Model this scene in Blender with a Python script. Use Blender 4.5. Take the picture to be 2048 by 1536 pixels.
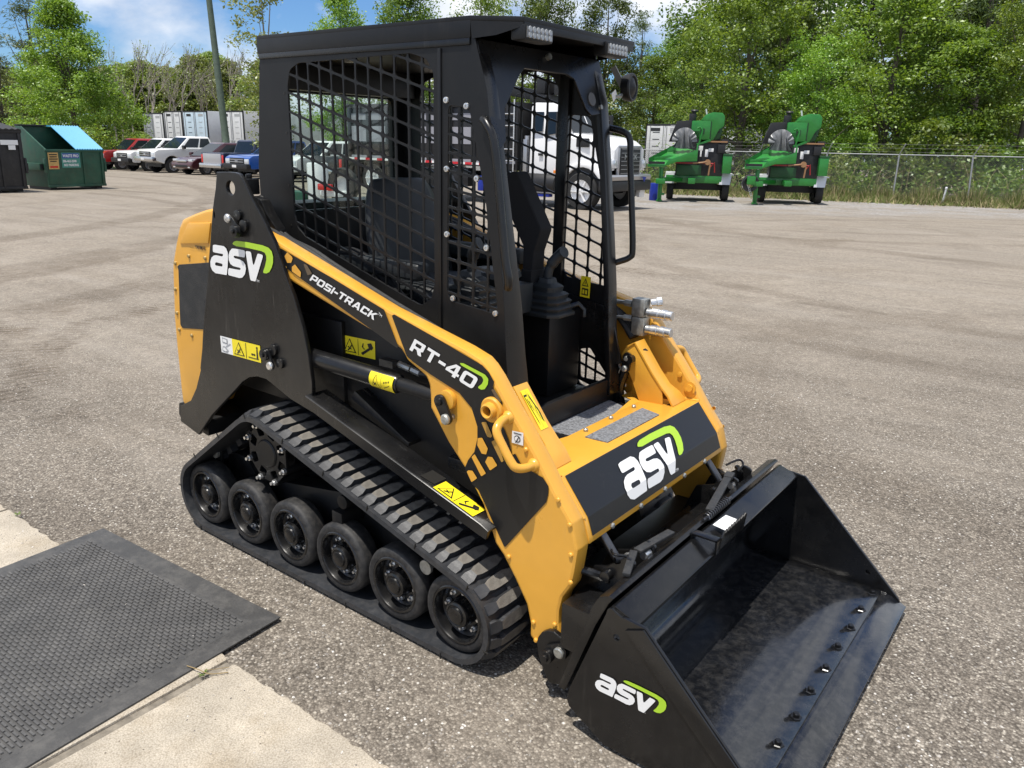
import bpy, bmesh, math, random
from mathutils import Vector, Matrix
PI = math.pi
S = bpy.context.scene
for _o in list(bpy.data.objects): bpy.data.objects.remove(_o)

# ------------------------------------------------------------------ camera
CAM = Vector((1.4892, -2.1507, 1.5451)); YAW, PITCH, ROLL = math.radians(127.067), math.radians(17.049), math.radians(1.372)
def _cam():
    cy, sy, cp, sp = math.cos(YAW), math.sin(YAW), math.cos(PITCH), math.sin(PITCH)
    f = Vector((cy*cp, sy*cp, -sp)); r = Vector((sy, -cy, 0)); u = r.cross(f)
    cr, sr = math.cos(ROLL), math.sin(ROLL)
    r2 = r*cr + u*sr; u2 = u*cr - r*sr
    cd = bpy.data.cameras.new('camera'); o = bpy.data.objects.new('camera', cd); S.collection.objects.link(o)
    o.matrix_world = Matrix(((r2.x, u2.x, -f.x, CAM.x), (r2.y, u2.y, -f.y, CAM.y), (r2.z, u2.z, -f.z, CAM.z), (0, 0, 0, 1)))
    cd.sensor_fit = 'HORIZONTAL'; cd.sensor_width = 36.0; cd.lens = 36.0*1574.59/2048
    cd.clip_start = 0.05; cd.clip_end = 900
    S.camera = o
_cam()
# ------------------------------------------------------------------ sun, sky, exposure
SUN_DIR = Vector((-0.035, -0.305, 1.0)).normalized()
EL = math.asin(SUN_DIR.z); AZ = math.atan2(SUN_DIR.x, SUN_DIR.y)
sl = bpy.data.lights.new('sun', 'SUN'); sl.energy = 4.6; sl.angle = math.radians(0.53); sl.color = (1.0, 0.95, 0.87)
so = bpy.data.objects.new('sun', sl); S.collection.objects.link(so)
so.rotation_euler = SUN_DIR.to_track_quat('Z', 'Y').to_euler(); so.location = (0, 0, 30)
W = bpy.data.worlds.new('World'); S.world = W; W.use_nodes = True
def _sky():
    nt = W.node_tree; N = nt.nodes; L = nt.links; N.clear()
    out = N.new('ShaderNodeOutputWorld'); bg = N.new('ShaderNodeBackground')
    sky = N.new('ShaderNodeTexSky'); sky.sky_type = 'NISHITA'; sky.sun_disc = False
    sky.sun_elevation = EL; sky.sun_rotation = AZ; sky.air_density = 1.0; sky.dust_density = 0.2; sky.ozone_density = 2.5
    tc = N.new('ShaderNodeTexCoord'); mp = N.new('ShaderNodeMapping'); mp.inputs['Scale'].default_value = (1, 1, 1.9)
    mp.inputs['Location'].default_value = (0.35, 0.1, 0.12)
    n1 = N.new('ShaderNodeTexNoise'); n1.inputs['Scale'].default_value = 3.1; n1.inputs['Detail'].default_value = 9; n1.inputs['Roughness'].default_value = 0.56
    n1.inputs['Distortion'].default_value = 0.25
    n2 = N.new('ShaderNodeTexNoise'); n2.inputs['Scale'].default_value = 7.5; n2.inputs['Detail'].default_value = 6
    cr = N.new('ShaderNodeValToRGB'); cr.color_ramp.elements[0].position = 0.425; cr.color_ramp.elements[1].position = 0.55
    cr2 = N.new('ShaderNodeValToRGB'); cr2.color_ramp.elements[0].position = 0.32; cr2.color_ramp.elements[1].position = 0.68
    cr2.color_ramp.elements[0].color = (5.6, 6.4, 7.8, 1); cr2.color_ramp.elements[1].color = (11.5, 11.7, 12.0, 1)
    mx = N.new('ShaderNodeMix'); mx.data_type = 'RGBA'
    L.new(tc.outputs['Generated'], mp.inputs['Vector']); L.new(mp.outputs[0], n1.inputs['Vector']); L.new(mp.outputs[0], n2.inputs['Vector'])
    L.new(n1.outputs['Fac'], cr.inputs[0]); L.new(n2.outputs['Fac'], cr2.inputs[0])
    tn = N.new('ShaderNodeMix'); tn.data_type = 'RGBA'; tn.blend_type = 'MULTIPLY'; tn.inputs['Factor'].default_value = 1.0; tn.inputs['B'].default_value = (0.62, 0.88, 1.22, 1); L.new(sky.outputs[0], tn.inputs['A'])
    L.new(cr.outputs[0], mx.inputs['Factor']); L.new(tn.outputs['Result'], mx.inputs['A']); L.new(cr2.outputs[0], mx.inputs['B'])
    L.new(mx.outputs['Result'], bg.inputs['Color']); bg.inputs['Strength'].default_value = 0.088
    L.new(bg.outputs[0], out.inputs[0])
_sky()
vs = S.view_settings; S.display_settings.display_device = 'sRGB'
vs.view_transform = 'Standard'; vs.look = 'None'; vs.exposure = 0.25; vs.gamma = 1.0; vs.use_curve_mapping = False
S.render.engine = 'CYCLES'
S.cycles.max_bounces = 8; S.cycles.transparent_max_bounces = 12

# ------------------------------------------------------------------ materials
MATS = {}
def mat(name, col, rough=0.5, metal=0.0, spec=0.5, var=0.0, vscale=8.0, bump=0.0, bscale=60.0, coat=0.0, dust=0.0, dustcol=(0.32, 0.29, 0.25), rvar=0.0, rnd=0.0, streak=0.0, wave=0.0):
    m = bpy.data.materials.new(name); m.use_nodes = True; nt = m.node_tree; N = nt.nodes; L = nt.links
    b = N['Principled BSDF']; b.inputs['Base Color'].default_value = (*col, 1); b.inputs['Roughness'].default_value = rough
    b.inputs['Metallic'].default_value = metal; b.inputs['Specular IOR Level'].default_value = spec
    if coat: b.inputs['Coat Weight'].default_value = coat; b.inputs['Coat Roughness'].default_value = 0.08
    tc = N.new('ShaderNodeTexCoord'); src = None
    if var or rvar or dust or rnd:
        n = N.new('ShaderNodeTexNoise'); n.inputs['Scale'].default_value = vscale; n.inputs['Detail'].default_value = 8; n.inputs['Roughness'].default_value = 0.65
        L.new(tc.outputs['Object'], n.inputs['Vector'])
    cur = None
    if var:
        mx = N.new('ShaderNodeMix'); mx.data_type = 'RGBA'
        mx.inputs['A'].default_value = (*[c*(1-var) for c in col], 1); mx.inputs['B'].default_value = (*[min(1, c*(1+var)) for c in col], 1)
        mr = N.new('ShaderNodeMapRange'); mr.inputs['From Min'].default_value = 0.3; mr.inputs['From Max'].default_value = 0.7
        L.new(n.outputs['Fac'], mr.inputs[0]); L.new(mr.outputs[0], mx.inputs['Factor']); cur = mx.outputs['Result']
    if dust:
        n3 = N.new('ShaderNodeTexNoise'); n3.inputs['Scale'].default_value = vscale*2.7; n3.inputs['Detail'].default_value = 9; n3.inputs['Roughness'].default_value = 0.75
        L.new(tc.outputs['Object'], n3.inputs['Vector'])
        mr = N.new('ShaderNodeMapRange'); mr.inputs['From Min'].default_value = 0.45; mr.inputs['From Max'].default_value = 0.8; mr.inputs['To Max'].default_value = dust
        L.new(n3.outputs['Fac'], mr.inputs[0])
        mx = N.new('ShaderNodeMix'); mx.data_type = 'RGBA'; mx.inputs['B'].default_value = (*dustcol, 1)
        if cur: L.new(cur, mx.inputs['A'])
        else: mx.inputs['A'].default_value = (*col, 1)
        L.new(mr.outputs[0], mx.inputs['Factor']); cur = mx.outputs['Result']
    if streak:
        mp = N.new('ShaderNodeMapping'); mp.inputs['Scale'].default_value = (1, 1, 0.09); L.new(tc.outputs['Object'], mp.inputs['Vector'])
        n4 = N.new('ShaderNodeTexNoise'); n4.inputs['Scale'].default_value = 70; n4.inputs['Detail'].default_value = 5; n4.inputs['Roughness'].default_value = 0.7; L.new(mp.outputs[0], n4.inputs['Vector'])
        n5 = N.new('ShaderNodeTexNoise'); n5.inputs['Scale'].default_value = 5; n5.inputs['Detail'].default_value = 5; L.new(tc.outputs['Object'], n5.inputs['Vector'])
        n6 = N.new('ShaderNodeTexVoronoi'); n6.inputs['Scale'].default_value = 75; L.new(tc.outputs['Object'], n6.inputs['Vector'])
        mr = N.new('ShaderNodeMapRange'); mr.inputs['From Min'].default_value = 0.56; mr.inputs['From Max'].default_value = 0.78; L.new(n4.outputs['Fac'], mr.inputs[0])
        mq = N.new('ShaderNodeMapRange'); mq.inputs['From Min'].default_value = 0.46; mq.inputs['From Max'].default_value = 0.66; L.new(n5.outputs['Fac'], mq.inputs[0])
        ms = N.new('ShaderNodeMapRange'); ms.inputs['From Min'].default_value = 0.10; ms.inputs['From Max'].default_value = 0.05; ms.inputs['To Max'].default_value = 0.55; L.new(n6.outputs['Distance'], ms.inputs[0])
        ma = N.new('ShaderNodeMath'); ma.operation = 'MAXIMUM'; L.new(mr.outputs[0], ma.inputs[0]); L.new(ms.outputs[0], ma.inputs[1])
        mm = N.new('ShaderNodeMath'); mm.operation = 'MULTIPLY'; L.new(ma.outputs[0], mm.inputs[0]); L.new(mq.outputs[0], mm.inputs[1])
        m2 = N.new('ShaderNodeMath'); m2.operation = 'MULTIPLY'; m2.inputs[1].default_value = streak; L.new(mm.outputs[0], m2.inputs[0])
        mx = N.new('ShaderNodeMix'); mx.data_type = 'RGBA'; mx.inputs['B'].default_value = (*dustcol, 1)
        if cur: L.new(cur, mx.inputs['A'])
        else: mx.inputs['A'].default_value = (*col, 1)
        L.new(m2.outputs[0], mx.inputs['Factor']); cur = mx.outputs['Result']
    if rnd:
        oi = N.new('ShaderNodeObjectInfo'); hs = N.new('ShaderNodeHueSaturation')
        mr = N.new('ShaderNodeMapRange'); mr.inputs['To Min'].default_value = 1-rnd; mr.inputs['To Max'].default_value = 1+rnd
        L.new(oi.outputs['Random'], mr.inputs[0]); L.new(mr.outputs[0], hs.inputs['Value'])
        if cur: L.new(cur, hs.inputs['Color'])
        else: hs.inputs['Color'].default_value = (*col, 1)
        cur = hs.outputs['Color']
    if cur: L.new(cur, b.inputs['Base Color'])
    if rvar:
        mr = N.new('ShaderNodeMapRange'); mr.inputs['From Min'].default_value = 0.3; mr.inputs['From Max'].default_value = 0.7
        mr.inputs['To Min'].default_value = max(0.02, rough-rvar); mr.inputs['To Max'].default_value = min(1, rough+rvar)
        L.new(n.outputs['Fac'], mr.inputs[0]); L.new(mr.outputs[0], b.inputs['Roughness'])
    if bump:
        nb = N.new('ShaderNodeTexNoise'); nb.inputs['Scale'].default_value = bscale; nb.inputs['Detail'].default_value = 6
        L.new(tc.outputs['Object'], nb.inputs['Vector'])
        bp = N.new('ShaderNodeBump'); bp.inputs['Strength'].default_value = bump; bp.inputs['Distance'].default_value = 0.01
        L.new(nb.outputs['Fac'], bp.inputs['Height']); last = bp
        if wave:
            nw = N.new('ShaderNodeTexNoise'); nw.inputs['Scale'].default_value = 11; nw.inputs['Detail'].default_value = 2; L.new(tc.outputs['Object'], nw.inputs['Vector'])
            bw = N.new('ShaderNodeBump'); bw.inputs['Strength'].default_value = wave; bw.inputs['Distance'].default_value = 0.02; L.new(nw.outputs['Fac'], bw.inputs['Height']); L.new(bp.outputs[0], bw.inputs['Normal']); last = bw
        L.new(last.outputs[0], b.inputs['Normal'])
    MATS[name] = m; return m

def glass(name, col, rough=0.02, alpha=0.5):
    m = bpy.data.materials.new(name); m.use_nodes = True; N = m.node_tree.nodes; L = m.node_tree.links
    N.remove(N['Principled BSDF']); out = N['Material Output']
    t = N.new('ShaderNodeBsdfTransparent'); t.inputs[0].default_value = (*col, 1)
    g = N.new('ShaderNodeBsdfGlossy'); g.inputs['Roughness'].default_value = rough
    lw = N.new('ShaderNodeLayerWeight'); lw.inputs[0].default_value = 0.5; f = N.new('ShaderNodeMapRange'); f.inputs['From Min'].default_value = 0.2; f.inputs['To Min'].default_value = 0.03; f.inputs['To Max'].default_value = 0.35; L.new(lw.outputs['Facing'], f.inputs[0])
    mx = N.new('ShaderNodeMixShader'); L.new(f.outputs[0], mx.inputs[0]); L.new(t.outputs[0], mx.inputs[1]); L.new(g.outputs[0], mx.inputs[2])
    L.new(mx.outputs[0], out.inputs[0]); MATS[name] = m; return m

mat('yellow_paint', (0.70, 0.352, 0.042), 0.36, var=0.05, vscale=3, coat=0.25, rvar=0.10, bump=0.02, bscale=220, streak=0.24, dustcol=(0.40, 0.29, 0.15), wave=0.10)
mat('black_paint', (0.0058, 0.0058, 0.0062), 0.30, spec=0.45, var=0.15, vscale=4, rvar=0.10, dust=0.022, streak=0.14, bump=0.02, bscale=260, coat=0.1)
mat('black_satin', (0.0060, 0.0062, 0.0068), 0.44, spec=0.38, var=0.2, vscale=5, rvar=0.08, dust=0.014, streak=0.05, bump=0.03, bscale=300)
mat('tower_black', (0.0070, 0.0070, 0.0072), 0.30, spec=0.5, var=0.2, vscale=4, rvar=0.1, dust=0.022, streak=0.20, bump=0.02, bscale=200, wave=0.08)
mat('bucket_black', (0.0055, 0.0057, 0.0064), 0.24, spec=0.5, var=0.2, vscale=6, rvar=0.10, dust=0.022, streak=0.10, bump=0.03, bscale=140)
mat('bucket_worn', (0.0065, 0.0072, 0.0090), 0.19, spec=0.6, var=0.3, vscale=11, rvar=0.13, dust=0.20, dustcol=(0.20, 0.19, 0.175), bump=0.06, bscale=180, coat=0.5, streak=0.10)  # dust mottles, made stronger to paint in the pale reflection on the floor
mat('black_decal', (0.0065, 0.0065, 0.007), 0.36, streak=0.10, rvar=0.05, vscale=3)
mat('white_decal', (0.80, 0.80, 0.79), 0.4)
mat('grey_print', (0.35, 0.36, 0.38), 0.5)
mat('green_decal', (0.40, 0.63, 0.035), 0.4)
mat('faded_yellow', (0.42, 0.235, 0.045), 0.4)
mat('dark_yellow', (0.12, 0.085, 0.05), 0.4)
mat('warning_yellow', (0.86, 0.70, 0.02), 0.42)
mat('print_black', (0.015, 0.014, 0.012), 0.5)
mat('steel', (0.72, 0.72, 0.71), 0.30, 0.85, var=0.15, vscale=40, rvar=0.1)
mat('zinc', (0.42, 0.42, 0.39), 0.45, 0.75, var=0.25, vscale=50, rvar=0.12)
mat('rod_steel', (0.12, 0.12, 0.125), 0.3, 0.9)
mat('chrome', (0.75, 0.75, 0.76), 0.12, 1.0)
mat('rubber', (0.013, 0.013, 0.014), 0.62, var=0.25, vscale=12, dust=0.17, rvar=0.08, bump=0.05, bscale=120)
mat('track_rubber', (0.026, 0.028, 0.032), 0.42, var=0.25, vscale=14, dust=0.18, dustcol=(0.22, 0.20, 0.18), rvar=0.1, bump=0.06, bscale=90)
mat('dusty_lug', (0.150, 0.137, 0.118), 0.9, var=0.35, vscale=40, bump=0.25, bscale=160, rnd=0.12)
mat('rim_black', (0.0055, 0.0055, 0.006), 0.27, spec=0.6, rvar=0.08, vscale=10, dust=0.02)
mat('grit_tape', (0.15, 0.155, 0.165), 0.75, var=0.9, vscale=120, bump=0.5, bscale=300, dust=0.6, dustcol=(0.42, 0.43, 0.45))  # pale dust specks stand in for the sparkle of the grit
mat('foam', (0.006, 0.006, 0.007), 0.85, bump=0.05, bscale=300)
mat('vinyl', (0.020, 0.023, 0.025), 0.5, rvar=0.1, vscale=9, bump=0.04, bscale=200)
mat('vent_mesh', (0.016, 0.017, 0.018), 0.6, bump=0.35, bscale=330, dust=0.10)
mat('hose', (0.008, 0.008, 0.008), 0.55, bump=0.1, bscale=150, dust=0.08)
mat('red_lens', (0.55, 0.012, 0.01), 0.2, coat=0.5)
mat('led', (0.42, 0.42, 0.41), 0.25, 0.4)
mat('label_white', (0.78, 0.78, 0.77), 0.5)
glass('cab_glass', (0.84, 0.90, 0.87))
mat('bolt_brass', (0.42, 0.30, 0.12), 0.4, 0.5)
mat('weld', (0.02, 0.02, 0.021), 0.22, 0.3, spec=0.8, bump=0.9, bscale=170)
mat('straw', (0.55, 0.50, 0.38), 0.8)
M = MATS

# ------------------------------------------------------------------ mesh helpers
def tagp(o, label=None, cat=None, group=None, kind=None):
    if label: o['label'] = label
    if cat: o['category'] = cat
    if group: o['group'] = group
    if kind: o['kind'] = kind
    return o
def link(name, me, parent=None):
    o = bpy.data.objects.new(name, me); S.collection.objects.link(o)
    if parent is not None: o.parent = parent
    return o
def empty(name, loc=(0, 0, 0), rz=0.0):
    o = bpy.data.objects.new(name, None); S.collection.objects.link(o); o.location = loc; o.rotation_euler = (0, 0, rz)
    o.empty_display_size = 0.3; return o
def thing(name, label, cat, loc=(0, 0, 0), rz=0.0, group=None):
    return tagp(empty(name, loc, rz), label, cat, group)
def finish(me, mats, smooth=35):
    for m in mats: me.materials.append(M[m] if isinstance(m, str) else m)
    if smooth:
        me.polygons.foreach_set('use_smooth', [True]*len(me.polygons)); me.set_sharp_from_angle(angle=math.radians(smooth))
    me.update(); return me
class MB:
    def __init__(s): s.v = []; s.f = []; s.m = []; s.cur = 0
    def add(s, vs, fs):
        b = len(s.v); s.v += [tuple(p) for p in vs]; s.f += [tuple(i+b for i in f) for f in fs]; s.m += [s.cur]*len(fs); return s
    def box(s, c, d, rot=None):
        hx, hy, hz = d[0]/2, d[1]/2, d[2]/2; c = Vector(c)
        vs = [Vector((x*hx, y*hy, z*hz)) for x in (-1, 1) for y in (-1, 1) for z in (-1, 1)]
        if rot is not None: vs = [rot @ p for p in vs]
        return s.add([p+c for p in vs], [(0, 1, 3, 2), (4, 6, 7, 5), (0, 4, 5, 1), (2, 3, 7, 6), (0, 2, 6, 4), (1, 5, 7, 3)])
    def bx(s, x0, x1, y0, y1, z0, z1): return s.box(((x0+x1)/2, (y0+y1)/2, (z0+z1)/2), (abs(x1-x0), abs(y1-y0), abs(z1-z0)))
    def bar(s, p0, p1, w, h, up=(0, 0, 1)):
        p0, p1 = Vector(p0), Vector(p1); x = (p1-p0); ln = x.length; x.normalize(); up = Vector(up); y = up.cross(x)
        if y.length < 1e-4: y = Vector((0, 1, 0)).cross(x)
        y.normalize(); z = x.cross(y); R = Matrix((x, y, z)).transposed()
        return s.box((p0+p1)/2, (ln, w, h), R)
    def lathe(s, prof, p0, axis, n=20, cap=True):
        a = Vector(axis).normalized(); t = Vector((0, 0, 1)) if abs(a.z) < 0.9 else Vector((1, 0, 0))
        u = a.cross(t).normalized(); w = a.cross(u); p0 = Vector(p0); vs = []
        for r, h in prof:
            for i in range(n):
                g = 2*PI*i/n; vs.append(p0+a*h+(u*math.cos(g)+w*math.sin(g))*r)
        fs = []
        for k in range(len(prof)-1):
            for i in range(n):
                j = (i+1) % n; fs.append((k*n+i, k*n+j, (k+1)*n+j, (k+1)*n+i))
        if cap: fs.append(tuple(range(n-1, -1, -1))); fs.append(tuple((len(prof)-1)*n+i for i in range(n)))
        return s.add(vs, fs)
    def cyl(s, p0, p1, r, n=14, r2=None):
        p0, p1 = Vector(p0), Vector(p1); return s.lathe([(r, 0), (r if r2 is None else r2, (p1-p0).length)], p0, p1-p0, n)
    def tube(s, path, r, n=8, closed=False):
        P = [Vector(p) for p in path]; k = len(P); nrm = None; vs = []
        for i, p in enumerate(P):
            if closed: t = (P[(i+1) % k]-P[i-1]).normalized()
            else: t = ((P[min(i+1, k-1)]-P[max(i-1, 0)])).normalized()
            if nrm is None:
                nrm = t.cross(Vector((0, 0, 1)) if abs(t.z) < 0.9 else Vector((1, 0, 0))).normalized()
            else:
                nrm = (nrm-t*nrm.dot(t)).normalized()
            b = t.cross(nrm); rr = r[i] if isinstance(r, (list, tuple)) else r
            for j in range(n):
                g = 2*PI*j/n; vs.append(p+(nrm*math.cos(g)+b*math.sin(g))*rr)
        fs = []
        for i in range(k if closed else k-1):
            for j in range(n):
                a, c = i*n+j, i*n+(j+1) % n; d = ((i+1) % k)*n+(j+1) % n; e = ((i+1) % k)*n+j; fs.append((a, c, d, e))
        if not closed: fs.append(tuple(range(n-1, -1, -1))); fs.append(tuple((k-1)*n+j for j in range(n)))
        return s.add(vs, fs)
    def prism(s, pts, fn, w0, w1):
        n = len(pts); vs = [fn(u, v, w0) for u, v in pts]+[fn(u, v, w1) for u, v in pts]
        fs = [tuple(range(n-1, -1, -1)), tuple(range(n, 2*n))]+[(i, (i+1) % n, n+(i+1) % n, n+i) for i in range(n)]
        return s.add(vs, fs)
    def loft(s, secs, cap=True, closed=True):
        n = len(secs[0]); vs = [p for q in secs for p in q]; fs = []
        for k in range(len(secs)-1):
            for i in range(n if closed else n-1):
                j = (i+1) % n; fs.append((k*n+i, k*n+j, (k+1)*n+j, (k+1)*n+i))
        if cap: fs.append(tuple(range(n-1, -1, -1))); fs.append(tuple((len(secs)-1)*n+i for i in range(n)))
        return s.add(vs, fs)
    def poly(s, pts): return s.add(pts, [tuple(range(len(pts)))])
    def mesh(s, name, mats, bevel=0.0, smooth=35, seg=2, norm=True):
        me = bpy.data.meshes.new(name); me.from_pydata(s.v, [], s.f)
        me.polygons.foreach_set('material_index', s.m)
        if norm or bevel:
            b = bmesh.new(); b.from_mesh(me)
            if norm: bmesh.ops.recalc_face_normals(b, faces=b.faces)
            if bevel:
                ed = [e for e in b.edges if len(e.link_faces) == 2 and e.calc_face_angle(0) > math.radians(28)]
                bmesh.ops.bevel(b, geom=ed, offset=bevel, segments=seg, profile=0.6, affect='EDGES', clamp_overlap=True)
            b.to_mesh(me); b.free()
        return finish(me, mats if isinstance(mats, (list, tuple)) else [mats], smooth)
    def obj(s, name, mats, parent=None, bevel=0.0, smooth=35, seg=2, norm=True):
        return link(name, s.mesh(name, mats, bevel, smooth, seg, norm), parent)
def fillet(pts, r, n=4):
    out = []; k = len(pts)
    for i in range(k):
        p, a, b = Vector(pts[i]), Vector(pts[i-1]), Vector(pts[(i+1) % k]); da, db = a-p, b-p
        la, lb = da.length, db.length
        if la < 1e-6 or lb < 1e-6: continue
        da.normalize(); db.normalize(); ang = da.angle(db, PI)
        if ang > PI*0.93 or r <= 0: out.append(tuple(p)); continue
        d = min(r/math.tan(ang/2), la*0.48, lb*0.48); p0, p1 = p+da*d, p+db*d
        for q in range(n+1):
            t = q/n; out.append(tuple(p0*(1-t)**2+p*2*t*(1-t)+p1*t*t))
    return out
def clip(poly, x0, x1, z0, z1):
    def cut(P, ins, isec):
        o = []
        for i in range(len(P)):
            a, b = P[i-1], P[i]
            if ins(b):
                if not ins(a): o.append(isec(a, b))
                o.append(b)
            elif ins(a): o.append(isec(a, b))
        return o
    def ix(c): return lambda a, b: (c, a[1]+(b[1]-a[1])*(c-a[0])/(b[0]-a[0]))
    def iz(c): return lambda a, b: (a[0]+(b[0]-a[0])*(c-a[1])/(b[1]-a[1]), c)
    P = poly
    for ins, f in ((lambda p: p[0] >= x0, ix(x0)), (lambda p: p[0] <= x1, ix(x1)), (lambda p: p[1] >= z0, iz(z0)), (lambda p: p[1] <= z1, iz(z1))):
        if not P: return []
        P = cut(P, ins, f)
    return P
def area(P): return abs(sum(P[i-1][0]*P[i][1]-P[i][0]*P[i-1][1] for i in range(len(P))))/2
def frame(O, ax, ay):
    O, ax, ay = Vector(O), Vector(ax).normalized(), Vector(ay).normalized(); n = ax.cross(ay)
    return lambda u, v, w=0.0: O+ax*u+ay*v+n*w
def yplane(y): return frame((0, y, 0), (1, 0, 0), (0, 0, 1))      # w points towards -Y
def plate_mesh(name, outline, holes, fn, w0, w1, mats, bevel=0.0015, smooth=35):
    cu = bpy.data.curves.new(name, 'CURVE'); cu.dimensions = '2D'; cu.fill_mode = 'BOTH'
    for P in [outline]+list(holes):
        sp = cu.splines.new('POLY'); sp.points.add(len(P)-1)
        for i, p in enumerate(P): sp.points[i].co = (p[0], p[1], 0, 1)
        sp.use_cyclic_u = True
    th = abs(w1-w0)
    if th > 0: cu.extrude = max(th/2-bevel, 1e-5); cu.bevel_depth = bevel; cu.bevel_resolution = 1; cu.offset = -bevel
    else: cu.fill_mode = 'FRONT'
    o = bpy.data.objects.new(name, cu); me = bpy.data.meshes.new_from_object(o)
    bpy.data.objects.remove(o); bpy.data.curves.remove(cu); me.materials.clear()
    wm = (w0+w1)/2
    for v in me.vertices: v.co = fn(v.co.x, v.co.y, v.co.z+wm)
    me.polygons.foreach_set('material_index', [0]*len(me.polygons))
    return finish(me, mats if isinstance(mats, (list, tuple)) else [mats], smooth)
def plate(name, outline, holes, fn, w0, w1, mats, parent=None, bevel=0.0015, smooth=35):
    me = plate_mesh(name, outline, holes, fn, w0, w1, mats, bevel, smooth); me.name = name
    return link(name, me, parent)
def text_mesh(txt, size, fn, w, mats, bold=0.0, sx=1.0, shear=0.0, align='LEFT', th=0.0):
    cu = bpy.data.curves.new('lettering', 'FONT'); cu.body = txt; cu.size = size; cu.offset = bold; cu.shear = shear; cu.align_x = align
    cu.resolution_u = 4
    o = bpy.data.objects.new('lettering', cu); me = bpy.data.meshes.new_from_object(o); bpy.data.objects.remove(o); bpy.data.curves.remove(cu)
    me.materials.clear()
    for v in me.vertices: v.co = fn(v.co.x*sx, v.co.y, v.co.z+w)
    me.polygons.foreach_set('material_index', [0]*len(me.polygons))
    return finish(me, mats if isinstance(mats, (list, tuple)) else [mats], 0)
def text(name, txt, size, fn, w, mats, parent=None, **k): return link(name, text_mesh(txt, size, fn, w, mats, **k), parent)
def mirror(me, name):
    b = bmesh.new(); b.from_mesh(me)
    for v in b.verts: v.co.y = -v.co.y
    bmesh.ops.reverse_faces(b, faces=b.faces)
    m2 = bpy.data.meshes.new(name); b.to_mesh(m2); b.free()
    for m in me.materials: m2.materials.append(m)
    m2.polygons.foreach_set('use_smooth', [True]*len(m2.polygons)); m2.set_sharp_from_angle(angle=math.radians(35)); return m2
def mirrored(o, parent=None):
    base = o.name.split('.')[0]; c = link(base, mirror(o.data, base), parent if parent is not None else o.parent)
    for ch in o.children:
        if ch.type == 'MESH': mirrored(ch, c)
    return c
def copy_tree(o, parent=None):
    c = o.copy(); S.collection.objects.link(c)
    if parent is not None: c.parent = parent
    for ch in list(o.children): copy_tree(ch, c)
    return c
def instance(o, parent, loc=None, rot=None):
    c = o.copy(); S.collection.objects.link(c); c.parent = parent
    if loc is not None: c.location = loc
    if rot is not None: c.rotation_euler = rot
    return c

def split_loose(names):
    """every separate piece of these small meshes becomes a part of its own"""
    for o in list(bpy.data.objects):
        if o.type != 'MESH' or o.name.split('.')[0] not in names or o.data.users > 1: continue
        me = o.data; n = len(me.vertices); par = list(range(n))
        def root(i):
            while par[i] != i: par[i] = par[par[i]]; i = par[i]
            return i
        for e in me.edges:
            a, c_ = root(e.vertices[0]), root(e.vertices[1])
            if a != c_: par[a] = c_
        comp = {}
        for p in me.polygons: comp.setdefault(root(p.vertices[0]), []).append(p)
        if len(comp) < 2: continue
        first = True
        for k, polys in comp.items():
            ids = sorted({v for p in polys for v in p.vertices}); mp = {v: i for i, v in enumerate(ids)}
            m2 = bpy.data.meshes.new(me.name); m2.from_pydata([me.vertices[v].co[:] for v in ids], [], [[mp[v] for v in p.vertices] for p in polys])
            m2.polygons.foreach_set('material_index', [p.material_index for p in polys]); finish(m2, list(me.materials), 35)
            if first: o.data = m2; first = False
            else:
                c_ = o.copy(); c_.data = m2; S.collection.objects.link(c_)
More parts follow.
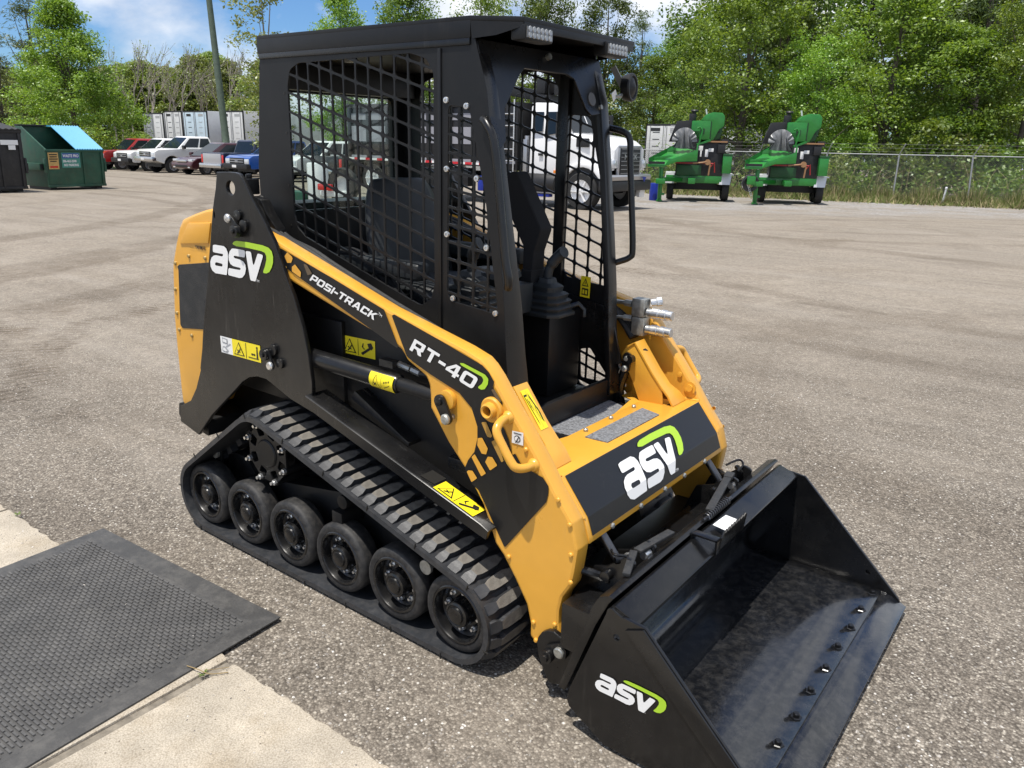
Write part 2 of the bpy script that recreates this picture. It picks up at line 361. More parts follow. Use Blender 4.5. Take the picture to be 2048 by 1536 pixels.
D={'lg_a':[(0.0,0.0),(0.0081,0.0013),(0.0367,0.0012),(0.0443,-0.0026),(0.0479,-0.0097),(0.0479,-0.0186),(0.0442,-0.0357),(0.0387,-0.0545),(0.0206,-0.0546),(0.0004,-0.055),(-0.0094,-0.0509),(-0.0144,-0.043),(-0.0137,-0.0336),(-0.0085,-0.0252),(-0.0005,-0.0207),(0.0082,-0.019),(0.027,-0.0194),(0.0312,-0.0182),(0.0323,-0.0152),(0.0297,-0.0142),(0.0129,-0.0142),(-0.0023,-0.0139)],'lg_ah':[(0.0029,-0.0345),(0.0066,-0.0327),(0.0254,-0.0336),(0.0278,-0.0356),(0.0264,-0.0385),(0.0233,-0.0395),(0.0057,-0.0395),(0.0012,-0.0385)],'lg_s':[(0.1046,-0.0005),(0.0854,-0.0),(0.0698,-0.0002),(0.0626,-0.0009),(0.0545,-0.0072),(0.0501,-0.015),(0.0496,-0.0241),(0.0537,-0.031),(0.0625,-0.0342),(0.0833,-0.0351),(0.0861,-0.0359),(0.0853,-0.0385),(0.0818,-0.0394),(0.0642,-0.0397),(0.0482,-0.0395),(0.0453,-0.0428),(0.043,-0.0536),(0.0603,-0.0544),(0.0799,-0.0552),(0.0895,-0.0531),(0.0985,-0.0457),(0.1031,-0.0351),(0.1019,-0.0269),(0.0967,-0.022),(0.0869,-0.0194),(0.0711,-0.0185),(0.0664,-0.017),(0.0672,-0.0144),(0.0708,-0.0136),(0.0865,-0.0139),(0.1014,-0.014),(0.1029,-0.0101)],'lg_v':[(0.1058,-0.0012),(0.12,-0.0009),(0.123,-0.0025),(0.1269,-0.0292),(0.1434,-0.0021),(0.1603,-0.0034),(0.1303,-0.0557),(0.116,-0.0556),(0.114,-0.0522)],'lg_sw':[(0.0649,0.008),(0.0712,0.0128),(0.0795,0.0152),(0.1127,0.0159),(0.1593,0.0145),(0.1778,0.0116),(0.1862,0.0061),(0.1891,-0.0034),(0.188,-0.0138),(0.1832,-0.0237),(0.1749,-0.033),(0.166,-0.0364),(0.1539,-0.0371),(0.1626,-0.0245),(0.1684,-0.0116),(0.1691,-0.0039),(0.165,0.0014),(0.1557,0.0034),(0.1136,0.0052),(0.0778,0.005)],'lg_dot':[(0.1342,-0.0531),(0.1375,-0.0507),(0.1404,-0.0529),(0.1397,-0.0564),(0.1368,-0.0567)],'tower':[(-1.0404,1.4243),(-0.9752,1.4268),(-0.9391,1.4265),(-0.9128,1.4224),(-0.8946,1.4092),(-0.8554,1.355),(-0.7951,1.2821),(-0.7399,1.2069),(-0.6816,1.0832),(-0.6567,1.0407),(-0.6168,0.9378),(-0.5957,0.8499),(-0.5834,0.751),(-0.5898,0.6447),(-0.7085,0.6681),(-0.8154,0.7065),(-0.8418,0.7143),(-0.8927,0.713),(-0.9414,0.7003),(-0.9879,0.6744),(-1.0265,0.6421),(-1.2131,0.492),(-1.3243,0.3812),(-1.4517,0.4093),(-1.4417,0.4799),(-1.4293,0.4844),(-1.357,0.5204),(-1.3071,0.5837),(-1.2633,0.6665),(-1.2645,0.6758),(-1.2374,0.7593),(-1.22,0.8332),(-1.1458,1.0716),(-1.1415,1.0991),(-1.1154,1.1864),(-1.0833,1.299),(-1.056,1.3677)],'hood':[(-0.9931,1.29),(-1.1334,1.2942),(-1.187,1.2851),(-1.2672,1.2641),(-1.3509,1.2394),(-1.375,1.2112),(-1.4125,1.1426),(-1.4499,1.063),(-1.4556,1.0335),(-1.4807,0.8412),(-1.4849,0.7268),(-1.4861,0.5306),(-1.4833,0.4648)],'vent':[(-1.1635,1.0953),(-1.3937,1.0617),(-1.4104,1.0522),(-1.4033,1.0396),(-1.424,0.8816),(-1.4302,0.8171),(-1.4183,0.8046),(-1.2474,0.8255)],'hoodcrease':[(-1.1489,1.2417),(-1.2995,1.2287),(-1.3739,1.1432),(-1.1765,1.1614)],'armtop':[(-0.9385,1.2814),(-0.7808,1.2199),(-0.4738,1.1269),(-0.2338,1.0547),(-0.0099,1.0029),(0.0722,0.9837),(0.1358,0.9638),(0.1593,0.9465),(0.1868,0.9176),(0.2266,0.8666),(0.293,0.787),(0.3524,0.7121),(0.4003,0.6437),(0.466,0.5634),(0.4889,0.4908),(0.4803,0.4177),(0.4721,0.3718),(0.4461,0.3263),(0.4373,0.2807),(0.4372,0.2381),(0.448,0.1999)],'armbot':[(0.3873,0.1289),(0.3633,0.1425),(0.3369,0.1508),(0.3376,0.1954),(0.3213,0.2544),(0.2761,0.3233),(0.2309,0.3841),(0.2009,0.4121),(0.1853,0.4496),(0.1532,0.5218),(0.0809,0.6182),(0.0146,0.685),(-0.0525,0.7725),(-0.0557,0.777),(-0.0571,0.8156),(-0.0603,0.848),(-0.0726,0.8701),(-0.0905,0.8803),(-0.1505,0.9074),(-0.1631,0.9244),(-0.1775,0.9385),(-0.7227,1.13)],'decP':[(-0.7401,1.1919),(-0.4742,1.1199),(-0.2402,1.0506),(-0.1824,0.9445),(-0.19,0.9399),(-0.7302,1.1341)],'decR':[(-0.2088,1.0383),(-0.1972,1.0426),(-0.0099,0.9933),(0.1477,0.9489),(0.1711,0.9332),(0.1908,0.9091),(0.1855,0.8937),(0.2232,0.853),(0.2087,0.8343),(0.2045,0.8125),(0.2255,0.7862),(0.2451,0.7517),(0.2588,0.7077),(0.2693,0.7172),(0.2901,0.6911),(0.348,0.6744),(0.3659,0.6716),(0.3858,0.6513),(0.3853,0.6302),(0.3875,0.6399),(0.3805,0.6026),(0.2399,0.413),(0.1388,0.5657),(0.112,0.5791),(0.0843,0.6206),(0.0977,0.6509),(0.1209,0.682),(0.132,0.7258),(0.1315,0.7635),(0.1095,0.8145),(0.0625,0.8496),(-0.0549,0.8849),(-0.1235,0.9094),(-0.148,0.9217)],'hex0':[(0.1476,0.7807),(0.1653,0.7862),(0.1885,0.7494),(0.1838,0.7429),(0.1709,0.7423)],'hex1':[(0.1352,0.7293),(0.1516,0.7348),(0.1732,0.7066),(0.167,0.6874),(0.1507,0.6857),(0.1339,0.7073)],'hex2':[(0.1127,0.6646),(0.1243,0.6774),(0.1674,0.6286),(0.1502,0.614)],'hex3':[(0.1642,0.6634),(0.1736,0.6823),(0.1898,0.6853),(0.2088,0.6647),(0.1825,0.6416)],'hex4':[(0.0946,0.6136),(0.1014,0.6197),(0.1166,0.6226),(0.1346,0.6039),(0.1136,0.5852)],'hex5':[(0.1856,0.7313),(0.2045,0.7441),(0.2313,0.6843),(0.2235,0.6782)],'hex6':[(0.1809,0.8863),(0.1935,0.889),(0.2191,0.8585),(0.2083,0.8528)],'hex7':[(0.1827,0.797),(0.2001,0.7997),(0.2045,0.8125),(0.1866,0.8397),(0.1807,0.8201)],'hex8':[(-0.7089,1.1655),(-0.693,1.18),(-0.6695,1.1682),(-0.666,1.1621),(-0.6756,1.1469),(-0.6964,1.1447)],'hex9':[(-0.6727,1.1342),(-0.6555,1.1439),(-0.6271,1.1212),(-0.6307,1.1027),(-0.6741,1.1185)],'hex10':[(-0.6126,1.1511),(-0.5948,1.1492),(-0.5694,1.1227),(-0.5937,1.1148)],'hex11':[(-0.7331,1.1455),(-0.7174,1.1424),(-0.6979,1.1289),(-0.7067,1.1239)],'tP':[(-0.5659,1.1213),(-0.586,1.0999),(-0.2842,1.0119)],'tR':[(-0.111,0.9822),(-0.1344,0.9448),(0.1132,0.8722)],'sw40':[(0.0643,0.9411),(0.0805,0.9426),(0.1597,0.9247),(0.1715,0.9145),(0.1698,0.8985),(0.1585,0.882),(0.1468,0.878),(0.131,0.881),(0.1485,0.8957),(0.1542,0.9079),(0.1482,0.9162),(0.0725,0.9347)],'gus':[(0.1204,0.7963),(0.117,0.8121),(0.1349,0.8438),(0.1694,0.8578),(0.2477,0.7552),(0.286,0.7103),(0.2933,0.6752),(0.1914,0.6906),(0.1653,0.739)],'foot':[(0.3763,0.1587),(0.3801,0.1801),(0.393,0.2023),(0.4108,0.2153),(0.433,0.2215),(0.5115,0.194),(0.4916,0.1181),(0.4679,0.0583),(0.4228,0.0451),(0.4026,0.0845),(0.3824,0.1239)],'bside':[(0.753,0.4114),(0.6938,0.4167),(0.6869,0.4152),(0.6652,0.4243),(0.6592,0.4289),(0.6507,0.4282),(0.6441,0.4212),(0.642,0.409),(0.5453,0.1377),(0.5377,0.0992),(0.5452,0.0791),(0.6454,0.021)],'lap':[(-0.2832,1.4381),(-0.2031,1.4521),(-0.09,1.2625),(-0.1187,1.182),(-0.1203,1.1062),(-0.1673,1.1008),(-0.166,1.1963),(-0.277,1.3829)],'decalT':[(-1.1041,0.8312),(-0.8595,0.8344),(-0.86,0.7709),(-1.1033,0.768)],'decalH':[(-0.5679,0.9007),(-0.4018,0.9046),(-0.4026,0.842),(-0.5658,0.8387)],'decalW':[(0.257,0.7815),(0.2955,0.7845),(0.2962,0.7467),(0.2565,0.7461)]}
TR={}
TR['maple']=[(-53.17,22.98,-0.65,10.24,4.37)]
TR['left']=[(-64.52,23.18,-0.74,9.04,2.1),(-63.47,20.21,-0.7,9.83,2.9),(-66.56,26.65,-0.8,12.0,2.23),(-76.56,26.62,-0.88,8.75,3.56)]
TR['birch']=[(-33.04,23.15,-0.49,9.73,1.69)]
TR['midback']=[(-37.07,31.38,-0.61,10.34,2.7),(-38.13,38.1,-0.69,12.08,3.56),(-31.75,37.91,-0.63,11.68,3.3),(-25.68,36.23,-0.57,11.01,2.83),(-24.61,40.8,-0.61,10.66,2.7)]
TR['pine']=[(-36.64,66.8,-0.99,14.23,1.73),(-36.32,72.05,-1.04,12.76,1.56),(-31.27,67.1,-0.94,12.24,2.14)]
TR['rightfront']=[(-13.45,34.81,-0.45,10.45,3.67),(-10.26,35.34,-0.43,6.91,2.47),(-8.0,38.31,-0.45,9.5,3.62),(-5.33,39.7,-0.44,7.31,3.33),(-2.85,40.32,-0.43,9.86,3.01)]
TR['rightmid']=[(-19.12,42.43,-0.58,8.89,2.9),(-14.8,43.2,-0.55,12.47,3.8),(-11.61,46.86,-0.57,13.27,4.48),(-7.99,48.34,-0.55,13.56,4.67),(-5.0,51.85,-0.57,13.43,4.48),(-2.11,51.52,-0.54,12.99,3.71),(-25.01,48.01,-0.69,7.95,3.56)]
TR['rightback']=[(-22.53,54.9,-0.74,15.75,5.71),(-17.57,58.65,-0.74,17.07,6.1),(-12.32,62.61,-0.74,17.79,6.1),(-7.67,66.12,-0.74,17.31,6.1),(-28.14,58.18,-0.82,10.93,4.61)]
TR['bush']=[(-8.54,32.76,-0.39,1.84,1.18),(-6.81,34.94,-0.4,2.21,1.32),(-5.7,36.16,-0.4,3.25,1.44),(-4.4,36.89,-0.4,2.68,1.43),(-3.15,37.96,-0.4,2.12,1.33),(-8.01,34.91,-0.41,2.8,1.23),(-4.09,38.75,-0.42,3.76,1.6),(-15.02,30.49,-0.42,1.8,0.8),(-2.06,37.78,-0.39,2.52,1.3),(-10.99,33.54,-0.42,2.13,1.37),(-10.95,36.08,-0.45,3.27,1.45)]
TR['trunkpine']=[(-5.63,45.1,-0.5,13.37,2.67),(-10.43,51.5,-0.61,16.04,2.38)]
TR['bare']=[(-95.82,47.16,-1.26,14.01,2.18),(-91.11,46.96,-1.22,13.0,2.41),(-84.6,45.61,-1.15,12.29,2.57),(-92.55,52.14,-1.28,11.35,2.22),(-84.92,49.13,-1.19,12.51,2.66),(-88.69,53.8,-1.27,11.65,2.2),(-87.69,57.06,-1.3,13.26,2.57),(-80.71,54.81,-1.22,11.36,2.11),(-101.89,51.35,-1.35,12.18,2.0),(-95.83,59.69,-1.39,11.54,2.06)]
TR['lowgreen']=[(-106.31,56.78,-1.44,12.22,6.04),(-102.08,62.49,-1.47,13.2,5.79),(-95.2,62.67,-1.42,12.39,4.54),(-109.19,62.13,-1.53,12.09,5.99),(-108.17,52.87,-1.42,11.19,5.24),(-74.53,53.21,-1.15,10.49,4.29),(-107.55,68.38,-1.58,14.54,5.81),(-112.15,57.38,-1.5,12.16,5.52),(-101.91,60.11,-1.44,11.22,4.98),(-58.64,30.13,-0.77,2.5,1.77),(-114.12,48.38,-1.42,12.49,6.98),(-108.04,40.44,-1.28,9.71,6.35)]
# ================================================================== ground
FX, FY = math.cos(YAW), math.sin(YAW)
KS = 0.0135
def gz(x, y):
    s = (x-CAM.x)*FX+(y-CAM.y)*FY-5.0
    return -KS*(s if s > 0.5 else (0.0 if s < -0.5 else 0.5*(s+0.5)**2))
def ground_material():
    m = bpy.data.materials.new('gravel_lot'); m.use_nodes = True; nt = m.node_tree; N = nt.nodes; L = nt.links; b = N['Principled BSDF']
    b.inputs['Roughness'].default_value = 0.92; b.inputs['Specular IOR Level'].default_value = 0.25
    tc = N.new('ShaderNodeTexCoord')
    def noise(sc, det=6, rough=0.6, vec=None, dist=0.0):
        n = N.new('ShaderNodeTexNoise'); n.inputs['Scale'].default_value = sc; n.inputs['Detail'].default_value = det; n.inputs['Roughness'].default_value = rough; n.inputs['Distortion'].default_value = dist
        L.new(vec or tc.outputs['Object'], n.inputs['Vector']); return n.outputs['Fac']
    def mapr(v, a, c, o0=0.0, o1=1.0):
        r = N.new('ShaderNodeMapRange'); r.inputs['From Min'].default_value = a; r.inputs['From Max'].default_value = c; r.inputs['To Min'].default_value = o0; r.inputs['To Max'].default_value = o1
        L.new(v, r.inputs[0]); return r.outputs[0]
    def mix(f, A, B_, mode='MIX'):
        x = N.new('ShaderNodeMix'); x.data_type = 'RGBA'; x.blend_type = mode
        if isinstance(f, float): x.inputs['Factor'].default_value = f
        else: L.new(f, x.inputs['Factor'])
        for k, v in (('A', A), ('B', B_)):
            if isinstance(v, tuple): x.inputs[k].default_value = (*v, 1)
            else: L.new(v, x.inputs[k])
        return x.outputs['Result']
    def math_(op, a, c):
        x = N.new('ShaderNodeMath'); x.operation = op
        for i, v in enumerate((a, c)):
            if isinstance(v, (int, float)): x.inputs[i].default_value = v
            else: L.new(v, x.inputs[i])
        return x.outputs[0]
    # stones
    v1 = N.new('ShaderNodeTexVoronoi'); v1.inputs['Scale'].default_value = 135; L.new(tc.outputs['Object'], v1.inputs['Vector'])
    v2 = N.new('ShaderNodeTexVoronoi'); v2.inputs['Scale'].default_value = 62; L.new(tc.outputs['Object'], v2.inputs['Vector'])
    sep = N.new('ShaderNodeSeparateColor'); L.new(v1.outputs['Color'], sep.inputs[0])
    ramp = N.new('ShaderNodeValToRGB'); e = ramp.color_ramp; L.new(sep.outputs[0], ramp.inputs[0])
    e.elements[0].position = 0.0; e.elements[0].color = (0.108, 0.092, 0.075, 1); e.elements[1].position = 1.0; e.elements[1].color = (0.49, 0.445, 0.375, 1)
    for p, c_ in ((0.35, (0.195, 0.169, 0.139, 1)), (0.62, (0.245, 0.214, 0.177, 1)), (0.86, (0.31, 0.272, 0.225, 1))):
        q = e.elements.new(p); q.color = c_
    gap = mapr(v1.outputs['Distance'], 0.25, 0.75, 1.0, 0.55)
    stones = mix(1.0, ramp.outputs[0], gap, 'MULTIPLY')
    sand = mix(mapr(noise(9, 8, 0.7), 0.3, 0.7), (0.272, 0.232, 0.186), (0.36, 0.312, 0.252))
    v3 = N.new('ShaderNodeTexVoronoi'); v3.inputs['Scale'].default_value = 34; L.new(tc.outputs['Object'], v3.inputs['Vector']); sp3 = N.new('ShaderNodeSeparateColor'); L.new(v3.outputs['Color'], sp3.inputs[0])
    sand = mix(0.42, sand, stones); grit = mapr(sp3.outputs[0], 0.0, 1.0, 0.84, 1.14); sand = mix(1.0, sand, grit, 'MULTIPLY'); stones = mix(0.6, stones, mix(1.0, stones, mapr(sp3.outputs[1], 0.0, 1.0, 0.75, 1.2), 'MULTIPLY'))
    # large patches: bare asphalt/aggregate near the building, sandy dust further out
    pos = N.new('ShaderNodeSeparateXYZ'); L.new(tc.outputs['Object'], pos.inputs[0])
    dx = math_('MULTIPLY', pos.outputs[0], FX); dy = math_('MULTIPLY', pos.outputs[1], FY)
    s = math_('ADD', math_('ADD', dx, dy), -(CAM.x*FX+CAM.y*FY))
    far = mapr(s, 3.2, 9.0)
    big = noise(0.42, 6, 0.6, dist=0.6); mid = noise(1.7, 7, 0.65)
    dusty = math_('ADD', math_('MULTIPLY', far, 0.75), math_('MULTIPLY', mapr(math_('ADD', math_('MULTIPLY', big, 0.6), math_('MULTIPLY', mid, 0.4)), 0.44, 0.62), 0.45))
    cl = N.new('ShaderNodeClamp'); L.new(dusty, cl.inputs[0])
    # vehicle tracks: streaks along a gentle arc
    mp = N.new('ShaderNodeMapping'); mp.inputs['Rotation'].default_value = (0, 0, -0.35); mp.inputs['Scale'].default_value = (0.12, 1.6, 1); L.new(tc.outputs['Object'], mp.inputs['Vector'])
    wob = N.new('ShaderNodeVectorMath'); wob.operation = 'ADD'; wn = N.new('ShaderNodeTexNoise'); wn.inputs['Scale'].default_value = 0.05; L.new(tc.outputs['Object'], wn.inputs['Vector'])
    wm = N.new('ShaderNodeVectorMath'); wm.operation = 'SCALE'; wm.inputs['Scale'].default_value = 9.0; L.new(wn.outputs['Color'], wm.inputs[0]); L.new(mp.outputs[0], wob.inputs[0]); L.new(wm.outputs[0], wob.inputs[1])
    trk = noise(1.3, 5, 0.6, wob.outputs[0]); mp2 = N.new('ShaderNodeMapping'); mp2.inputs['Rotation'].default_value = (0, 0, 0.55); mp2.inputs['Scale'].default_value = (0.10, 1.2, 1); L.new(tc.outputs['Object'], mp2.inputs['Vector'])
    trk2 = noise(1.1, 5, 0.6, mp2.outputs[0])
    base = mix(cl.outputs[0], stones, sand)
    base = mix(math_('MULTIPLY', mapr(trk, 0.49, 0.66), 0.34), base, mix(1.0, base, (0.62, 0.60, 0.58), 'MULTIPLY'))
    base = mix(math_('MULTIPLY', mapr(trk2, 0.56, 0.70), 0.35), base, (0.36, 0.325, 0.28))
    # ruts left by turning machines: arcs with cleat prints
    rut = None
    for cx_, cy_, R_, w_, k_ in ((-3.25, 2.25, 2.46, 0.20, 1.0), (-3.35, 3.49, 3.86, 0.26, 1.0), (-3.25, 2.25, 3.35, 0.18, 0.8), (2.46, 4.35, 3.19, 0.35, 0.28), (2.09, 14.57, 8.56, 0.25, 0.38), (2.09, 14.57, 10.3, 0.25, 0.35), (-22.5, -5.9, 15.9, 0.3, 0.55), (-22.5, -5.9, 17.5, 0.3, 0.5), (-37.8, -12.4, 29.6, 0.4, 0.5), (-37.8, -12.4, 32.0, 0.4, 0.45), (-12, 30, 16.5, 0.28, 0.4), (-12, 30, 18.4, 0.28, 0.4), (8, 40, 29.0, 0.35, 0.4)):
        ex, ey = math_('SUBTRACT', pos.outputs[0], cx_), math_('SUBTRACT', pos.outputs[1], cy_)
        dd = math_('ABSOLUTE', math_('ADD', math_('SUBTRACT', math_('SQRT', math_('ADD', math_('MULTIPLY', ex, ex), math_('MULTIPLY', ey, ey)), 0), R_), math_('MULTIPLY', math_('SUBTRACT', mid, 0.5), 0.5)), 0)
        r_ = math_('MULTIPLY', mapr(dd, w_, w_*0.55), k_)
        if R_ < 4 and cx_ < 0:
            cleat = math_('SINE', math_('MULTIPLY', math_('ARCTAN2', ey, ex), R_*2*PI/0.085), 0); r_ = math_('MULTIPLY', math_('MULTIPLY', r_, mapr(cleat, -0.6, 0.7, 0.40, 1.0)), math_('MULTIPLY', mapr(pos.outputs[0], -2.3, -3.2), mapr(noise(2.3, 5, 0.7), 0.40, 0.58)))
        rut = r_ if rut is None else math_('MAXIMUM', rut, r_)
    rut = math_('MULTIPLY', rut, mapr(noise(0.55, 6, 0.7), 0.36, 0.50))
    base = mix(math_('MULTIPLY', rut, 0.95), base, mix(1.0, base, (0.55, 0.51, 0.47), 'MULTIPLY'))
    # loose stones scattered over the dusty area
    sp = N.new('ShaderNodeSeparateColor'); L.new(v2.outputs['Color'], sp.inputs[0])
    msk = math_('MULTIPLY', mapr(v2.outputs['Distance'], 0.28, 0.22), mapr(sp.outputs[1], 0.80, 0.84))
    base = mix(msk, base, mix(sp.outputs[2], (0.22, 0.20, 0.18), (0.60, 0.57, 0.52)))
    stain = mapr(noise(0.9, 6, 0.7), 0.62, 0.74)
    base = mix(math_('MULTIPLY', stain, 0.35), base, (0.11, 0.098, 0.085))
    # grey washed gravel along the fence
    gy = mapr(math_('ADD', s, math_('MULTIPLY', noise(0.35, 5), 6.0)), 25.0, 28.5)
    rgt = mapr(math_('ADD', math_('MULTIPLY', pos.outputs[0], 1.0), 0.0), -22.0, -14.0)
    base = mix(math_('MULTIPLY', math_('MULTIPLY', gy, rgt), math_('MULTIPLY', mapr(noise(0.8, 6, 0.7), 0.36, 0.56), 0.75)), base, mix(mapr(noise(11, 6, 0.75), 0.38, 0.62), (0.16, 0.155, 0.15), (0.42, 0.41, 0.40)))
    ir = mapr(noise(0.23, 7, 0.72, dist=1.2), 0.53, 0.66); base = mix(math_('MULTIPLY', math_('MULTIPLY', ir, far), 0.45), base, mix(1.0, base, (0.66, 0.62, 0.57), 'MULTIPLY'))
    ir2 = mapr(noise(0.5, 7, 0.75, dist=0.8), 0.58, 0.70); base = mix(math_('MULTIPLY', ir2, 0.35), base, (0.40, 0.355, 0.29))
    L.new(base, b.inputs['Base Color'])
    bp = N.new('ShaderNodeBump'); bp.inputs['Strength'].default_value = 0.55; bp.inputs['Distance'].default_value = 0.006
    h = math_('ADD', mapr(v1.outputs['Distance'], 0.0, 0.7, 1.0, 0.0), math_('MULTIPLY', msk, 1.6)); h = math_('MULTIPLY', h, mapr(cl.outputs[0], 0.0, 1.0, 1.0, 0.45))
    h = math_('ADD', h, math_('MULTIPLY', noise(14, 6, 0.7), 1.6)); h = math_('SUBTRACT', h, math_('MULTIPLY', rut, 2.2)); h = math_('ADD', h, math_('MULTIPLY', sp3.outputs[0], 0.7)); L.new(h, bp.inputs['Height']); L.new(bp.outputs[0], b.inputs['Normal'])
    return m
MATS['gravel_lot'] = ground_material()
def ground():
    import numpy as np
    ss = np.concatenate([np.linspace(-30, 4, 12), np.linspace(4.3, 6, 8), np.linspace(7, 60, 30), np.linspace(65, 400, 20)]); tt = np.concatenate([np.linspace(-400, -60, 10), np.linspace(-50, 50, 41), np.linspace(60, 400, 10)])
    rx, ry = math.sin(YAW), -math.cos(YAW); vs = []; fs = []
    for s in ss:
        for t in tt:
            x, y = CAM.x+FX*s+rx*t, CAM.y+FY*s+ry*t; vs.append((x, y, gz(x, y)))
    n = len(tt)
    for i in range(len(ss)-1):
        for j in range(n-1): fs.append((i*n+j, i*n+j+1, (i+1)*n+j+1, (i+1)*n+j))
    b = MB(); b.add(vs, fs); o = b.obj('ground', 'gravel_lot', smooth=60); tagp(o, kind='structure')
ground()
# loose stones lying near the camera
def loose_stones():
    rnd = random.Random(4); b = MB()
    def stone(x, y, r, z0):
        a = rnd.random()*6.3; ca, sa = math.cos(a), math.sin(a); sx, sy, sz = r*rnd.uniform(0.8, 1.3), r*rnd.uniform(0.6, 1.0), r*rnd.uniform(0.45, 0.8)
        P = [(-1, -0.6, 0), (-0.2, -1, 0), (0.9, -0.5, 0), (0.8, 0.7, 0), (-0.3, 1, 0), (-0.9, 0.5, 0), (-0.4, -0.3, 1), (0.4, -0.2, 0.9), (0.1, 0.5, 1.0)]
        P = [(p[0]*sx*rnd.uniform(0.85, 1.15), p[1]*sy*rnd.uniform(0.85, 1.15), p[2]*sz) for p in P]
        b.cur = rnd.choice((0, 0, 1, 1, 2, 3))
        b.add([(x+ca*p[0]-sa*p[1], y+sa*p[0]+ca*p[1], z0+p[2]-0.001) for p in P], [(0, 1, 7, 6), (1, 2, 7), (2, 3, 8, 7), (3, 4, 8), (4, 5, 6, 8), (5, 0, 6), (6, 7, 8)])
    n = 0
    while n < 7000:
        x, y = rnd.uniform(-3.0, 2.6), rnd.uniform(-1.05, 3.2)
        if rnd.random() > math.exp(-max(0, math.hypot(x-1.0, y+1.2)-1.0)*0.55): continue
        if -1.56 < x < -0.45 and y < -0.76: continue
        stone(x, y, rnd.choice((0.0022, 0.003, 0.0035, 0.0045, 0.006)), 0.0); n += 1
    for k in range(45): stone(rnd.uniform(-1.45, -0.55), rnd.uniform(-1.9, -0.95), rnd.uniform(0.002, 0.005), 0.0205)
    for k in range(190): stone(rnd.uniform(-0.40, 0.6), -1.03-abs(rnd.gauss(0, 0.16)), rnd.uniform(0.0012, 0.0035), 0.0125)
    for k in range(60): stone(rnd.uniform(-2.0, -1.6), -1.03-abs(rnd.gauss(0, 0.1)), rnd.uniform(0.0015, 0.004), 0.0125)
    ms = [mat('stone_a', (0.46, 0.43, 0.39), 0.9), mat('stone_b', (0.27, 0.25, 0.22), 0.9), mat('stone_c', (0.60, 0.58, 0.54), 0.9), mat('stone_d', (0.15, 0.14, 0.13), 0.9)]
    tagp(b.obj('loose_stones', ['stone_a', 'stone_b', 'stone_c', 'stone_d'], smooth=0), kind='stuff')
loose_stones()
# ---------------- concrete slab
def concrete_material():
    m = mat('concrete', (0.50, 0.445, 0.362), 0.9, var=0.20, vscale=5, bump=0.25, bscale=150, dust=0.35, dustcol=(0.26, 0.22, 0.17))
    nt = m.node_tree; N = nt.nodes; L = nt.links; b = N['Principled BSDF']; old = b.inputs['Base Color'].links[0].from_socket; tc = N.new('ShaderNodeTexCoord')
    def mul(src, fac_socket, col):
        x = N.new('ShaderNodeMix'); x.data_type = 'RGBA'; x.blend_type = 'MULTIPLY'; L.new(fac_socket, x.inputs['Factor']); L.new(src, x.inputs['A']); x.inputs['B'].default_value = (*col, 1); return x.outputs['Result']
    def rng_(v, a, c_): r = N.new('ShaderNodeMapRange'); r.inputs['From Min'].default_value = a; r.inputs['From Max'].default_value = c_; L.new(v, r.inputs[0]); return r.outputs[0]
    v = N.new('ShaderNodeTexVoronoi'); v.inputs['Scale'].default_value = 26; L.new(tc.outputs['Object'], v.inputs['Vector']); old = mul(old, rng_(v.outputs['Distance'], 0.075, 0.045), (0.25, 0.23, 0.2))
    v2 = N.new('ShaderNodeTexVoronoi'); v2.inputs['Scale'].default_value = 210; L.new(tc.outputs['Object'], v2.inputs['Vector']); old = mul(old, rng_(v2.outputs['Distance'], 0.2, 0.9), (0.62, 0.60, 0.57))
    n = N.new('ShaderNodeTexNoise'); n.inputs['Scale'].default_value = 2.6; n.inputs['Detail'].default_value = 7; n.inputs['Roughness'].default_value = 0.7; L.new(tc.outputs['Object'], n.inputs['Vector']); old = mul(old, rng_(n.outputs['Fac'], 0.50, 0.66), (0.80, 0.76, 0.70))
    L.new(old, b.inputs['Base Color']); return m
concrete_material()
def slab(x0, x1, name='concrete_slab'):
    rnd = random.Random(int(x0*10)); P = []
    n = max(4, int((x1-x0)/0.025))
    for i in range(n+1): P.append((x0+(x1-x0)*i/n, -1.022+rnd.uniform(-0.006, 0.005)))
    P += [(x1, -4.5), (x0, -4.5)]
    b = MB(); b.prism(P, lambda u, v, w: Vector((u, v, w)), -0.10, 0.012); return tagp(b.obj(name, 'concrete', bevel=0.006), kind='structure')
slab(-0.395, 1.15, 'pavement'); slab(-2.02, -0.428, 'pavement'); slab(-3.6, -2.032, 'pavement')
b = MB(); b.bx(-0.428, -0.395, -4.5, -1.03, -0.10, 0.003); tagp(b.obj('pavement_joint', mat('joint', (0.20, 0.175, 0.14), 0.95, var=0.4, vscale=25, bump=0.5, bscale=60)), kind='structure')
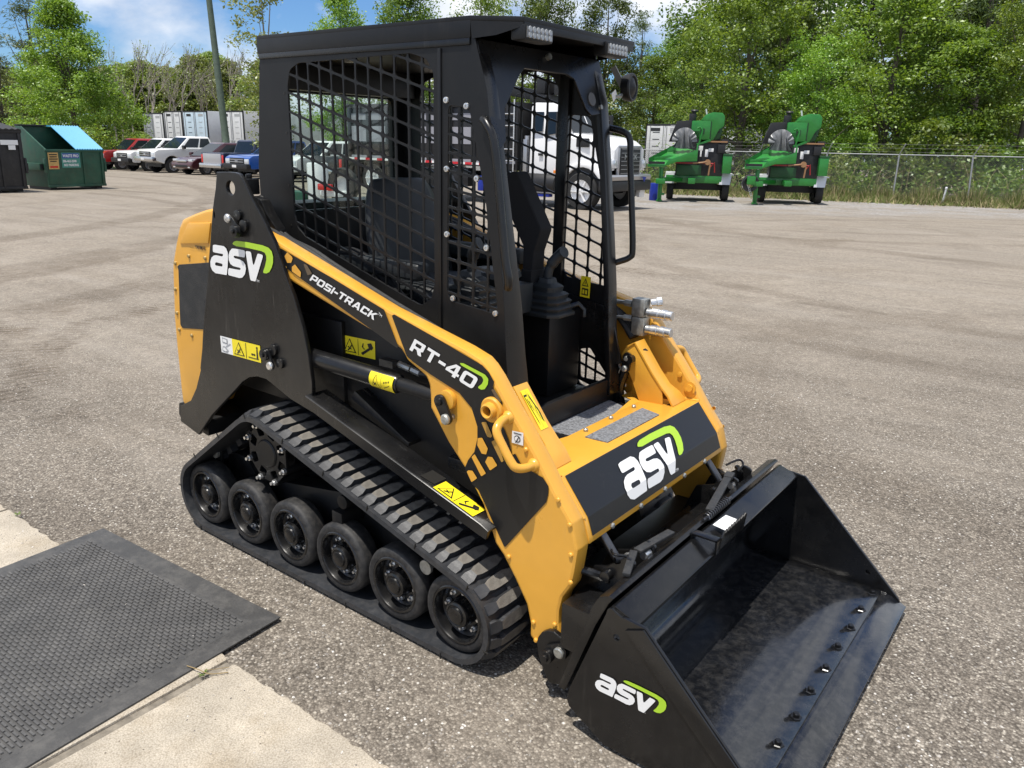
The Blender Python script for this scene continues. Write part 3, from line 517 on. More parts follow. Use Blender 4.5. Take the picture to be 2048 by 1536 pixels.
# ---------------- rubber mat
mt = thing('rubber_mat', 'black rubber scraper mat with rows of short raised bars lying across the concrete edge', 'floor mat', (-0.481, -0.789, 0.0), math.radians(3.6))
mat('mat_rubber', (0.055, 0.054, 0.053), 0.68, var=0.2, vscale=7, dust=0.50, dustcol=(0.19, 0.18, 0.165), rvar=0.08, bump=0.12, bscale=120)
b = MB(); WM, LM = 1.063, 2.1
b.prism([(-WM, 0), (0, 0), (0, -LM), (-WM, -LM)], lambda u, v, w: Vector((u, v, w+(0.0 if v > -0.25 else 0.0))), 0.0125, 0.0185); b.obj('mat_base', 'mat_rubber', mt, bevel=0.003)
b = MB(); b.loft([[(x0, y0, 0.0186), (x1, y0, 0.0186), (x1, y1, 0.0186), (x0, y1, 0.0186)] for (x0, x1, y0, y1) in ()] or [[(-WM+0.05, -0.075, 0.0187), (-0.062, -0.075, 0.0187), (-0.062, -LM+0.05, 0.0187), (-WM+0.05, -LM+0.05, 0.0187)], [(-WM+0.052, -0.077, 0.0195), (-0.064, -0.077, 0.0195), (-0.064, -LM+0.05, 0.0195), (-WM+0.052, -LM+0.05, 0.0195)]], cap=True)
b.obj('mat_field', 'mat_rubber', mt, smooth=0)
b = MB(); y = -0.092; r = 0
while y > -1.75:
    x = -WM+0.062+(0.0155 if r % 2 else 0.0)
    while x < -0.094:
        w, d = 0.0265, 0.0078; x0, x1, y0, y1 = x, x+w, y-d, y
        b.add([(x0, y0, 0.0194), (x1, y0, 0.0194), (x1, y1, 0.0194), (x0, y1, 0.0194), (x0+0.001, y0+0.001, 0.0238), (x1-0.001, y0+0.001, 0.0238), (x1-0.001, y1-0.001, 0.0238), (x0+0.001, y1-0.001, 0.0238)], [(4, 5, 6, 7), (0, 1, 5, 4), (1, 2, 6, 5), (2, 3, 7, 6), (3, 0, 4, 7)])
        x += 0.0310
    y -= 0.0132; r += 1
mat('mat_bar_rubber', (0.080, 0.078, 0.076), 0.62, var=0.3, vscale=6, dust=0.4, dustcol=(0.22, 0.21, 0.19))
o = b.obj('mat_bars', 'mat_bar_rubber', mt, smooth=0, norm=False); o['kind'] = 'stuff'
# little weed and twig at the mat edge
def weed(x, y, label, n=16, s=0.018, twig=True, seed=1):
    rnd = random.Random(seed); t = thing('weed', label, 'weed', (x, y, 0.012), math.radians(37)); b = MB()
    for i in range(n):
        a = rnd.random()*6.3; l = s*rnd.uniform(0.4, 1.0); h = l*rnd.uniform(0.3, 0.9); w = l*0.14; d = Vector((math.cos(a), math.sin(a), 0)); q = Vector((-d.y, d.x, 0))
        b.add([Vector((0, 0, 0.002)), d*l*0.55+q*w+Vector((0, 0, h*0.8)), d*l+Vector((0, 0, h)), d*l*0.55-q*w+Vector((0, 0, h*0.8))], [(0, 1, 2, 3)])
    b.obj('leaves', 'weed_green', t, smooth=0, norm=False)
    if twig:
        b = MB(); b.tube(smooth_path0([(-0.06, 0.030, 0.010), (-0.02, 0.012, 0.012), (0.02, -0.002, 0.008), (0.07, 0.012, 0.004)]), 0.0016, 5); b.tube([(0.0, 0.01, 0.012), (0.03, 0.02, 0.008), (0.065, 0.035, 0.005)], 0.0010, 5); b.obj('twig', 'twig', t)
def smooth_path0(P, n=5):
    P = [Vector(p) for p in P]; out = []
    for i in range(len(P)-1):
        a, b_, c_, d_ = P[max(i-1, 0)], P[i], P[i+1], P[min(i+2, len(P)-1)]
        for k in range(n):
            t = k/n; out.append(0.5*((2*b_)+(c_-a)*t+(2*a-5*b_+4*c_-d_)*t*t+(3*b_-a-3*c_+d_)*t**3))
    out.append(P[-1]); return out
mat('weed_green', (0.14, 0.22, 0.035), 0.7); mat('twig', (0.27, 0.20, 0.10), 0.9)
weed(-0.415, -1.115, 'small weed with a dry twig in the joint beside the mat'); weed(-1.93, -1.02, 'tiny weed at the slab joint behind the mat', 14, 0.018, False, 3)
# ================================================================== the compact track loader
YR = yplane(-0.511)
loader = thing('track_loader', 'yellow and black compact track loader standing in front of the black mat, bucket lowered', 'track loader')

# ---------------- tracks
CI = [(-1.232, 0.160, 0.130), (-0.850, 0.428, 0.137), (0.105, 0.160, 0.130)]
def belt_path(off, step=0.0125):
    def tang(a, b):
        dx, dz = b[0]-a[0], b[1]-a[1]; d = math.hypot(dx, dz); g = math.atan2(dz, dx); al = math.acos((a[2]-b[2])/d)
        return g+al
    t01, t12 = tang(CI[0], CI[1]), tang(CI[1], CI[2]); t20 = -PI/2
    seq = [(CI[0], 3*PI/2, t01), (CI[1], t01, t12), (CI[2], t12, t20)]
    pts = []
    for c, a0, a1 in seq:
        n = max(2, int(abs(a0-a1)*c[2]/0.02))
        for i in range(n+1):
            a = a0+(a1-a0)*i/n; pts.append((c[0]+c[2]*math.cos(a), c[1]+c[2]*math.sin(a), a))
    out = [(x+math.cos(a)*off, z+math.sin(a)*off) for x, z, a in pts]
    return out
def resample(P, n):
    P = P+[P[0]]; D_ = [0]
    for i in range(1, len(P)): D_.append(D_[-1]+math.dist(P[i], P[i-1]))
    T = D_[-1]; out = []; k = 0
    for i in range(n):
        s = T*i/n
        while D_[k+1] < s: k += 1
        f = (s-D_[k])/max(1e-9, D_[k+1]-D_[k]); x = P[k][0]+(P[k+1][0]-P[k][0])*f; z = P[k][1]+(P[k+1][1]-P[k][1])*f
        tx, tz = P[k+1][0]-P[k][0], P[k+1][1]-P[k][1]; l = math.hypot(tx, tz); out.append((x, z, tx/l, tz/l))
    return out, T
def lug_mesh(wide):
    k = 1.0 if wide else 0.82
    half = [(0.017, 0.012), (0.0185, 0.030), (0.0125, 0.048), (0.0175, 0.066), (0.0190, 0.090), (0.0190, 0.135), (0.0135, 0.158), (0.0105, 0.170), (0.0120, 0.200), (0.0100, 0.265)]
    b = MB(); half = [(s*1.04, w) for s, w in half]; pts = [(-s*k, w) for s, w in half]+[(s*k, w) for s, w in reversed(half)]
    n = len(pts); base = [(s*1.18, w, -0.002) for s, w in pts]
    hh = lambda w: 0.003 if w < 0.02 else (0.010 if w < 0.04 else 0.018)
    top = [(s, w, hh(w)) for s, w in pts]
    b.add(base+top, [(i, (i+1) % n, n+(i+1) % n, n+i) for i in range(n)])
    b.cur = 1
    h = len(half); q = [(n+i, n+i+1, n+n-2-i, n+n-1-i) for i in range(h-1)]
    b.f += [q_ for q_ in q]; b.m += [1 if 2 <= j <= 6 else 0 for j in range(len(q))]
    return b.mesh('tread_lug', ['track_rubber', 'dusty_lug'], smooth=0)
LUG = [lug_mesh(True), lug_mesh(False)]
def make_track(sgn):
    inn, outp = belt_path(0.0), belt_path(0.018)
    b = MB(); n = len(inn); y0, y1 = 0.600*sgn, 0.325*sgn
    vs = [(x, y0, z) for x, z in outp]+[(x, y0, z) for x, z in inn]+[(x, y1, z) for x, z in outp]+[(x, y1, z) for x, z in inn]
    fs = []
    for i in range(n):
        j = (i+1) % n
        fs += [(i, j, n+j, n+i), (2*n+i, 3*n+i, 3*n+j, 2*n+j), (i, 2*n+i, 2*n+j, j), (n+i, n+j, 3*n+j, 3*n+i)]
    b.add(vs, fs)
    # small guide blocks inside the belt
    pts, T = resample(inn, 40)
    for x, z, tx, tz in pts:
        nx, nz = tz, -tx
        R = Matrix(((tx, 0, -tz), (0, 1, 0), (tz, 0, tx)))
        b.box((x+nx*-0.0, sgn*0.462, z), (0.035, 0.03, 0.05), R)
    tr = b.obj('rubber_track', 'track_rubber', loader, smooth=40)
    pts, T = resample(outp, 68)
    for i, (x, z, tx, tz) in enumerate(pts):
        nx, nz = -tz, tx                                   # outward
        Mx = Matrix(((tx, 0, nx, x), (0, -sgn, 0, y0), (tz, 0, nz, z), (0, 0, 0, 1))) if False else Matrix(((tx, 0, nx, x), (0, -sgn, 0, y0), (tz, 0, nz, z), (0, 0, 0, 1)))
        o = link('tread_lug', LUG[1 if i % 4 == 2 else 0], tr); o.matrix_local = Mx
        # a slim joint gap is cut every fourth lug
    g = MB()
    for i, (x, z, tx, tz) in enumerate(pts):
        if i % 4 == 0:
            xm, zm = x+tx*0.0215, z+tz*0.0215
            g.box((xm, sgn*0.6005, zm-tz*0), (0.003, 0.004, 0.020), Matrix(((tx, 0, -tz), (0, 1, 0), (tz, 0, tx))))
    g.obj('belt_joint', 'print_black', tr, smooth=0)
    return tr
make_track(-1); make_track(1)

# ---------------- road wheels
def wheel_meshes():
    ax = (0, -1, 0)
    b = MB(); b.lathe([(0.098, -0.002), (0.112, 0.0), (0.121, -0.004), (0.127, -0.014), (0.127, -0.066), (0.120, -0.076), (0.09, -0.078)], (0, 0, 0), ax, 40, cap=False)
    ty = b.mesh('tyre', 'rubber', smooth=40)
    b = MB(); b.lathe([(0.0985, -0.003), (0.094, 0.001), (0.0885, 0.0), (0.086, -0.006), (0.083, -0.034), (0.073, -0.046), (0.045, -0.050), (0.0, -0.050)], (0, 0, 0), ax, 40, cap=False)
    b.lathe([(0.0885, -0.0035), (0.0885, 0.0)], (0, 0, 0), ax, 40, cap=False)
    rim = b.mesh('rim', 'rim_black', smooth=32)
    b = MB(); b.lathe([(0.047, -0.05), (0.044, -0.012), (0.041, -0.002), (0.034, 0.001), (0.032, -0.001), (0.029, -0.001), (0.027, 0.004), (0.022, 0.006), (0.0, 0.006)], (0, 0, 0), ax, 28, cap=False)
    hub = b.mesh('hub', 'rim_black', smooth=30)
    b = MB(); b.lathe([(0.0108, 0), (0.0108, 0.009), (0.0085, 0.012), (0.0, 0.012)], (0, 0, 0), ax, 6, cap=False); b.lathe([(0.0058, 0.011), (0.0052, 0.021), (0, 0.0215)], (0, 0, 0), ax, 8, cap=False)
    nut = b.mesh('lug_nut', 'steel', smooth=0)
    return ty, rim, hub, nut
TY, RIM, HUB, NUT = wheel_meshes()
def road_wheel(x, y, flip):
    w = link('road_wheel', TY, loader); w.location = (x, y, 0.160); w.rotation_euler = (0, 0, PI if flip else 0)
    link('rim', RIM, w); link('hub', HUB, w)
    for k in range(8):
        g = 2*PI*(k+0.5)/8+0.3; nn = link('lug_nut', NUT, w); nn.location = (0.0640*math.cos(g), 0.046, 0.0640*math.sin(g)); nn.rotation_euler = (0, g, 0)
for i in range(6):
    x = -1.232+0.2674*i
    road_wheel(x, -0.576, False); road_wheel(x, 0.576, True)
    b = MB(); b.lathe([(0.127, 0), (0.127, 0.07)], (x, -0.345, 0.16), (0, -1, 0), 28); b.lathe([(0.127, 0), (0.127, 0.07)], (x, 0.415, 0.16), (0, -1, 0), 28)
    b.cyl((x, -0.5, 0.16), (x, 0.5, 0.16), 0.025); b.obj('inner_road_wheel', 'rubber', loader)
# drive sprocket, brackets, undercarriage frame
for sg in (-1, 1):
    f = frame((-0.850, 0.535*sg, 0.428), (1, 0, 0), (0, 0, 1)) if sg < 0 else frame((-0.850, 0.535, 0.428), (-1, 0, 0), (0, 0, 1))
    out = [(0.118*math.cos(2*PI*i/8+0.39), 0.118*math.sin(2*PI*i/8+0.39)) for i in range(8)]; holes = []
    for i in range(8):
        a = 2*PI*i/8+0.39
        holes.append(fillet([(r*math.cos(a+d), r*math.sin(a+d)) for r, d in ((0.071, -0.26), (0.104, -0.20), (0.104, 0.20), (0.071, 0.26))], 0.006, 2))
    sp = plate('drive_sprocket', out, holes, f, -0.006, 0.006, 'black_satin', loader, bevel=0.001)
    b = MB()
    b.lathe([(0.055, -0.05), (0.055, 0.008), (0.05, 0.012), (0.0, 0.012)], f(0, 0, 0), f(0, 0, 1)-f(0, 0, 0), 32)
    b.lathe([(0.09, -0.16), (0.09, -0.05)], f(0, 0, 0), f(0, 0, 1)-f(0, 0, 0), 24); b.obj('sprocket_hub', 'black_satin', sp)
    rb = MB(); nb = MB()
    for i in range(8):
        a = 2*PI*i/8+0.39; p = (0.110*math.cos(a), 0.110*math.sin(a))
        rb.cyl(f(*p, -0.15), f(*p, 0.008), 0.014, 10); nb.cyl(f(*p, 0.008), f(*p, 0.018), 0.011, 6); nb.cyl(f(*p, 0.018), f(*p, 0.030), 0.006, 8)
    rb.obj('sprocket_roller', 'black_satin', sp); nb.obj('roller_bolt', 'steel', sp, smooth=0)
    b = MB(); yp = frame((0, 0.49*sg, 0), (1, 0, 0), (0, 0, 1))
    b.prism([(-1.27, 0.22), (-1.235, 0.22), (-1.228, 0.33), (-1.25, 0.345), (-1.275, 0.33)], yp, -0.006, 0.006)
    b.prism([(-1.16, 0.12), (-0.02, 0.12), (0.02, 0.20), (-0.04, 0.30), (-0.40, 0.36), (-0.75, 0.30), (-1.10, 0.24)], frame((0, 0.42*sg, 0), (1, 0, 0), (0, 0, 1)), -0.04, 0.04)
    b.prism([(-1.20, 0.10), (0.05, 0.10), (0.06, 0.26), (-0.30, 0.43), (-0.80, 0.52), (-1.10, 0.36)], frame((0, 0.33*sg, 0), (1, 0, 0), (0, 0, 1)), -0.005, 0.005)
    b.box((-0.45, 0.5*sg, 0.30), (0.05, 0.12, 0.05)); b.cyl((-0.42, 0.56*sg, 0.37), (-0.42, 0.4*sg, 0.37), 0.025)
    b.obj('undercarriage_frame', 'black_satin', loader, bevel=0.003)
    b = MB(); b.cyl((-1.250, 0.500*sg, 0.315), (-1.250, 0.512*sg, 0.315), 0.021, 20); b.obj('retainer_washer', 'zinc', loader)
    b = MB(); b.cyl((-0.040, 0.545*sg, 0.262), (-0.040, 0.556*sg, 0.262), 0.024, 20); b.cyl((-0.040, 0.44*sg, 0.262), (-0.040, 0.545*sg, 0.262), 0.014); b.obj('tension_washer', 'zinc', loader)

# ---------------- chassis
b = MB()
b.bx(-1.42, 0.08, -0.325, 0.325, 0.24, 0.612); b.bx(-1.25, -0.55, -0.42, 0.42, 0.60, 0.95); b.bx(-1.25, -1.0, -0.47, 0.47, 0.95, 1.24)
b.obj('chassis', 'black_satin', loader, bevel=0.006)
for sg in (-1, 1):
    b = MB(); b.prism([(-0.66, 0.50), (0.10, 0.40), (0.26, 0.42)]+([(0.22, 0.62), (-0.12, 0.90)] if sg < 0 else [(0.20, 0.50), (-0.10, 0.64), (-0.28, 0.94)])+[(-0.70, 1.10), (-0.85, 1.16), (-0.80, 0.66)], frame((0, 0.40*sg, 0), (1, 0, 0), (0, 0, 1)), -0.004, 0.004)
    sp = b.obj('side_panel', 'black_satin', loader, bevel=0.002)
    b = MB(); b.prism([(-0.47, 0.705), (-0.20, 0.600), (-0.20, 0.612), (-0.45, 0.735)], frame((0, 0.43*sg, 0), (1, 0, 0), (0, 0, 1)), -0.03, 0.03); b.obj('panel_ledge', 'black_paint', sp, bevel=0.002)
def warning(name, quad, fn, w, parent, n=2, white_first=False):
    """yellow safety sticker with black pictograms; quad = bl, br, tr, tl in the plane"""
    bl, br, tr, tl = [Vector(q) for q in quad]
    def P(s, t): q = bl*(1-s)*(1-t)+br*s*(1-t)+tr*s*t+tl*(1-s)*t; return q.x, q.y
    b = MB(); K = 0.001
    def poly(pts, dz, m): b.cur = m; b.poly([fn(*P(*p), w+dz) for p in pts])
    s0 = 0.0
    if white_first:
        s0 = 0.30; poly([(0, 0), (s0, 0), (s0, 1), (0, 1)], 0, 2)
        for q in ([(0.03, 0.10), (0.16, 0.06), (0.20, 0.20), (0.12, 0.42), (0.05, 0.40)], [(0.15, 0.40), (0.27, 0.62), (0.25, 0.66), (0.13, 0.45)], [(0.05, 0.62), (0.19, 0.58), (0.19, 0.90), (0.05, 0.94)]):
            poly(q, K, 3)
        poly([(0.07, 0.69), (0.17, 0.66), (0.17, 0.84), (0.07, 0.87)], 2*K, 2); poly([(0.06, 0.16), (0.14, 0.12), (0.16, 0.2), (0.11, 0.34), (0.07, 0.33)], 2*K, 2)
    poly([(s0, 0), (1, 0), (1, 1), (s0, 1)], 0, 0)
    h = (1-s0)/2; c = s0+h*0.5
    poly([(c-h*0.38, 0.12), (c+h*0.38, 0.12), (c, 0.90)], K, 1); poly([(c-h*0.30, 0.17), (c+h*0.30, 0.17), (c, 0.80)], 2*K, 0)
    poly([(c-h*0.14, 0.24), (c-h*0.02, 0.36), (c-h*0.12, 0.40), (c-h*0.08, 0.46), (c+h*0.02, 0.40), (c+h*0.10, 0.56), (c+h*0.15, 0.52), (c+h*0.06, 0.36), (c+h*0.16, 0.30), (c+h*0.02, 0.30), (c-h*0.08, 0.20)], 3*K, 1)
    c2 = s0+h*1.5
    poly([(s0+h-0.006, 0.04), (s0+h+0.006, 0.04), (s0+h+0.006, 0.96), (s0+h-0.006, 0.96)], K, 1)
    if n == 2:
        poly([(c2-h*0.34, 0.20), (c2-h*0.24, 0.10), (c2+h*0.26, 0.50), (c2+h*0.18, 0.60)], K, 1); poly([(c2+h*0.05, 0.78), (c2+h*0.28, 0.86), (c2+h*0.40, 0.62), (c2+h*0.30, 0.46), (c2+h*0.12, 0.60)], K, 1)
        poly([(c2-h*0.28, 0.56), (c2-h*0.20, 0.78), (c2-h*0.16, 0.76), (c2-h*0.20, 0.56), (c2-h*0.10, 0.46), (c2-h*0.14, 0.42)], K, 1)
    else:
        poly([(c2-h*0.35, 0.14), (c2+h*0.38, 0.14), (c2+h*0.38, 0.19), (c2-h*0.35, 0.19)], K, 1); poly([(c2+h*0.22, 0.2), (c2+h*0.34, 0.2), (c2+h*0.32, 0.74), (c2+h*0.24, 0.74)], K, 1)
        poly([(c2+h*0.23, 0.76), (c2+h*0.33, 0.76), (c2+h*0.33, 0.88), (c2+h*0.23, 0.88)], K, 1)
        poly([(c2-h*0.16, 0.38), (c2-h*0.06, 0.30), (c2-h*0.06, 0.34), (c2+h*0.06, 0.34), (c2+h*0.06, 0.30), (c2+h*0.16, 0.38), (c2+h*0.06, 0.46), (c2+h*0.06, 0.42), (c2-h*0.06, 0.42), (c2-h*0.06, 0.46)], K, 1)
    return b.obj(name, ['warning_yellow', 'print_black', 'label_white', 'grey_print'], parent, smooth=0, norm=False)
warning('warning_sticker', [D['decalH'][3], D['decalH'][2], D['decalH'][1], D['decalH'][0]], yplane(-0.404), 0.002, loader)

# ---------------- side rails / steps over the tracks
for sg in (-1, 1):
    b = MB(); p0, p1 = Vector((-0.60, 0, 0.709)), Vector((0.195, 0, 0.478))
    d = (p1-p0).normalized(); nz = Vector((-d.z, 0, d.x))
    def R_(s, t, y): q = p0+d*s+nz*t; return (q.x, y, q.z)
    Lr = (p1-p0).length; ya, yb = -0.548*1, -0.455
    f = lambda s, t, y: R_(s, t, y*(-sg) if sg > 0 else y)
    prof = [(ya, -0.040), (ya, -0.004), (ya+0.006, 0.0), (yb, 0.0), (yb, -0.010), (ya+0.012, -0.010), (ya+0.012, -0.040)]
    secs = [[f(s, t if s < Lr-0.005 else t*0.8-0.006, y) for y, t in prof] for s in (0, Lr*0.5, Lr-0.02, Lr+0.012)]
    b.loft(secs); rl = b.obj('side_rail', 'black_paint', loader, smooth=40)
    b = MB(); b.add([f(s, 0.002, y) for s, y in ((0.545, -0.535), (0.545, -0.480), (0.600, -0.475), (0.600, -0.53))], [(0, 1, 2, 3)]); b.obj('rail_slot', 'print_black', rl, smooth=0)  # flat black sheet painted as the shade inside an open slot
    if sg < 0:
        fr = frame(R_(0, 0, 0), d, (0, 1, 0)); fr2 = lambda u, v, w=0.0: Vector(R_(u, w, v))
        warning('warning_sticker', [(0.610, -0.546), (0.775, -0.546), (0.775, -0.488), (0.610, -0.488)], fr2, 0.003, loader)
# ---------------- rear hood
b = MB()
hp = [(-1.10, 1.285)]+[p for p in D['hood'][1:]]+[(-1.38, 0.47), (-1.33, 0.55), (-1.24, 0.84), (-1.10, 0.95)]
b.prism(hp, yplane(0), -0.498, 0.498)
hood = b.obj('engine_hood', 'yellow_paint', loader, bevel=0.022, seg=3)
cx_ = D['hoodcrease']
b = MB(); b.bx(-1.20, -1.06, -0.44, 0.44, 1.20, 1.302); b.obj('hood_grille', 'black_satin', hood, bevel=0.006)
b = MB(); b.prism([cx_[0], cx_[1], cx_[2], cx_[3]], yplane(-0.493), -0.002, 0.011); b.obj('hood_facet', 'yellow_paint', hood, bevel=0.009)
plate('side_vent', fillet(D['vent'], 0.012), [], yplane(-0.498), -0.002, 0.0025, 'vent_mesh', hood)
b = MB()
for px, pz in ((-1.422, 1.064), (-1.442, 0.959), (-1.448, 0.862), (-1.443, 0.795), (-1.354, 0.785), (-1.32, 1.102), (-1.210, 1.106)):
    b.lathe([(0.008, 0.0), (0.008, 0.004), (0.0055, 0.007), (0, 0.0075)], (px, -0.497, pz), (0, -1, 0), 10, cap=False)
b.obj('hood_bolt', 'bolt_brass', hood)
fY = yplane(-0.4935)
text('lettering', 'YANMAR', 0.0185, fY, 0.0075, 'print_black', hood, bold=0.0006, sx=0.92).location = (-1.268, 0, 1.136)
text('lettering', 'Powered by', 0.0075, fY, 0.0075, 'print_black', hood, sx=0.9).location = (-1.305, 0, 1.134)
b = MB(); b.prism(fillet([(-1.475, 0.478), (-1.505, 0.470), (-1.515, 0.42), (-1.50, 0.40), (-1.30, 0.37), (-1.30, 0.44)], 0.01), yplane(0), -0.50, 0.50); b.obj('rear_bumper', 'black_satin', loader, bevel=0.01)

# ---------------- rear towers
fT = yplane(-0.530)
hole = [(-0.966+0.0255*math.cos(2*PI*i/20), 1.374+0.0245*math.sin(2*PI*i/20)) for i in range(20)]
hole2 = [(-1.078+0.004*math.cos(2*PI*i/8), 1.275+0.014*math.sin(2*PI*i/8)) for i in range(8)]
tower = plate('rear_tower', D['tower'], [hole, hole2], fT, -0.016, 0.0, 'tower_black', loader, bevel=0.002)
b = MB()
for px, pz, qx, qz in ((-0.926, 1.232, -0.963, 1.273), (-0.808, 0.815, -0.781, 0.779)):
    b.cur = 0; dx, dz = qx-px, qz-pz; l = math.hypot(dx, dz); ux, uz = dx/l, dz/l; nx, nz = -uz, ux
    pts = []
    for k in range(9): a = PI/2+PI*k/8; pts.append((px+0.023*(math.cos(a)*ux+math.sin(a)*nx), pz+0.023*(math.cos(a)*uz+math.sin(a)*nz)))
    for k in range(9): a = -PI/2+PI*k/8; pts.append((qx+0.015*(math.cos(a)*ux+math.sin(a)*nx), qz+0.015*(math.cos(a)*uz+math.sin(a)*nz)))
    b.prism(pts, fT, 0.012, 0.020); b.cyl((px, -0.53, pz), (px, -0.56, pz), 0.021, 18); b.cyl((px+0.03, -0.53, pz+0.02), (px+0.03, -0.541, pz+0.02), 0.020, 16); b.cyl((qx+0.036, -0.53, qz+0.012), (qx+0.036, -0.540, qz+0.012), 0.018, 16)
    b.cyl((px, -0.56, pz), (px, -0.567, pz), 0.009, 8); b.cyl((px, -0.53, pz), (px, -0.44, pz), 0.02)
b.obj('pin_lock', 'black_paint', tower, bevel=0.0015)
b = MB()
for qx, qz in ((-0.963, 1.273), (-0.781, 0.779)): b.lathe([(0.0155, 0), (0.0155, 0.006), (0.012, 0.010), (0, 0.011)], (qx, -0.549, qz), (0, -1, 0), 18, cap=False)
b.obj('pin_bolt', 'steel', tower)
warning('warning_sticker', [D['decalT'][3], D['decalT'][2], D['decalT'][1], D['decalT'][0]], fT, 0.002, tower, n=3, white_first=True)
def logo(fn, w, parent, sc=1.0, org=(0, 0), dot='tm', rot=0.0):
    cr, sr = math.cos(rot), math.sin(rot)
    T_ = lambda P: [(org[0]+sc*(cr*x-sr*y), org[1]+sc*(sr*x+cr*y)) for x, y in P]
    os_ = []
    for k, hl, m in (('a', ['ah'], 'white_decal'), ('s', [], 'white_decal'), ('v', [], 'white_decal'), ('sw', [], 'green_decal')):
        me = plate_mesh('logo', fillet(T_(D['lg_'+k]), 0.003*sc, 2), [fillet(T_(D['lg_'+h]), 0.002*sc, 2) for h in hl], lambda u, v, z: Vector((u, v, z)), 0, 0, m, 0, 0)
        os_.append(me)
    bm = bmesh.new()
    for i, me in enumerate(os_):
        n0 = len(bm.faces); bm.from_mesh(me); bm.faces.ensure_lookup_table()
        for f_ in bm.faces[n0:]: f_.material_index = 1 if i == 3 else 0
    return bm, T_
def logo_obj(fn, w, parent, sc, org, rot=0.0, dot='TM', fold=None):
    bm, T_ = logo(fn, w, parent, sc, org, dot, rot)
    if fold is not None: bmesh.ops.bisect_plane(bm, geom=bm.verts[:]+bm.edges[:]+bm.faces[:], plane_co=(0, fold, 0), plane_no=(0, 1, 0))
    for v in bm.verts: v.co = fn(v.co.x, v.co.y, w)
    me = bpy.data.meshes.new('logo'); bm.to_mesh(me); bm.free(); finish(me, ['white_decal', 'green_decal'], 0)
    o = link('logo', me, parent)
    p = T_([D['lg_dot'][0]])[0]
    text('lettering', dot, 0.0065*sc, fn, w, 'white_decal', parent, sx=0.9).location = (0, 0, 0)
    return o, p
def at_fn(fn, p, rot=0.0):
    c_, s_ = math.cos(rot), math.sin(rot)
    return lambda u, v, w=0.0: fn(p[0]+c_*u-s_*v, p[1]+s_*u+c_*v, w)
def place_logo(fn, w, parent, sc, org, rot=0.0, fold=None, tm='TM'):
    bm, T_ = logo(fn, w, parent, sc, org, tm, rot)
    if fold is not None: bmesh.ops.bisect_plane(bm, geom=bm.verts[:]+bm.edges[:]+bm.faces[:], plane_co=(0, fold, 0), plane_no=(0, 1, 0))
    for v in bm.verts: v.co = fn(v.co.x, v.co.y, w)
    me = bpy.data.meshes.new('logo'); bm.to_mesh(me); bm.free(); finish(me, ['white_decal', 'green_decal'], 0); link('logo', me, parent)
    p = T_([(D['lg_dot'][0][0]-0.001, D['lg_dot'][0][1]-0.003)])[0]
    text('lettering', tm, 0.0065*sc, at_fn(fn, p, rot), w, 'white_decal', parent)
place_logo(fT, 0.0025, tower, 1.85, (-1.0985, 1.1675))
tower2 = mirrored(bpy.data.objects['rear_tower'])
for ch in list(tower2.children):
    if ch.name.startswith(('logo', 'lettering', 'warning')): bpy.data.objects.remove(ch)

# ---------------- lift arms
armo = [(-0.985, 1.262)]+[p for p in D['armtop'][1:]]+D['armbot'][:-2]+[D['armbot'][-2], (-0.985, 1.165)]
arm = plate('lift_arm', fillet(armo, 0.02, 3), [], YR, -0.060, 0.0, 'yellow_paint', loader, bevel=0.010, smooth=40)
def decal_mesh():
    pass
dp = plate('decal_panel', fillet(D['decP'], 0.008), [], YR, 0, 0, 'black_decal', arm)
dr = plate('decal_panel', fillet(D['decR'], 0.004, 2), [], YR, 0, 0, 'black_decal', arm)
for o in (dp, dr):
    for v in o.data.vertices: v.co.y -= 0.0025
for i in range(12):
    m_ = 'dark_yellow' if i in (6, 7, 10) else ('faded_yellow' if i in (5, 0, 11) else 'yellow_paint')
    q = plate('decal_hexagon', fillet(D['hex%d' % i], 0.002, 1), [], YR, 0, 0, m_, arm)
    for v in q.data.vertices: v.co.y -= 0.005
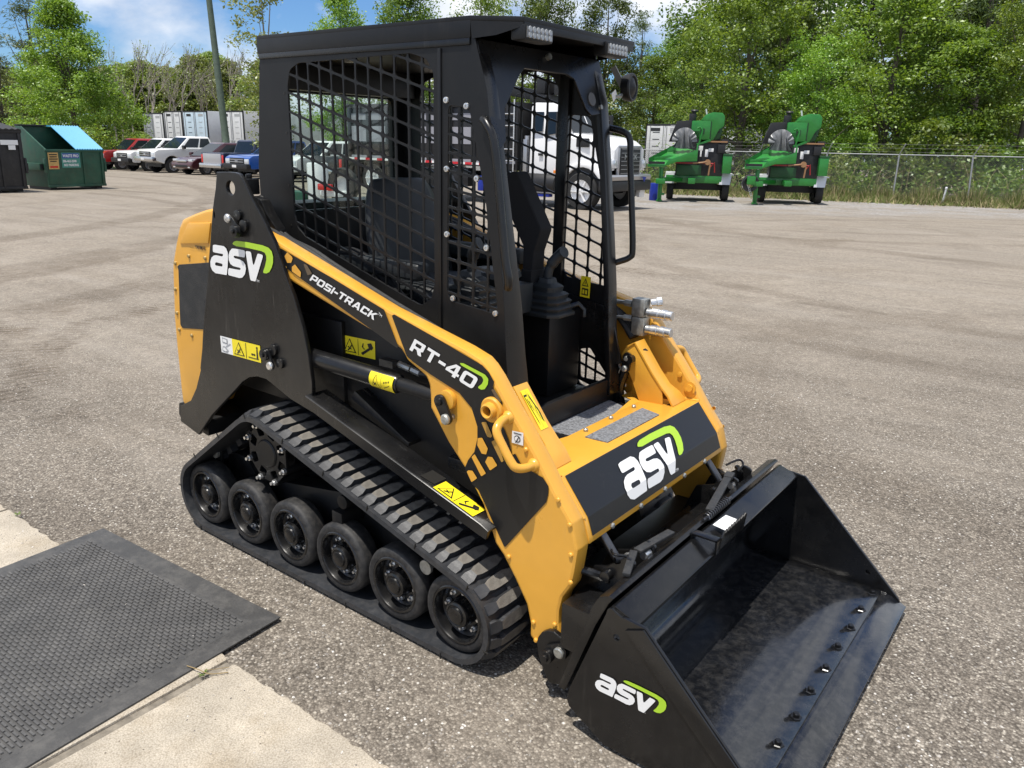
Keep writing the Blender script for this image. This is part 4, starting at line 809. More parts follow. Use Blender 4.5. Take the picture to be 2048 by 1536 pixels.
def glyph(ch):
    """outline, holes and width of a wide block letter one unit high"""
    s, t, w = 0.27, 0.225, 1.0
    if ch in 'O0':
        w = 1.05 if ch == 'O' else 1.12; return fillet([(0, 0), (w, 0), (w, 1), (0, 1)], 0.26, 4), [fillet([(s, t), (w-s, t), (w-s, 1-t), (s, 1-t)], 0.09, 3)], w
    if ch == 'P': return fillet([(0, 0), (s, 0), (s, 0.30), (w, 0.30), (w, 1), (0, 1)], 0.10, 3), [fillet([(s, 0.51), (w-s, 0.51), (w-s, 0.79), (s, 0.79)], 0.05, 2)], w
    if ch == 'R': return fillet([(0, 0), (s, 0), (s, 0.31), (0.50, 0.31), (0.74, 0), (1.06, 0), (0.84, 0.33), (w, 0.40), (w, 1), (0, 1)], 0.06, 3), [fillet([(s, 0.52), (w-s, 0.52), (w-s, 0.79), (s, 0.79)], 0.05, 2)], 1.06
    if ch == 'S': return fillet([(0, 0), (w, 0), (w, 0.60), (s, 0.60), (s, 0.79), (w-0.04, 0.79), (w-0.04, 1), (0, 1), (0, 0.40), (w-s, 0.40), (w-s, 0.21), (0, 0.21)], 0.10, 3), [], w
    if ch == 'I': return [(0, 0), (s, 0), (s, 1), (0, 1)], [], s
    if ch == '-': return [(0, 0.36), (0.56, 0.36), (0.56, 0.60), (0, 0.60)], [], 0.56
    if ch == 'T': return [(0.5-s/2, 0), (0.5+s/2, 0), (0.5+s/2, 0.78), (1, 0.78), (1, 1), (0, 1), (0, 0.78), (0.5-s/2, 0.78)], [], 1.0
    if ch == 'A': return [(0, 0), (0.29, 0), (0.36, 0.19), (0.76, 0.19), (0.83, 0), (1.12, 0), (0.74, 1), (0.38, 1)], [[(0.43, 0.38), (0.69, 0.38), (0.56, 0.76)]], 1.12
    if ch == 'C': return fillet([(0, 0), (w, 0), (w, 0.33), (w-s, 0.33), (w-s, t), (s, t), (s, 1-t), (w-s, 1-t), (w-s, 0.67), (w, 0.67), (w, 1), (0, 1)], 0.11, 3), [], w
    if ch == 'K': return [(0, 0), (s, 0), (s, 0.34), (0.40, 0.45), (0.74, 0), (1.08, 0), (0.62, 0.57), (1.04, 1), (0.70, 1), (s, 0.60), (s, 1), (0, 1)], [], 1.08
    return [(0.62, 0), (0.89, 0), (0.89, 0.20), (1.06, 0.20), (1.06, 0.40), (0.89, 0.40), (0.89, 1), (0.50, 1), (0, 0.42), (0, 0.20), (0.62, 0.20)], [[(0.62, 0.40), (0.62, 0.80), (0.28, 0.40)]], 1.06
def line_text(txt, key, parent, w, bold, gap=0.13):
    tl, bl, br = [Vector(p) for p in D[key]]
    up = tl-bl; wd = (br-bl).length; dn = (br-bl).normalized(); total = sum(glyph(c_)[2] for c_ in txt)+gap*(len(txt)-1); k = wd/total; x = 0.0
    for c_ in txt:
        o_, h_, gw = glyph(c_)
        fn = lambda u, v, z, x=x: YR(*(bl+dn*((u+x)*k)+up*v), w)
        me = plate_mesh('lettering', o_, h_, fn, 0, 0, 'white_decal', 0, 0); link('lettering', me, parent); x += gw+gap
line_text('POSI-TRACK', 'tP', arm, 0.005, 0.0016); line_text('RT-40', 'tR', arm, 0.005, 0.0036)
text('lettering', 'TM', 0.013, at_fn(YR, (D['tP'][2][0]+0.018, D['tP'][2][1]+0.022), -0.5), 0.005, 'white_decal', arm)
q = plate('swoosh', fillet(D['sw40'], 0.006, 2), [], YR, 0, 0, 'green_decal', arm)
for v in q.data.vertices: v.co.y -= 0.005
# pin boss, cylinder pin, handle, fasteners
b = MB(); b.lathe([(0.037, 0), (0.037, 0.010), (0.033, 0.014), (0.024, 0.014), (0.022, 0.030), (0.018, 0.033), (0.014, 0.030), (0.014, -0.02), (0, -0.02)], (0.187, -0.511, 0.828), (0, -1, 0), 28, cap=False); b.obj('pivot_boss', 'yellow_paint', arm)
b = MB(); b.cyl((0.022, -0.511, 0.822), (0.022, -0.528, 0.822), 0.030, 22); b.obj('cylinder_boss', 'yellow_paint', arm, bevel=0.003)
b = MB(); px, pz, qx, qz = 0.008, 0.818, 0.036, 0.771; ux, uz = (qx-px)/0.0547, (qz-pz)/0.0547; nx, nz = -uz, ux; pts = []
for k in range(9): a = PI/2+PI*k/8; pts.append((px+0.021*(math.cos(a)*ux+math.sin(a)*nx), pz+0.021*(math.cos(a)*uz+math.sin(a)*nz)))
for k in range(9): a = -PI/2+PI*k/8; pts.append((qx+0.018*(math.cos(a)*ux+math.sin(a)*nx), qz+0.018*(math.cos(a)*uz+math.sin(a)*nz)))
b.prism(pts, YR, 0.020, 0.030); b.cyl((px, -0.511, pz), (px, -0.548, pz), 0.012, 12); b.obj('pin_lock', 'black_paint', arm, bevel=0.002)
b = MB(); b.lathe([(0.016, 0), (0.016, 0.007), (0.012, 0.011), (0, 0.012)], (qx, -0.541, qz), (0, -1, 0), 20, cap=False); b.cyl((qx, -0.511, qz), (qx, -0.541, qz), 0.009); b.obj('pin_bolt', 'zinc', arm)
def smooth_path(P, n=6):
    P = [Vector(p) for p in P]; out = []
    for i in range(len(P)-1):
        a, b_, c_, d_ = P[max(i-1, 0)], P[i], P[i+1], P[min(i+2, len(P)-1)]
        for k in range(n):
            t = k/n; out.append(0.5*((2*b_)+(c_-a)*t+(2*a-5*b_+4*c_-d_)*t*t+(3*b_-a-3*c_+d_)*t**3))
    out.append(P[-1]); return out
hpth = smooth_path([(0.240, -0.50, 0.815), (0.240, -0.530, 0.815), (0.245, -0.562, 0.807), (0.2520, -0.575, 0.790), (0.275, -0.577, 0.757), (0.302, -0.577, 0.722), (0.318, -0.572, 0.706), (0.330, -0.545, 0.700), (0.332, -0.50, 0.698)], 5)
b = MB(); b.tube(hpth, 0.0125, 12); b.lathe([(0.020, 0), (0.017, 0.006), (0.013, 0.012)], (0.240, -0.511, 0.815), (0, -1, 0), 16); b.lathe([(0.020, 0), (0.017, 0.006), (0.013, 0.012)], (0.332, -0.511, 0.698), (0, -1, 0), 16)
b.obj('grab_handle', 'yellow_paint', arm, smooth=60)
b = MB()
for hx, hz in ((0.418, 0.620), (0.459, 0.558), (0.467, 0.470), (0.305, 0.737), (0.255, 0.388), (0.351, 0.208), (0.425, 0.232), (0.362, 0.152), (0.471, 0.386)): b.lathe([(0.0075, 0), (0.0075, 0.003), (0.005, 0.006), (0, 0.0065)], (hx, -0.511, hz), (0, -1, 0), 10, cap=False)
b.obj('plug_bolt', 'yellow_paint', arm)
b = MB(); WQ = D['decalW']; b.cur = 0; b.poly([YR(*p, 0.0025) for p in (WQ[3], WQ[2], WQ[1], WQ[0])]); b.cur = 1
cxw, czw = 0.276, 0.762
b.poly([YR(cxw+0.011*math.cos(2*PI*i/14), czw+0.010*math.sin(2*PI*i/14), 0.0035) for i in range(14)]); b.cur = 0; b.poly([YR(cxw+0.0085*math.cos(2*PI*i/14), czw+0.0075*math.sin(2*PI*i/14), 0.0045) for i in range(14)]); b.cur = 1
b.poly([YR(cxw+u, czw+v, 0.0055) for u, v in ((-0.006, -0.012), (-0.003, -0.013), (0.007, 0.006), (0.005, 0.008))]); b.poly([YR(cxw+u, czw+v, 0.0035) for u, v in ((-0.013, 0.014), (0.014, 0.014), (0.014, 0.0165), (-0.013, 0.0165))])
b.obj('tie_down_sticker', ['label_white', 'print_black'], arm, smooth=0, norm=False)
# lower foot of the arm
ft = plate('foot_plate', fillet(D['foot'], 0.012), [], yplane(-0.530), -0.018, 0.0, 'black_paint', arm, bevel=0.003)
b = MB(); b.cyl((0.428, -0.53, 0.150), (0.428, -0.560, 0.150), 0.021, 18); b.cyl((0.428, -0.560, 0.150), (0.428, -0.570, 0.150), 0.012, 14)
b.prism(fillet([(0.405, 0.135), (0.43, 0.125), (0.485, 0.160), (0.488, 0.190), (0.46, 0.200), (0.415, 0.175)], 0.01), yplane(-0.530), 0.002, 0.014); b.obj('pin_lock', 'black_paint', arm, bevel=0.002)
b = MB(); b.lathe([(0.0165, 0), (0.0165, 0.007), (0.013, 0.010), (0, 0.0105)], (0.466, -0.544, 0.176), (0, -1, 0), 18, cap=False); b.obj('pin_bolt', 'zinc', arm)
arm2 = mirrored(arm)
for ch in list(arm2.children):
    if ch.name.startswith(('lettering', 'tie_down', 'decal', 'swoosh')): bpy.data.objects.remove(ch)

# ---------------- lift cylinders and hoses
for sg in (-1, 1):
    y = 0.485*sg; a, c_ = Vector((-0.66, y, 0.826)), Vector((-0.048, y, 0.810)); d = (c_-a).normalized()
    b = MB(); b.lathe([(0.030, 0), (0.031, 0.02), (0.031, 0.445), (0.024, 0.455)], a, d, 24); cy = b.obj('lift_cylinder', 'black_paint', loader, smooth=40)
    b = MB(); b.lathe([(0.0225, 0.45), (0.0225, (c_-a).length)], a, d, 20); b.obj('cylinder_gland', 'black_satin', cy)
    if sg < 0:
        f = lambda u, v, w=0.0: a+d*u+Vector((0, -math.cos(v/0.031), math.sin(v/0.031)))*(0.0312+w)
        b = MB(); b.cur = 0; n = 12; v0, v1 = -0.030, 0.028
        grid = [[f(0.345+0.005*0, v0+(v1-v0)*j/n, 0.001), f(0.450, v0+(v1-v0)*j/n, 0.001)] for j in range(n+1)]
        for j in range(n): b.add([grid[j][0], grid[j][1], grid[j+1][1], grid[j+1][0]], [(0, 1, 2, 3)])
        b.cur = 1
        def seg(u0, v0_, u1, v1_, t=0.0014):
            du, dv = u1-u0, v1_-v0_; l = math.hypot(du, dv); nu, nv = -dv/l*t/2, du/l*t/2
            for k in range(4):
                s0, s1 = k/4, (k+1)/4; b.add([f(u0+du*s+nu*q, v0_+dv*s+nv*q, 0.002) for s, q in ((s0, -1), (s1, -1), (s1, 1), (s0, 1))], [(0, 1, 2, 3)])
        seg(0.357, -0.022, 0.392, -0.022); seg(0.357, -0.022, 0.3745, 0.020); seg(0.392, -0.022, 0.3745, 0.020); seg(0.399, -0.028, 0.399, 0.026, 0.0008)
        for k in range(4): seg(0.412+k*0.007, 0.0+k*0.002, 0.414+k*0.007, 0.006+k*0.002, 0.003)
        seg(0.410, -0.016, 0.438, -0.002, 0.002); seg(0.366, -0.014, 0.378, -0.004, 0.003); seg(0.378, -0.014, 0.366, -0.004, 0.003)
        b.obj('warning_sticker', ['warning_yellow', 'print_black'], cy, smooth=0, norm=False)
    b = MB(); b.cyl((-0.245, y+0.03*-sg, 0.868), (-0.19, y+0.03*-sg, 0.860), 0.011, 8); b.cyl((-0.185, y+0.03*-sg, 0.859), (-0.150, y+0.03*-sg, 0.853), 0.010, 6); b.obj('hose_fitting', 'zinc', loader)
    b = MB(); b.bx(-0.30, -0.24, y+0.015*-sg-0.015, y+0.015*-sg+0.015, 0.858, 0.880); b.tube(smooth_path([(-0.15, y-0.03*sg, 0.853), (-0.05, y-0.04*sg, 0.852), (0.05, y-0.08*sg, 0.82)]), 0.010); b.obj('hydraulic_hose', 'hose', loader)
    b = MB()
    for k in range(3):
        yy = (0.455-0.018*k)*sg; b.tube(smooth_path([(-1.00, yy, 1.22), (-0.99, yy, 1.285), (-0.955, yy, 1.315+0.010*k), (-0.91, yy, 1.29), (-0.88, yy-0.01*sg, 1.24), (-0.80, yy, 1.215-0.006*k), (-0.68, yy, 1.175), (-0.55, yy, 1.13), (-0.30, yy, 1.05), (0.0, yy, 0.955), (0.12, yy-0.02*sg, 0.86)]), 0.0125, 8)
    b.obj('hydraulic_hose', 'hose', loader, smooth=60)
b = MB(); b.bx(-1.034, -0.974, -0.455, -0.405, 1.348, 1.402); b.cyl((-1.0, -0.43, 1.40), (-1.0, -0.43, 1.418), 0.012, 8); b.obj('control_box', 'black_satin', loader, bevel=0.01)
b = MB(); b.prism(fillet([(-1.0, 1.20), (-1.0, 1.335), (-0.955, 1.345), (-0.915, 1.335), (-0.885, 1.290), (-0.82, 1.225)], 0.015), yplane(-0.43), -0.02, 0.02); b.obj('hose_guard', 'black_paint', loader, bevel=0.006)

# ---------------- front cross member between the arms
A_, F_, B_, L_ = (0.385, 0.657), (0.467, 0.556), (0.486, 0.504), (0.489, 0.486)
b = MB(); yA = 0.453
prof = [(0.252-0.046, 0.648), (0.30, 0.6515), (A_[0], A_[1]), (F_[0], F_[1]), (B_[0], B_[1]), (L_[0], L_[1]), (L_[0]-0.012, L_[1]-0.002), (0.450, 0.552), (0.372, 0.645), (0.206, 0.636)]
b.loft([[(x, y, z) for x, z in prof] for y in (-yA, yA)]); cm = b.obj('cross_member', 'yellow_paint', loader, bevel=0.0025, smooth=30)
# flared ears beside the step
b = MB()
for sg in (-1, 1): b.prism([(0.206, 0.145*sg), (0.17, 0.33*sg), (0.12, 0.35*sg), (0.12, 0.45*sg), (0.206, 0.45*sg)], lambda u, v, w: Vector((u, v, 0.642+w)), 0, 0.005)
b.obj('step_gusset', 'yellow_paint', cm, bevel=0.001)
LU = math.dist(A_, F_); LL = math.dist(F_, B_)
def front(u, v, w=0.0):
    s = -v
    if s <= LU: tx, tz = (F_[0]-A_[0])/LU, (F_[1]-A_[1])/LU; q = (A_[0]+tx*s, A_[1]+tz*s)
    else: tx, tz = (B_[0]-F_[0])/LL, (B_[1]-F_[1])/LL; q = (F_[0]+tx*(s-LU), F_[1]+tz*(s-LU))
    return Vector((q[0]-tz*w, u, q[1]+tx*w))
b = MB(); yy = 0.437
for s0, s1 in ((0.002, LU-0.0015), (LU+0.0015, LU+LL)): b.add([front(-yy, -s1, 0.0025), front(yy, -s1, 0.0025), front(yy, -s0, 0.0025), front(-yy, -s0, 0.0025)], [(0, 1, 2, 3)])
b.add([front(-yy, -(LU-0.0015), 0.0025), front(-yy, -(LU+0.0015), 0.0025), front(yy, -(LU+0.0015), 0.0025), front(yy, -(LU-0.0015), 0.0025)], [(0, 1, 2, 3)])
b.obj('decal_panel', 'black_decal', cm, smooth=0)
place_logo(front, 0.0045, cm, 2.10, (-0.193, -0.049), 0.0, fold=-LU)
b = MB()
for yb in (-0.33, -0.16, 0.0, 0.14, 0.30): b.lathe([(0.009, 0), (0.009, 0.006), (0.006, 0.009), (0, 0.009)], (L_[0]-0.003, yb, 0.494), (1, 0, 0.1), 8, cap=False)
for yb in (-0.075, 0.085, 0.245): b.lathe([(0.008, 0), (0.008, 0.006), (0.005, 0.009), (0, 0.009)], (0.228, yb, 0.650), (0, 0, 1), 8, cap=False)
b.obj('panel_bolt', 'zinc', cm)
b = MB(); b.prism([(0.258, -0.128), (0.345, -0.133), (0.345, 0.213), (0.258, 0.253)], lambda u, v, w: Vector((u, v, 0.6495+0.064*(u-0.258)+w)), 0, 0.003); b.obj('grip_pad', 'grit_tape', cm, smooth=0)
# step in front of the cab
b = MB(); b.bx(0.095, 0.206, -0.20, 0.30, 0.615, 0.636); b.bx(0.085, 0.097, -0.34, 0.34, 0.60, 0.70); b.bx(-0.05, 0.20, -0.44, 0.44, 0.56, 0.60); st = b.obj('cab_step', 'black_paint', loader, bevel=0.003)
b = MB(); b.prism([(0.102, -0.125), (0.202, -0.120), (0.202, 0.248), (0.102, 0.288)], lambda u, v, w: Vector((u, v, 0.636+w)), 0.001, 0.0035); b.obj('grip_pad', 'grit_tape', st, smooth=0)
for sg in (-1, 1):
    b = MB(); _r = random.Random(3); b.tube([(x+_r.uniform(-0.0006, 0.0006), 0.450*sg, z+0.001) for i in range(24) for x, z in [(0.21+0.175*i/23, 0.648+0.009*i/23)]], 0.0045, 6); b.tube([(0.385+0.082*i/14+_r.uniform(-0.0006, 0.0006), 0.4505*sg, 0.657-0.101*i/14) for i in range(15)], 0.004, 6); b.obj('weld_bead', 'yellow_paint', cm, smooth=60)
# upright brackets on the cross member (cylinder mounts)
for sg in (-1, 1):
    G = [(0.165, 0.640)]+[(0.165, 0.739)]+D['gus'][:1]+D['gus'][1:6]+[(0.300, 0.645)]
    fn = frame((0, 0.338*sg, 0), (1, 0, 0), (0, 0, 1))
    b = MB(); b.prism([(0.20, 0.645), (0.165, 0.72)]+D['gus'][:7]+[(0.296, 0.648)], fn, -0.004*sg, 0.004*sg)
    gs = b.obj('cylinder_bracket', 'yellow_paint', loader, bevel=0.001)
    top = [(0.1349, 0.8438), (0.1704, 0.8646), (0.2477, 0.7640), (0.290, 0.716), (0.318, 0.690), (0.340, 0.656)]
    b = MB()
    secs = []
    for i, (x, z) in enumerate(top):
        j0, j1 = max(i-1, 0), min(i+1, len(top)-1); tx, tz = top[j1][0]-top[j0][0], top[j1][1]-top[j0][1]; l = math.hypot(tx, tz); nx, nz = -tz/l*0.008, tx/l*0.008
        if nz < 0: nx, nz = -nx, -nz
        w1 = 0.398 if i < 4 else 0.398+0.02*(i-3)
        secs.append([(x, 0.330*sg, z), (x, w1*sg, z), (x-nx, w1*sg, z-nz), (x-nx, 0.330*sg, z-nz)])
    b.loft(secs); b.obj('bracket_flange', 'yellow_paint', gs, bevel=0.0015, smooth=30)
    b = MB(); b.prism([(0.14, 0.645), (0.125, 0.80), (0.17, 0.855), (0.33, 0.66)], frame((0, 0.392*sg, 0), (1, 0, 0), (0, 0, 1)), -0.003, 0.003); b.obj('bracket_plate', 'yellow_paint', gs, bevel=0.001)
    b = MB(); p0, p1 = (0.147, 0.806), (0.141, 0.762); pts = []
    for k in range(9): a = PI*k/8; pts.append((p0[0]+0.017*math.cos(a), p0[1]+0.017*math.sin(a)))
    for k in range(9): a = PI+PI*k/8; pts.append((p1[0]+0.017*math.cos(a), p1[1]+0.017*math.sin(a)))
    b.prism(pts, frame((0, 0.333*sg, 0), (1, 0, 0), (0, 0, 1)), 0.004*sg, 0.016*sg); b.obj('pin_lock', 'black_paint', gs, bevel=0.002)
    b = MB(); b.lathe([(0.012, 0), (0.012, 0.006), (0.008, 0.009), (0, 0.009)], (0.141, 0.317*sg, 0.762), (0, -sg, 0), 16, cap=False); b.lathe([(0.011, 0), (0.008, 0.008), (0, 0.009)], (0.147, 0.317*sg, 0.800), (0, -sg, 0), 12, cap=False); b.obj('pin_bolt', 'zinc', gs)
    b = MB(); b.tube(smooth_path([(0.20, 0.36*sg, 0.82), (0.145, 0.365*sg, 0.79), (0.10, 0.36*sg, 0.66), (0.14, 0.37*sg, 0.50)]), 0.020, 10); b.cyl((0.16, 0.31*sg, 0.80), (0.16, 0.39*sg, 0.80), 0.015); b.obj('tilt_cylinder', 'black_paint', loader)
    if sg > 0:
        b = MB(); b.lathe([(0.024, 0), (0.024, 0.004), (0.013, 0.004), (0.013, 0.012), (0, 0.012)], (0.345, 0.449*sg, 0.700), (0, -sg, 0), 20, cap=False); b.lathe([(0.010, 0), (0.010, 0.005), (0, 0.006)], (0.300, 0.449*sg, 0.742), (0, -sg, 0), 12, cap=False); b.obj('inner_pin', 'yellow_paint', loader)
f = lambda u, v, w=0.0: Vector((u, -0.395+v, 0)) 
t0, t1 = Vector((0.2477, 0, 0.764)), Vector((0.1704, 0, 0.8646)); dd = (t0-t1).normalized(); nn = Vector((-dd.z, 0, dd.x)); nn = nn if nn.z > 0 else -nn
warning('warning_sticker', [(0.020, 0.014), (0.020, 0.052), (0.150, 0.052), (0.150, 0.014)], lambda u, v, w=0.0: t1+dd*u+nn*w+Vector((0, -0.398+v, 0)), 0.003, loader)
# hydraulic coupler block, left side
b = MB(); b.bx(0.112, 0.162, 0.398, 0.446, 0.872, 0.940); b.bx(0.110, 0.160, 0.396, 0.444, 0.942, 1.008); cb = b.obj('coupler_block', 'zinc', loader, bevel=0.003)
def coupler(z, x0=0.165, y=0.42):
    b = MB(); b.lathe([(0.017, 0), (0.017, 0.018), (0.0195, 0.020), (0.0195, 0.045), (0.018, 0.047), (0.018, 0.056), (0.0195, 0.058), (0.0195, 0.075), (0.017, 0.077), (0.017, 0.098), (0.0155, 0.10), (0, 0.10)], (x0, y, z), (1, 0.02, 0.0), 24, cap=False); b.obj('quick_coupler', 'steel', cb, smooth=30)
coupler(0.958); coupler(0.896)
b = MB(); b.lathe([(0.013, 0), (0.013, 0.02), (0.017, 0.022), (0.017, 0.04), (0.012, 0.043), (0, 0.043)], (0.165, 0.44, 0.992), (0.7, 0.5, 0.15), 10, cap=False); b.obj('test_port', 'steel', cb)
b = MB(); b.cyl((0.03, 0.41, 0.985), (0.106, 0.41, 0.985), 0.008, 8); b.cyl((0.075, 0.41, 0.985), (0.106, 0.41, 0.985), 0.013, 6); b.tube(smooth_path([(0.107, 0.41, 0.93), (0.07, 0.405, 0.93), (0.04, 0.40, 0.92), (0.035, 0.395, 0.85), (0.07, 0.39, 0.76), (0.11, 0.39, 0.67)]), 0.006, 8); b.cyl((0.075, 0.405, 0.93), (0.107, 0.41, 0.93), 0.012, 6); b.obj('steel_line', 'zinc', cb)

# ---------------- bucket
bk = empty('bucket'); bk.parent = loader
bo = [p for p in D['bside'][:11]]+[(0.66, 0.014), (1.10, 0.012), (1.135, 0.03), (1.123, 0.052)]
hl = [(0.676+0.009*math.cos(2*PI*i/14), 0.353+0.009*math.sin(2*PI*i/14)) for i in range(14)]
hl2 = [(1.012+0.008*math.cos(2*PI*i/14), 0.118+0.008*math.sin(2*PI*i/14)) for i in range(14)]
for sg in (-1, 1):
    fn = frame((0, 0.610*sg, 0), (1, 0, 0), (0, 0, 1)); w = (-0.010, 0.0) if sg < 0 else (0.0, 0.010)
    sp = plate('side_plate', fillet(bo, 0.006, 2), [hl, hl2], fn, w[0], w[1], 'bucket_black', bk, bevel=0.0012)
    # stiffener strip along the cutting side
    n_ = Vector((0.355, 0.370)).normalized(); e0, e1 = Vector((0.753, 0.411)), Vector((1.123, 0.052))
    b = MB(); b.prism([tuple(e0-n_*0.002), tuple(e1-n_*0.002), tuple(e1-n_*0.050), tuple(e0-n_*0.046+Vector((-0.02, 0.01)))], fn, 0.0 if sg < 0 else 0, 0.007*(1 if sg < 0 else -1)); b.obj('wear_strip', 'bucket_black', bk, bevel=0.002)
    if sg < 0: place_logo(fn, 0.0025, sp, 1.0, (0.6390, 0.2300), tm='\u2022')
    b = MB()
    b.tube([(x, 0.598*sg, z) for x, z in ((0.66, 0.062), (0.74, 0.060), (0.86, 0.061), (1.0, 0.060), (1.085, 0.058))], 0.006, 6)
    b.tube([(x, 0.598*sg, z) for x, z in ((0.66, 0.38), (0.60, 0.24), (0.557, 0.12))], 0.005, 6); b.obj('weld_bead', 'weld', bk)
inner = [(1.066, 0.056), (0.90, 0.0575), (0.72, 0.0575), (0.63, 0.059), (0.59, 0.067), (0.566, 0.085), (0.558, 0.11), (0.565, 0.15), (0.60, 0.245), (0.655, 0.395)]
th = []
for i, (x, z) in enumerate(inner):
    j0, j1 = max(0, i-1), min(len(inner)-1, i+1); tx, tz = inner[j1][0]-inner[j0][0], inner[j1][1]-inner[j0][1]; l = math.hypot(tx, tz); th.append((x+tz/l*-0.010*-1 if False else x-(-tz)/l*-0.010, z-(tx)/l*-0.010))
b = MB(); nI = len(inner); ys = [-0.600+1.2*k/24 for k in range(25)]
vs = [(x, y, z) for y in ys for x, z in inner]; fs = [(k*nI+i, k*nI+i+1, (k+1)*nI+i+1, (k+1)*nI+i) for k in range(24) for i in range(nI-1)]
b.add(vs, fs); me = b.mesh('bucket_shell', 'bucket_worn', smooth=40)
sh = link('bucket_shell', me, bk); md = sh.modifiers.new('thick', 'SOLIDIFY'); md.thickness = 0.010; md.offset = 1
b = MB(); b.loft([[(x, y, z) for x, z in ((1.062, 0.0585), (1.068, 0.0600), (1.098, 0.0565), (1.150, 0.030), (1.150, 0.026), (1.085, 0.026), (1.062, 0.040))] for y in (-0.608, 0.608)]); ce = b.obj('cutting_edge', 'bucket_worn', bk, bevel=0.002)
b = MB(); b.tube([(1.0615, -0.6+0.02*k, 0.0585+0.0008*math.sin(k*2.1)) for k in range(61)], 0.004, 6); b.obj('weld_bead', 'weld', bk)
nb = MB(); nb.lathe([(0.0195, 0), (0.0195, 0.0025), (0.0165, 0.0025), (0.0165, 0.012), (0.0135, 0.014)], (0, 0, 0), (0, 0, 1), 6); nb.lathe([(0.009, 0.013), (0.009, 0.022), (0.007, 0.024)], (0, 0, 0), (0, 0, 1), 10); NBM = nb.mesh('edge_bolt', 'bucket_black', smooth=0)
for k in range(8):
    o = link('edge_bolt', NBM, bk); o.location = (1.045-0.003*(k % 2), 0.553-0.1328*k, 0.0575); o.rotation_euler = (0, 0, k*0.7)
b = MB(); b.loft([[(x, y, z) for x, z in ((0.644, 0.40), (0.651, 0.430), (0.661, 0.433), (0.724, 0.409), (0.728, 0.404), (0.722, 0.398), (0.668, 0.385))] for y in (-0.600, 0.600)]); bm_ = b.obj('top_beam', 'bucket_black', bk, bevel=0.002)
b = MB(); b.loft([[(x, y, z) for x, z in ((0.500, 0.112), (0.522, 0.108), (0.606, 0.352), (0.640, 0.428), (0.652, 0.447), (0.640, 0.452), (0.612, 0.440), (0.592, 0.402))] for y in (-0.597, 0.597)]); qa = b.obj('attach_plate', 'bucket_black', bk, bevel=0.003)
b = MB(); b.bx(0.655, 0.735, -0.145, -0.115, 0.445, 0.452); b.bx(0.728, 0.735, -0.145, -0.115, 0.405, 0.452); b.bx(0.648, 0.655, -0.145, -0.115, 0.43, 0.452); b.obj('step_strap', 'bucket_black', bk, bevel=0.002)
# saw-toothed step plate
teeth = [(-0.115, 0.408)]+[(0.075, 0.408), (0.078, 0.462), (0.060, 0.475)]
pts = [(-0.105, 0.402), (0.085, 0.402), (0.085, 0.452), (0.07, 0.462)]
for k in range(8): pts += [(0.058-0.020*k, 0.452), (0.050-0.020*k, 0.462)]
pts += [(-0.105, 0.440)]
b = MB(); b.prism(pts, lambda u, v, w: Vector((0.722+w+(v-0.402)*0.12, u, v)), 0, 0.006); b.obj('step_plate', 'bucket_black', bk, bevel=0.001)
b = MB(); b.add([(0.673, -0.035, 0.442), (0.722, -0.045, 0.441), (0.728, 0.045, 0.443), (0.685, 0.035, 0.452), (0.68, 0.0, 0.449)], [(0, 1, 2, 3, 4)]); b.obj('paper_tag', 'label_white', bk, smooth=0)
b = MB(); b.tube(smooth_path([(0.782, -0.36, 0.0600), (0.82, -0.375, 0.0605), (0.86, -0.42, 0.0605), (0.90, -0.425, 0.0605), (0.925, -0.455, 0.061), (0.99, -0.475, 0.0605), (1.03, -0.50, 0.060)]), 0.0009, 5); b.obj('straw', 'straw', bk, smooth=60)
# latch levers, spring, pins
b = MB(); b.bar((0.585, -0.372, 0.462), (0.625, -0.485, 0.455), 0.022, 0.012); b.bar((0.590, -0.362, 0.462), (0.612, -0.195, 0.462), 0.026, 0.010); b.bar((0.640, 0.010, 0.462), (0.590, 0.270, 0.470), 0.026, 0.010); b.bar((0.590, 0.270, 0.470), (0.586, 0.305, 0.475), 0.030, 0.014)
b.obj('latch_lever', 'zinc', bk, bevel=0.003); 
bpy.data.objects['latch_lever'].data.materials[0] = mat('lever_grey', (0.030, 0.031, 0.032), 0.5, 0.2, var=0.2, vscale=30, dust=0.15)
b = MB(); sp_ = [(0.648+0.012*math.cos(t*0.9), -0.03+0.0020*t, 0.455+0.012*math.sin(t*0.9)) for t in range(84)]; b.tube(sp_, 0.0028, 6); b.cyl((0.648, -0.05, 0.455), (0.648, 0.16, 0.455), 0.005, 8); b.obj('latch_spring', 'rod_steel', bk, smooth=60)
b = MB()
for y in (-0.42, -0.30, 0.30, 0.42):
    b.prism(fillet([(0.44, 0.20), (0.60, 0.36), (0.62, 0.46), (0.59, 0.47), (0.53, 0.42), (0.47, 0.40), (0.43, 0.30)], 0.012), frame((0, y, 0), (1, 0, 0), (0, 0, 1)), -0.006, 0.006)
b.cyl((0.54, -0.45, 0.40), (0.54, -0.27, 0.40), 0.016); b.cyl((0.54, 0.45, 0.40), (0.54, 0.27, 0.40), 0.016)
b.bx(0.47, 0.60, -0.55, 0.55, 0.20, 0.34)
b.obj('attach_frame', 'black_paint', loader, bevel=0.003)
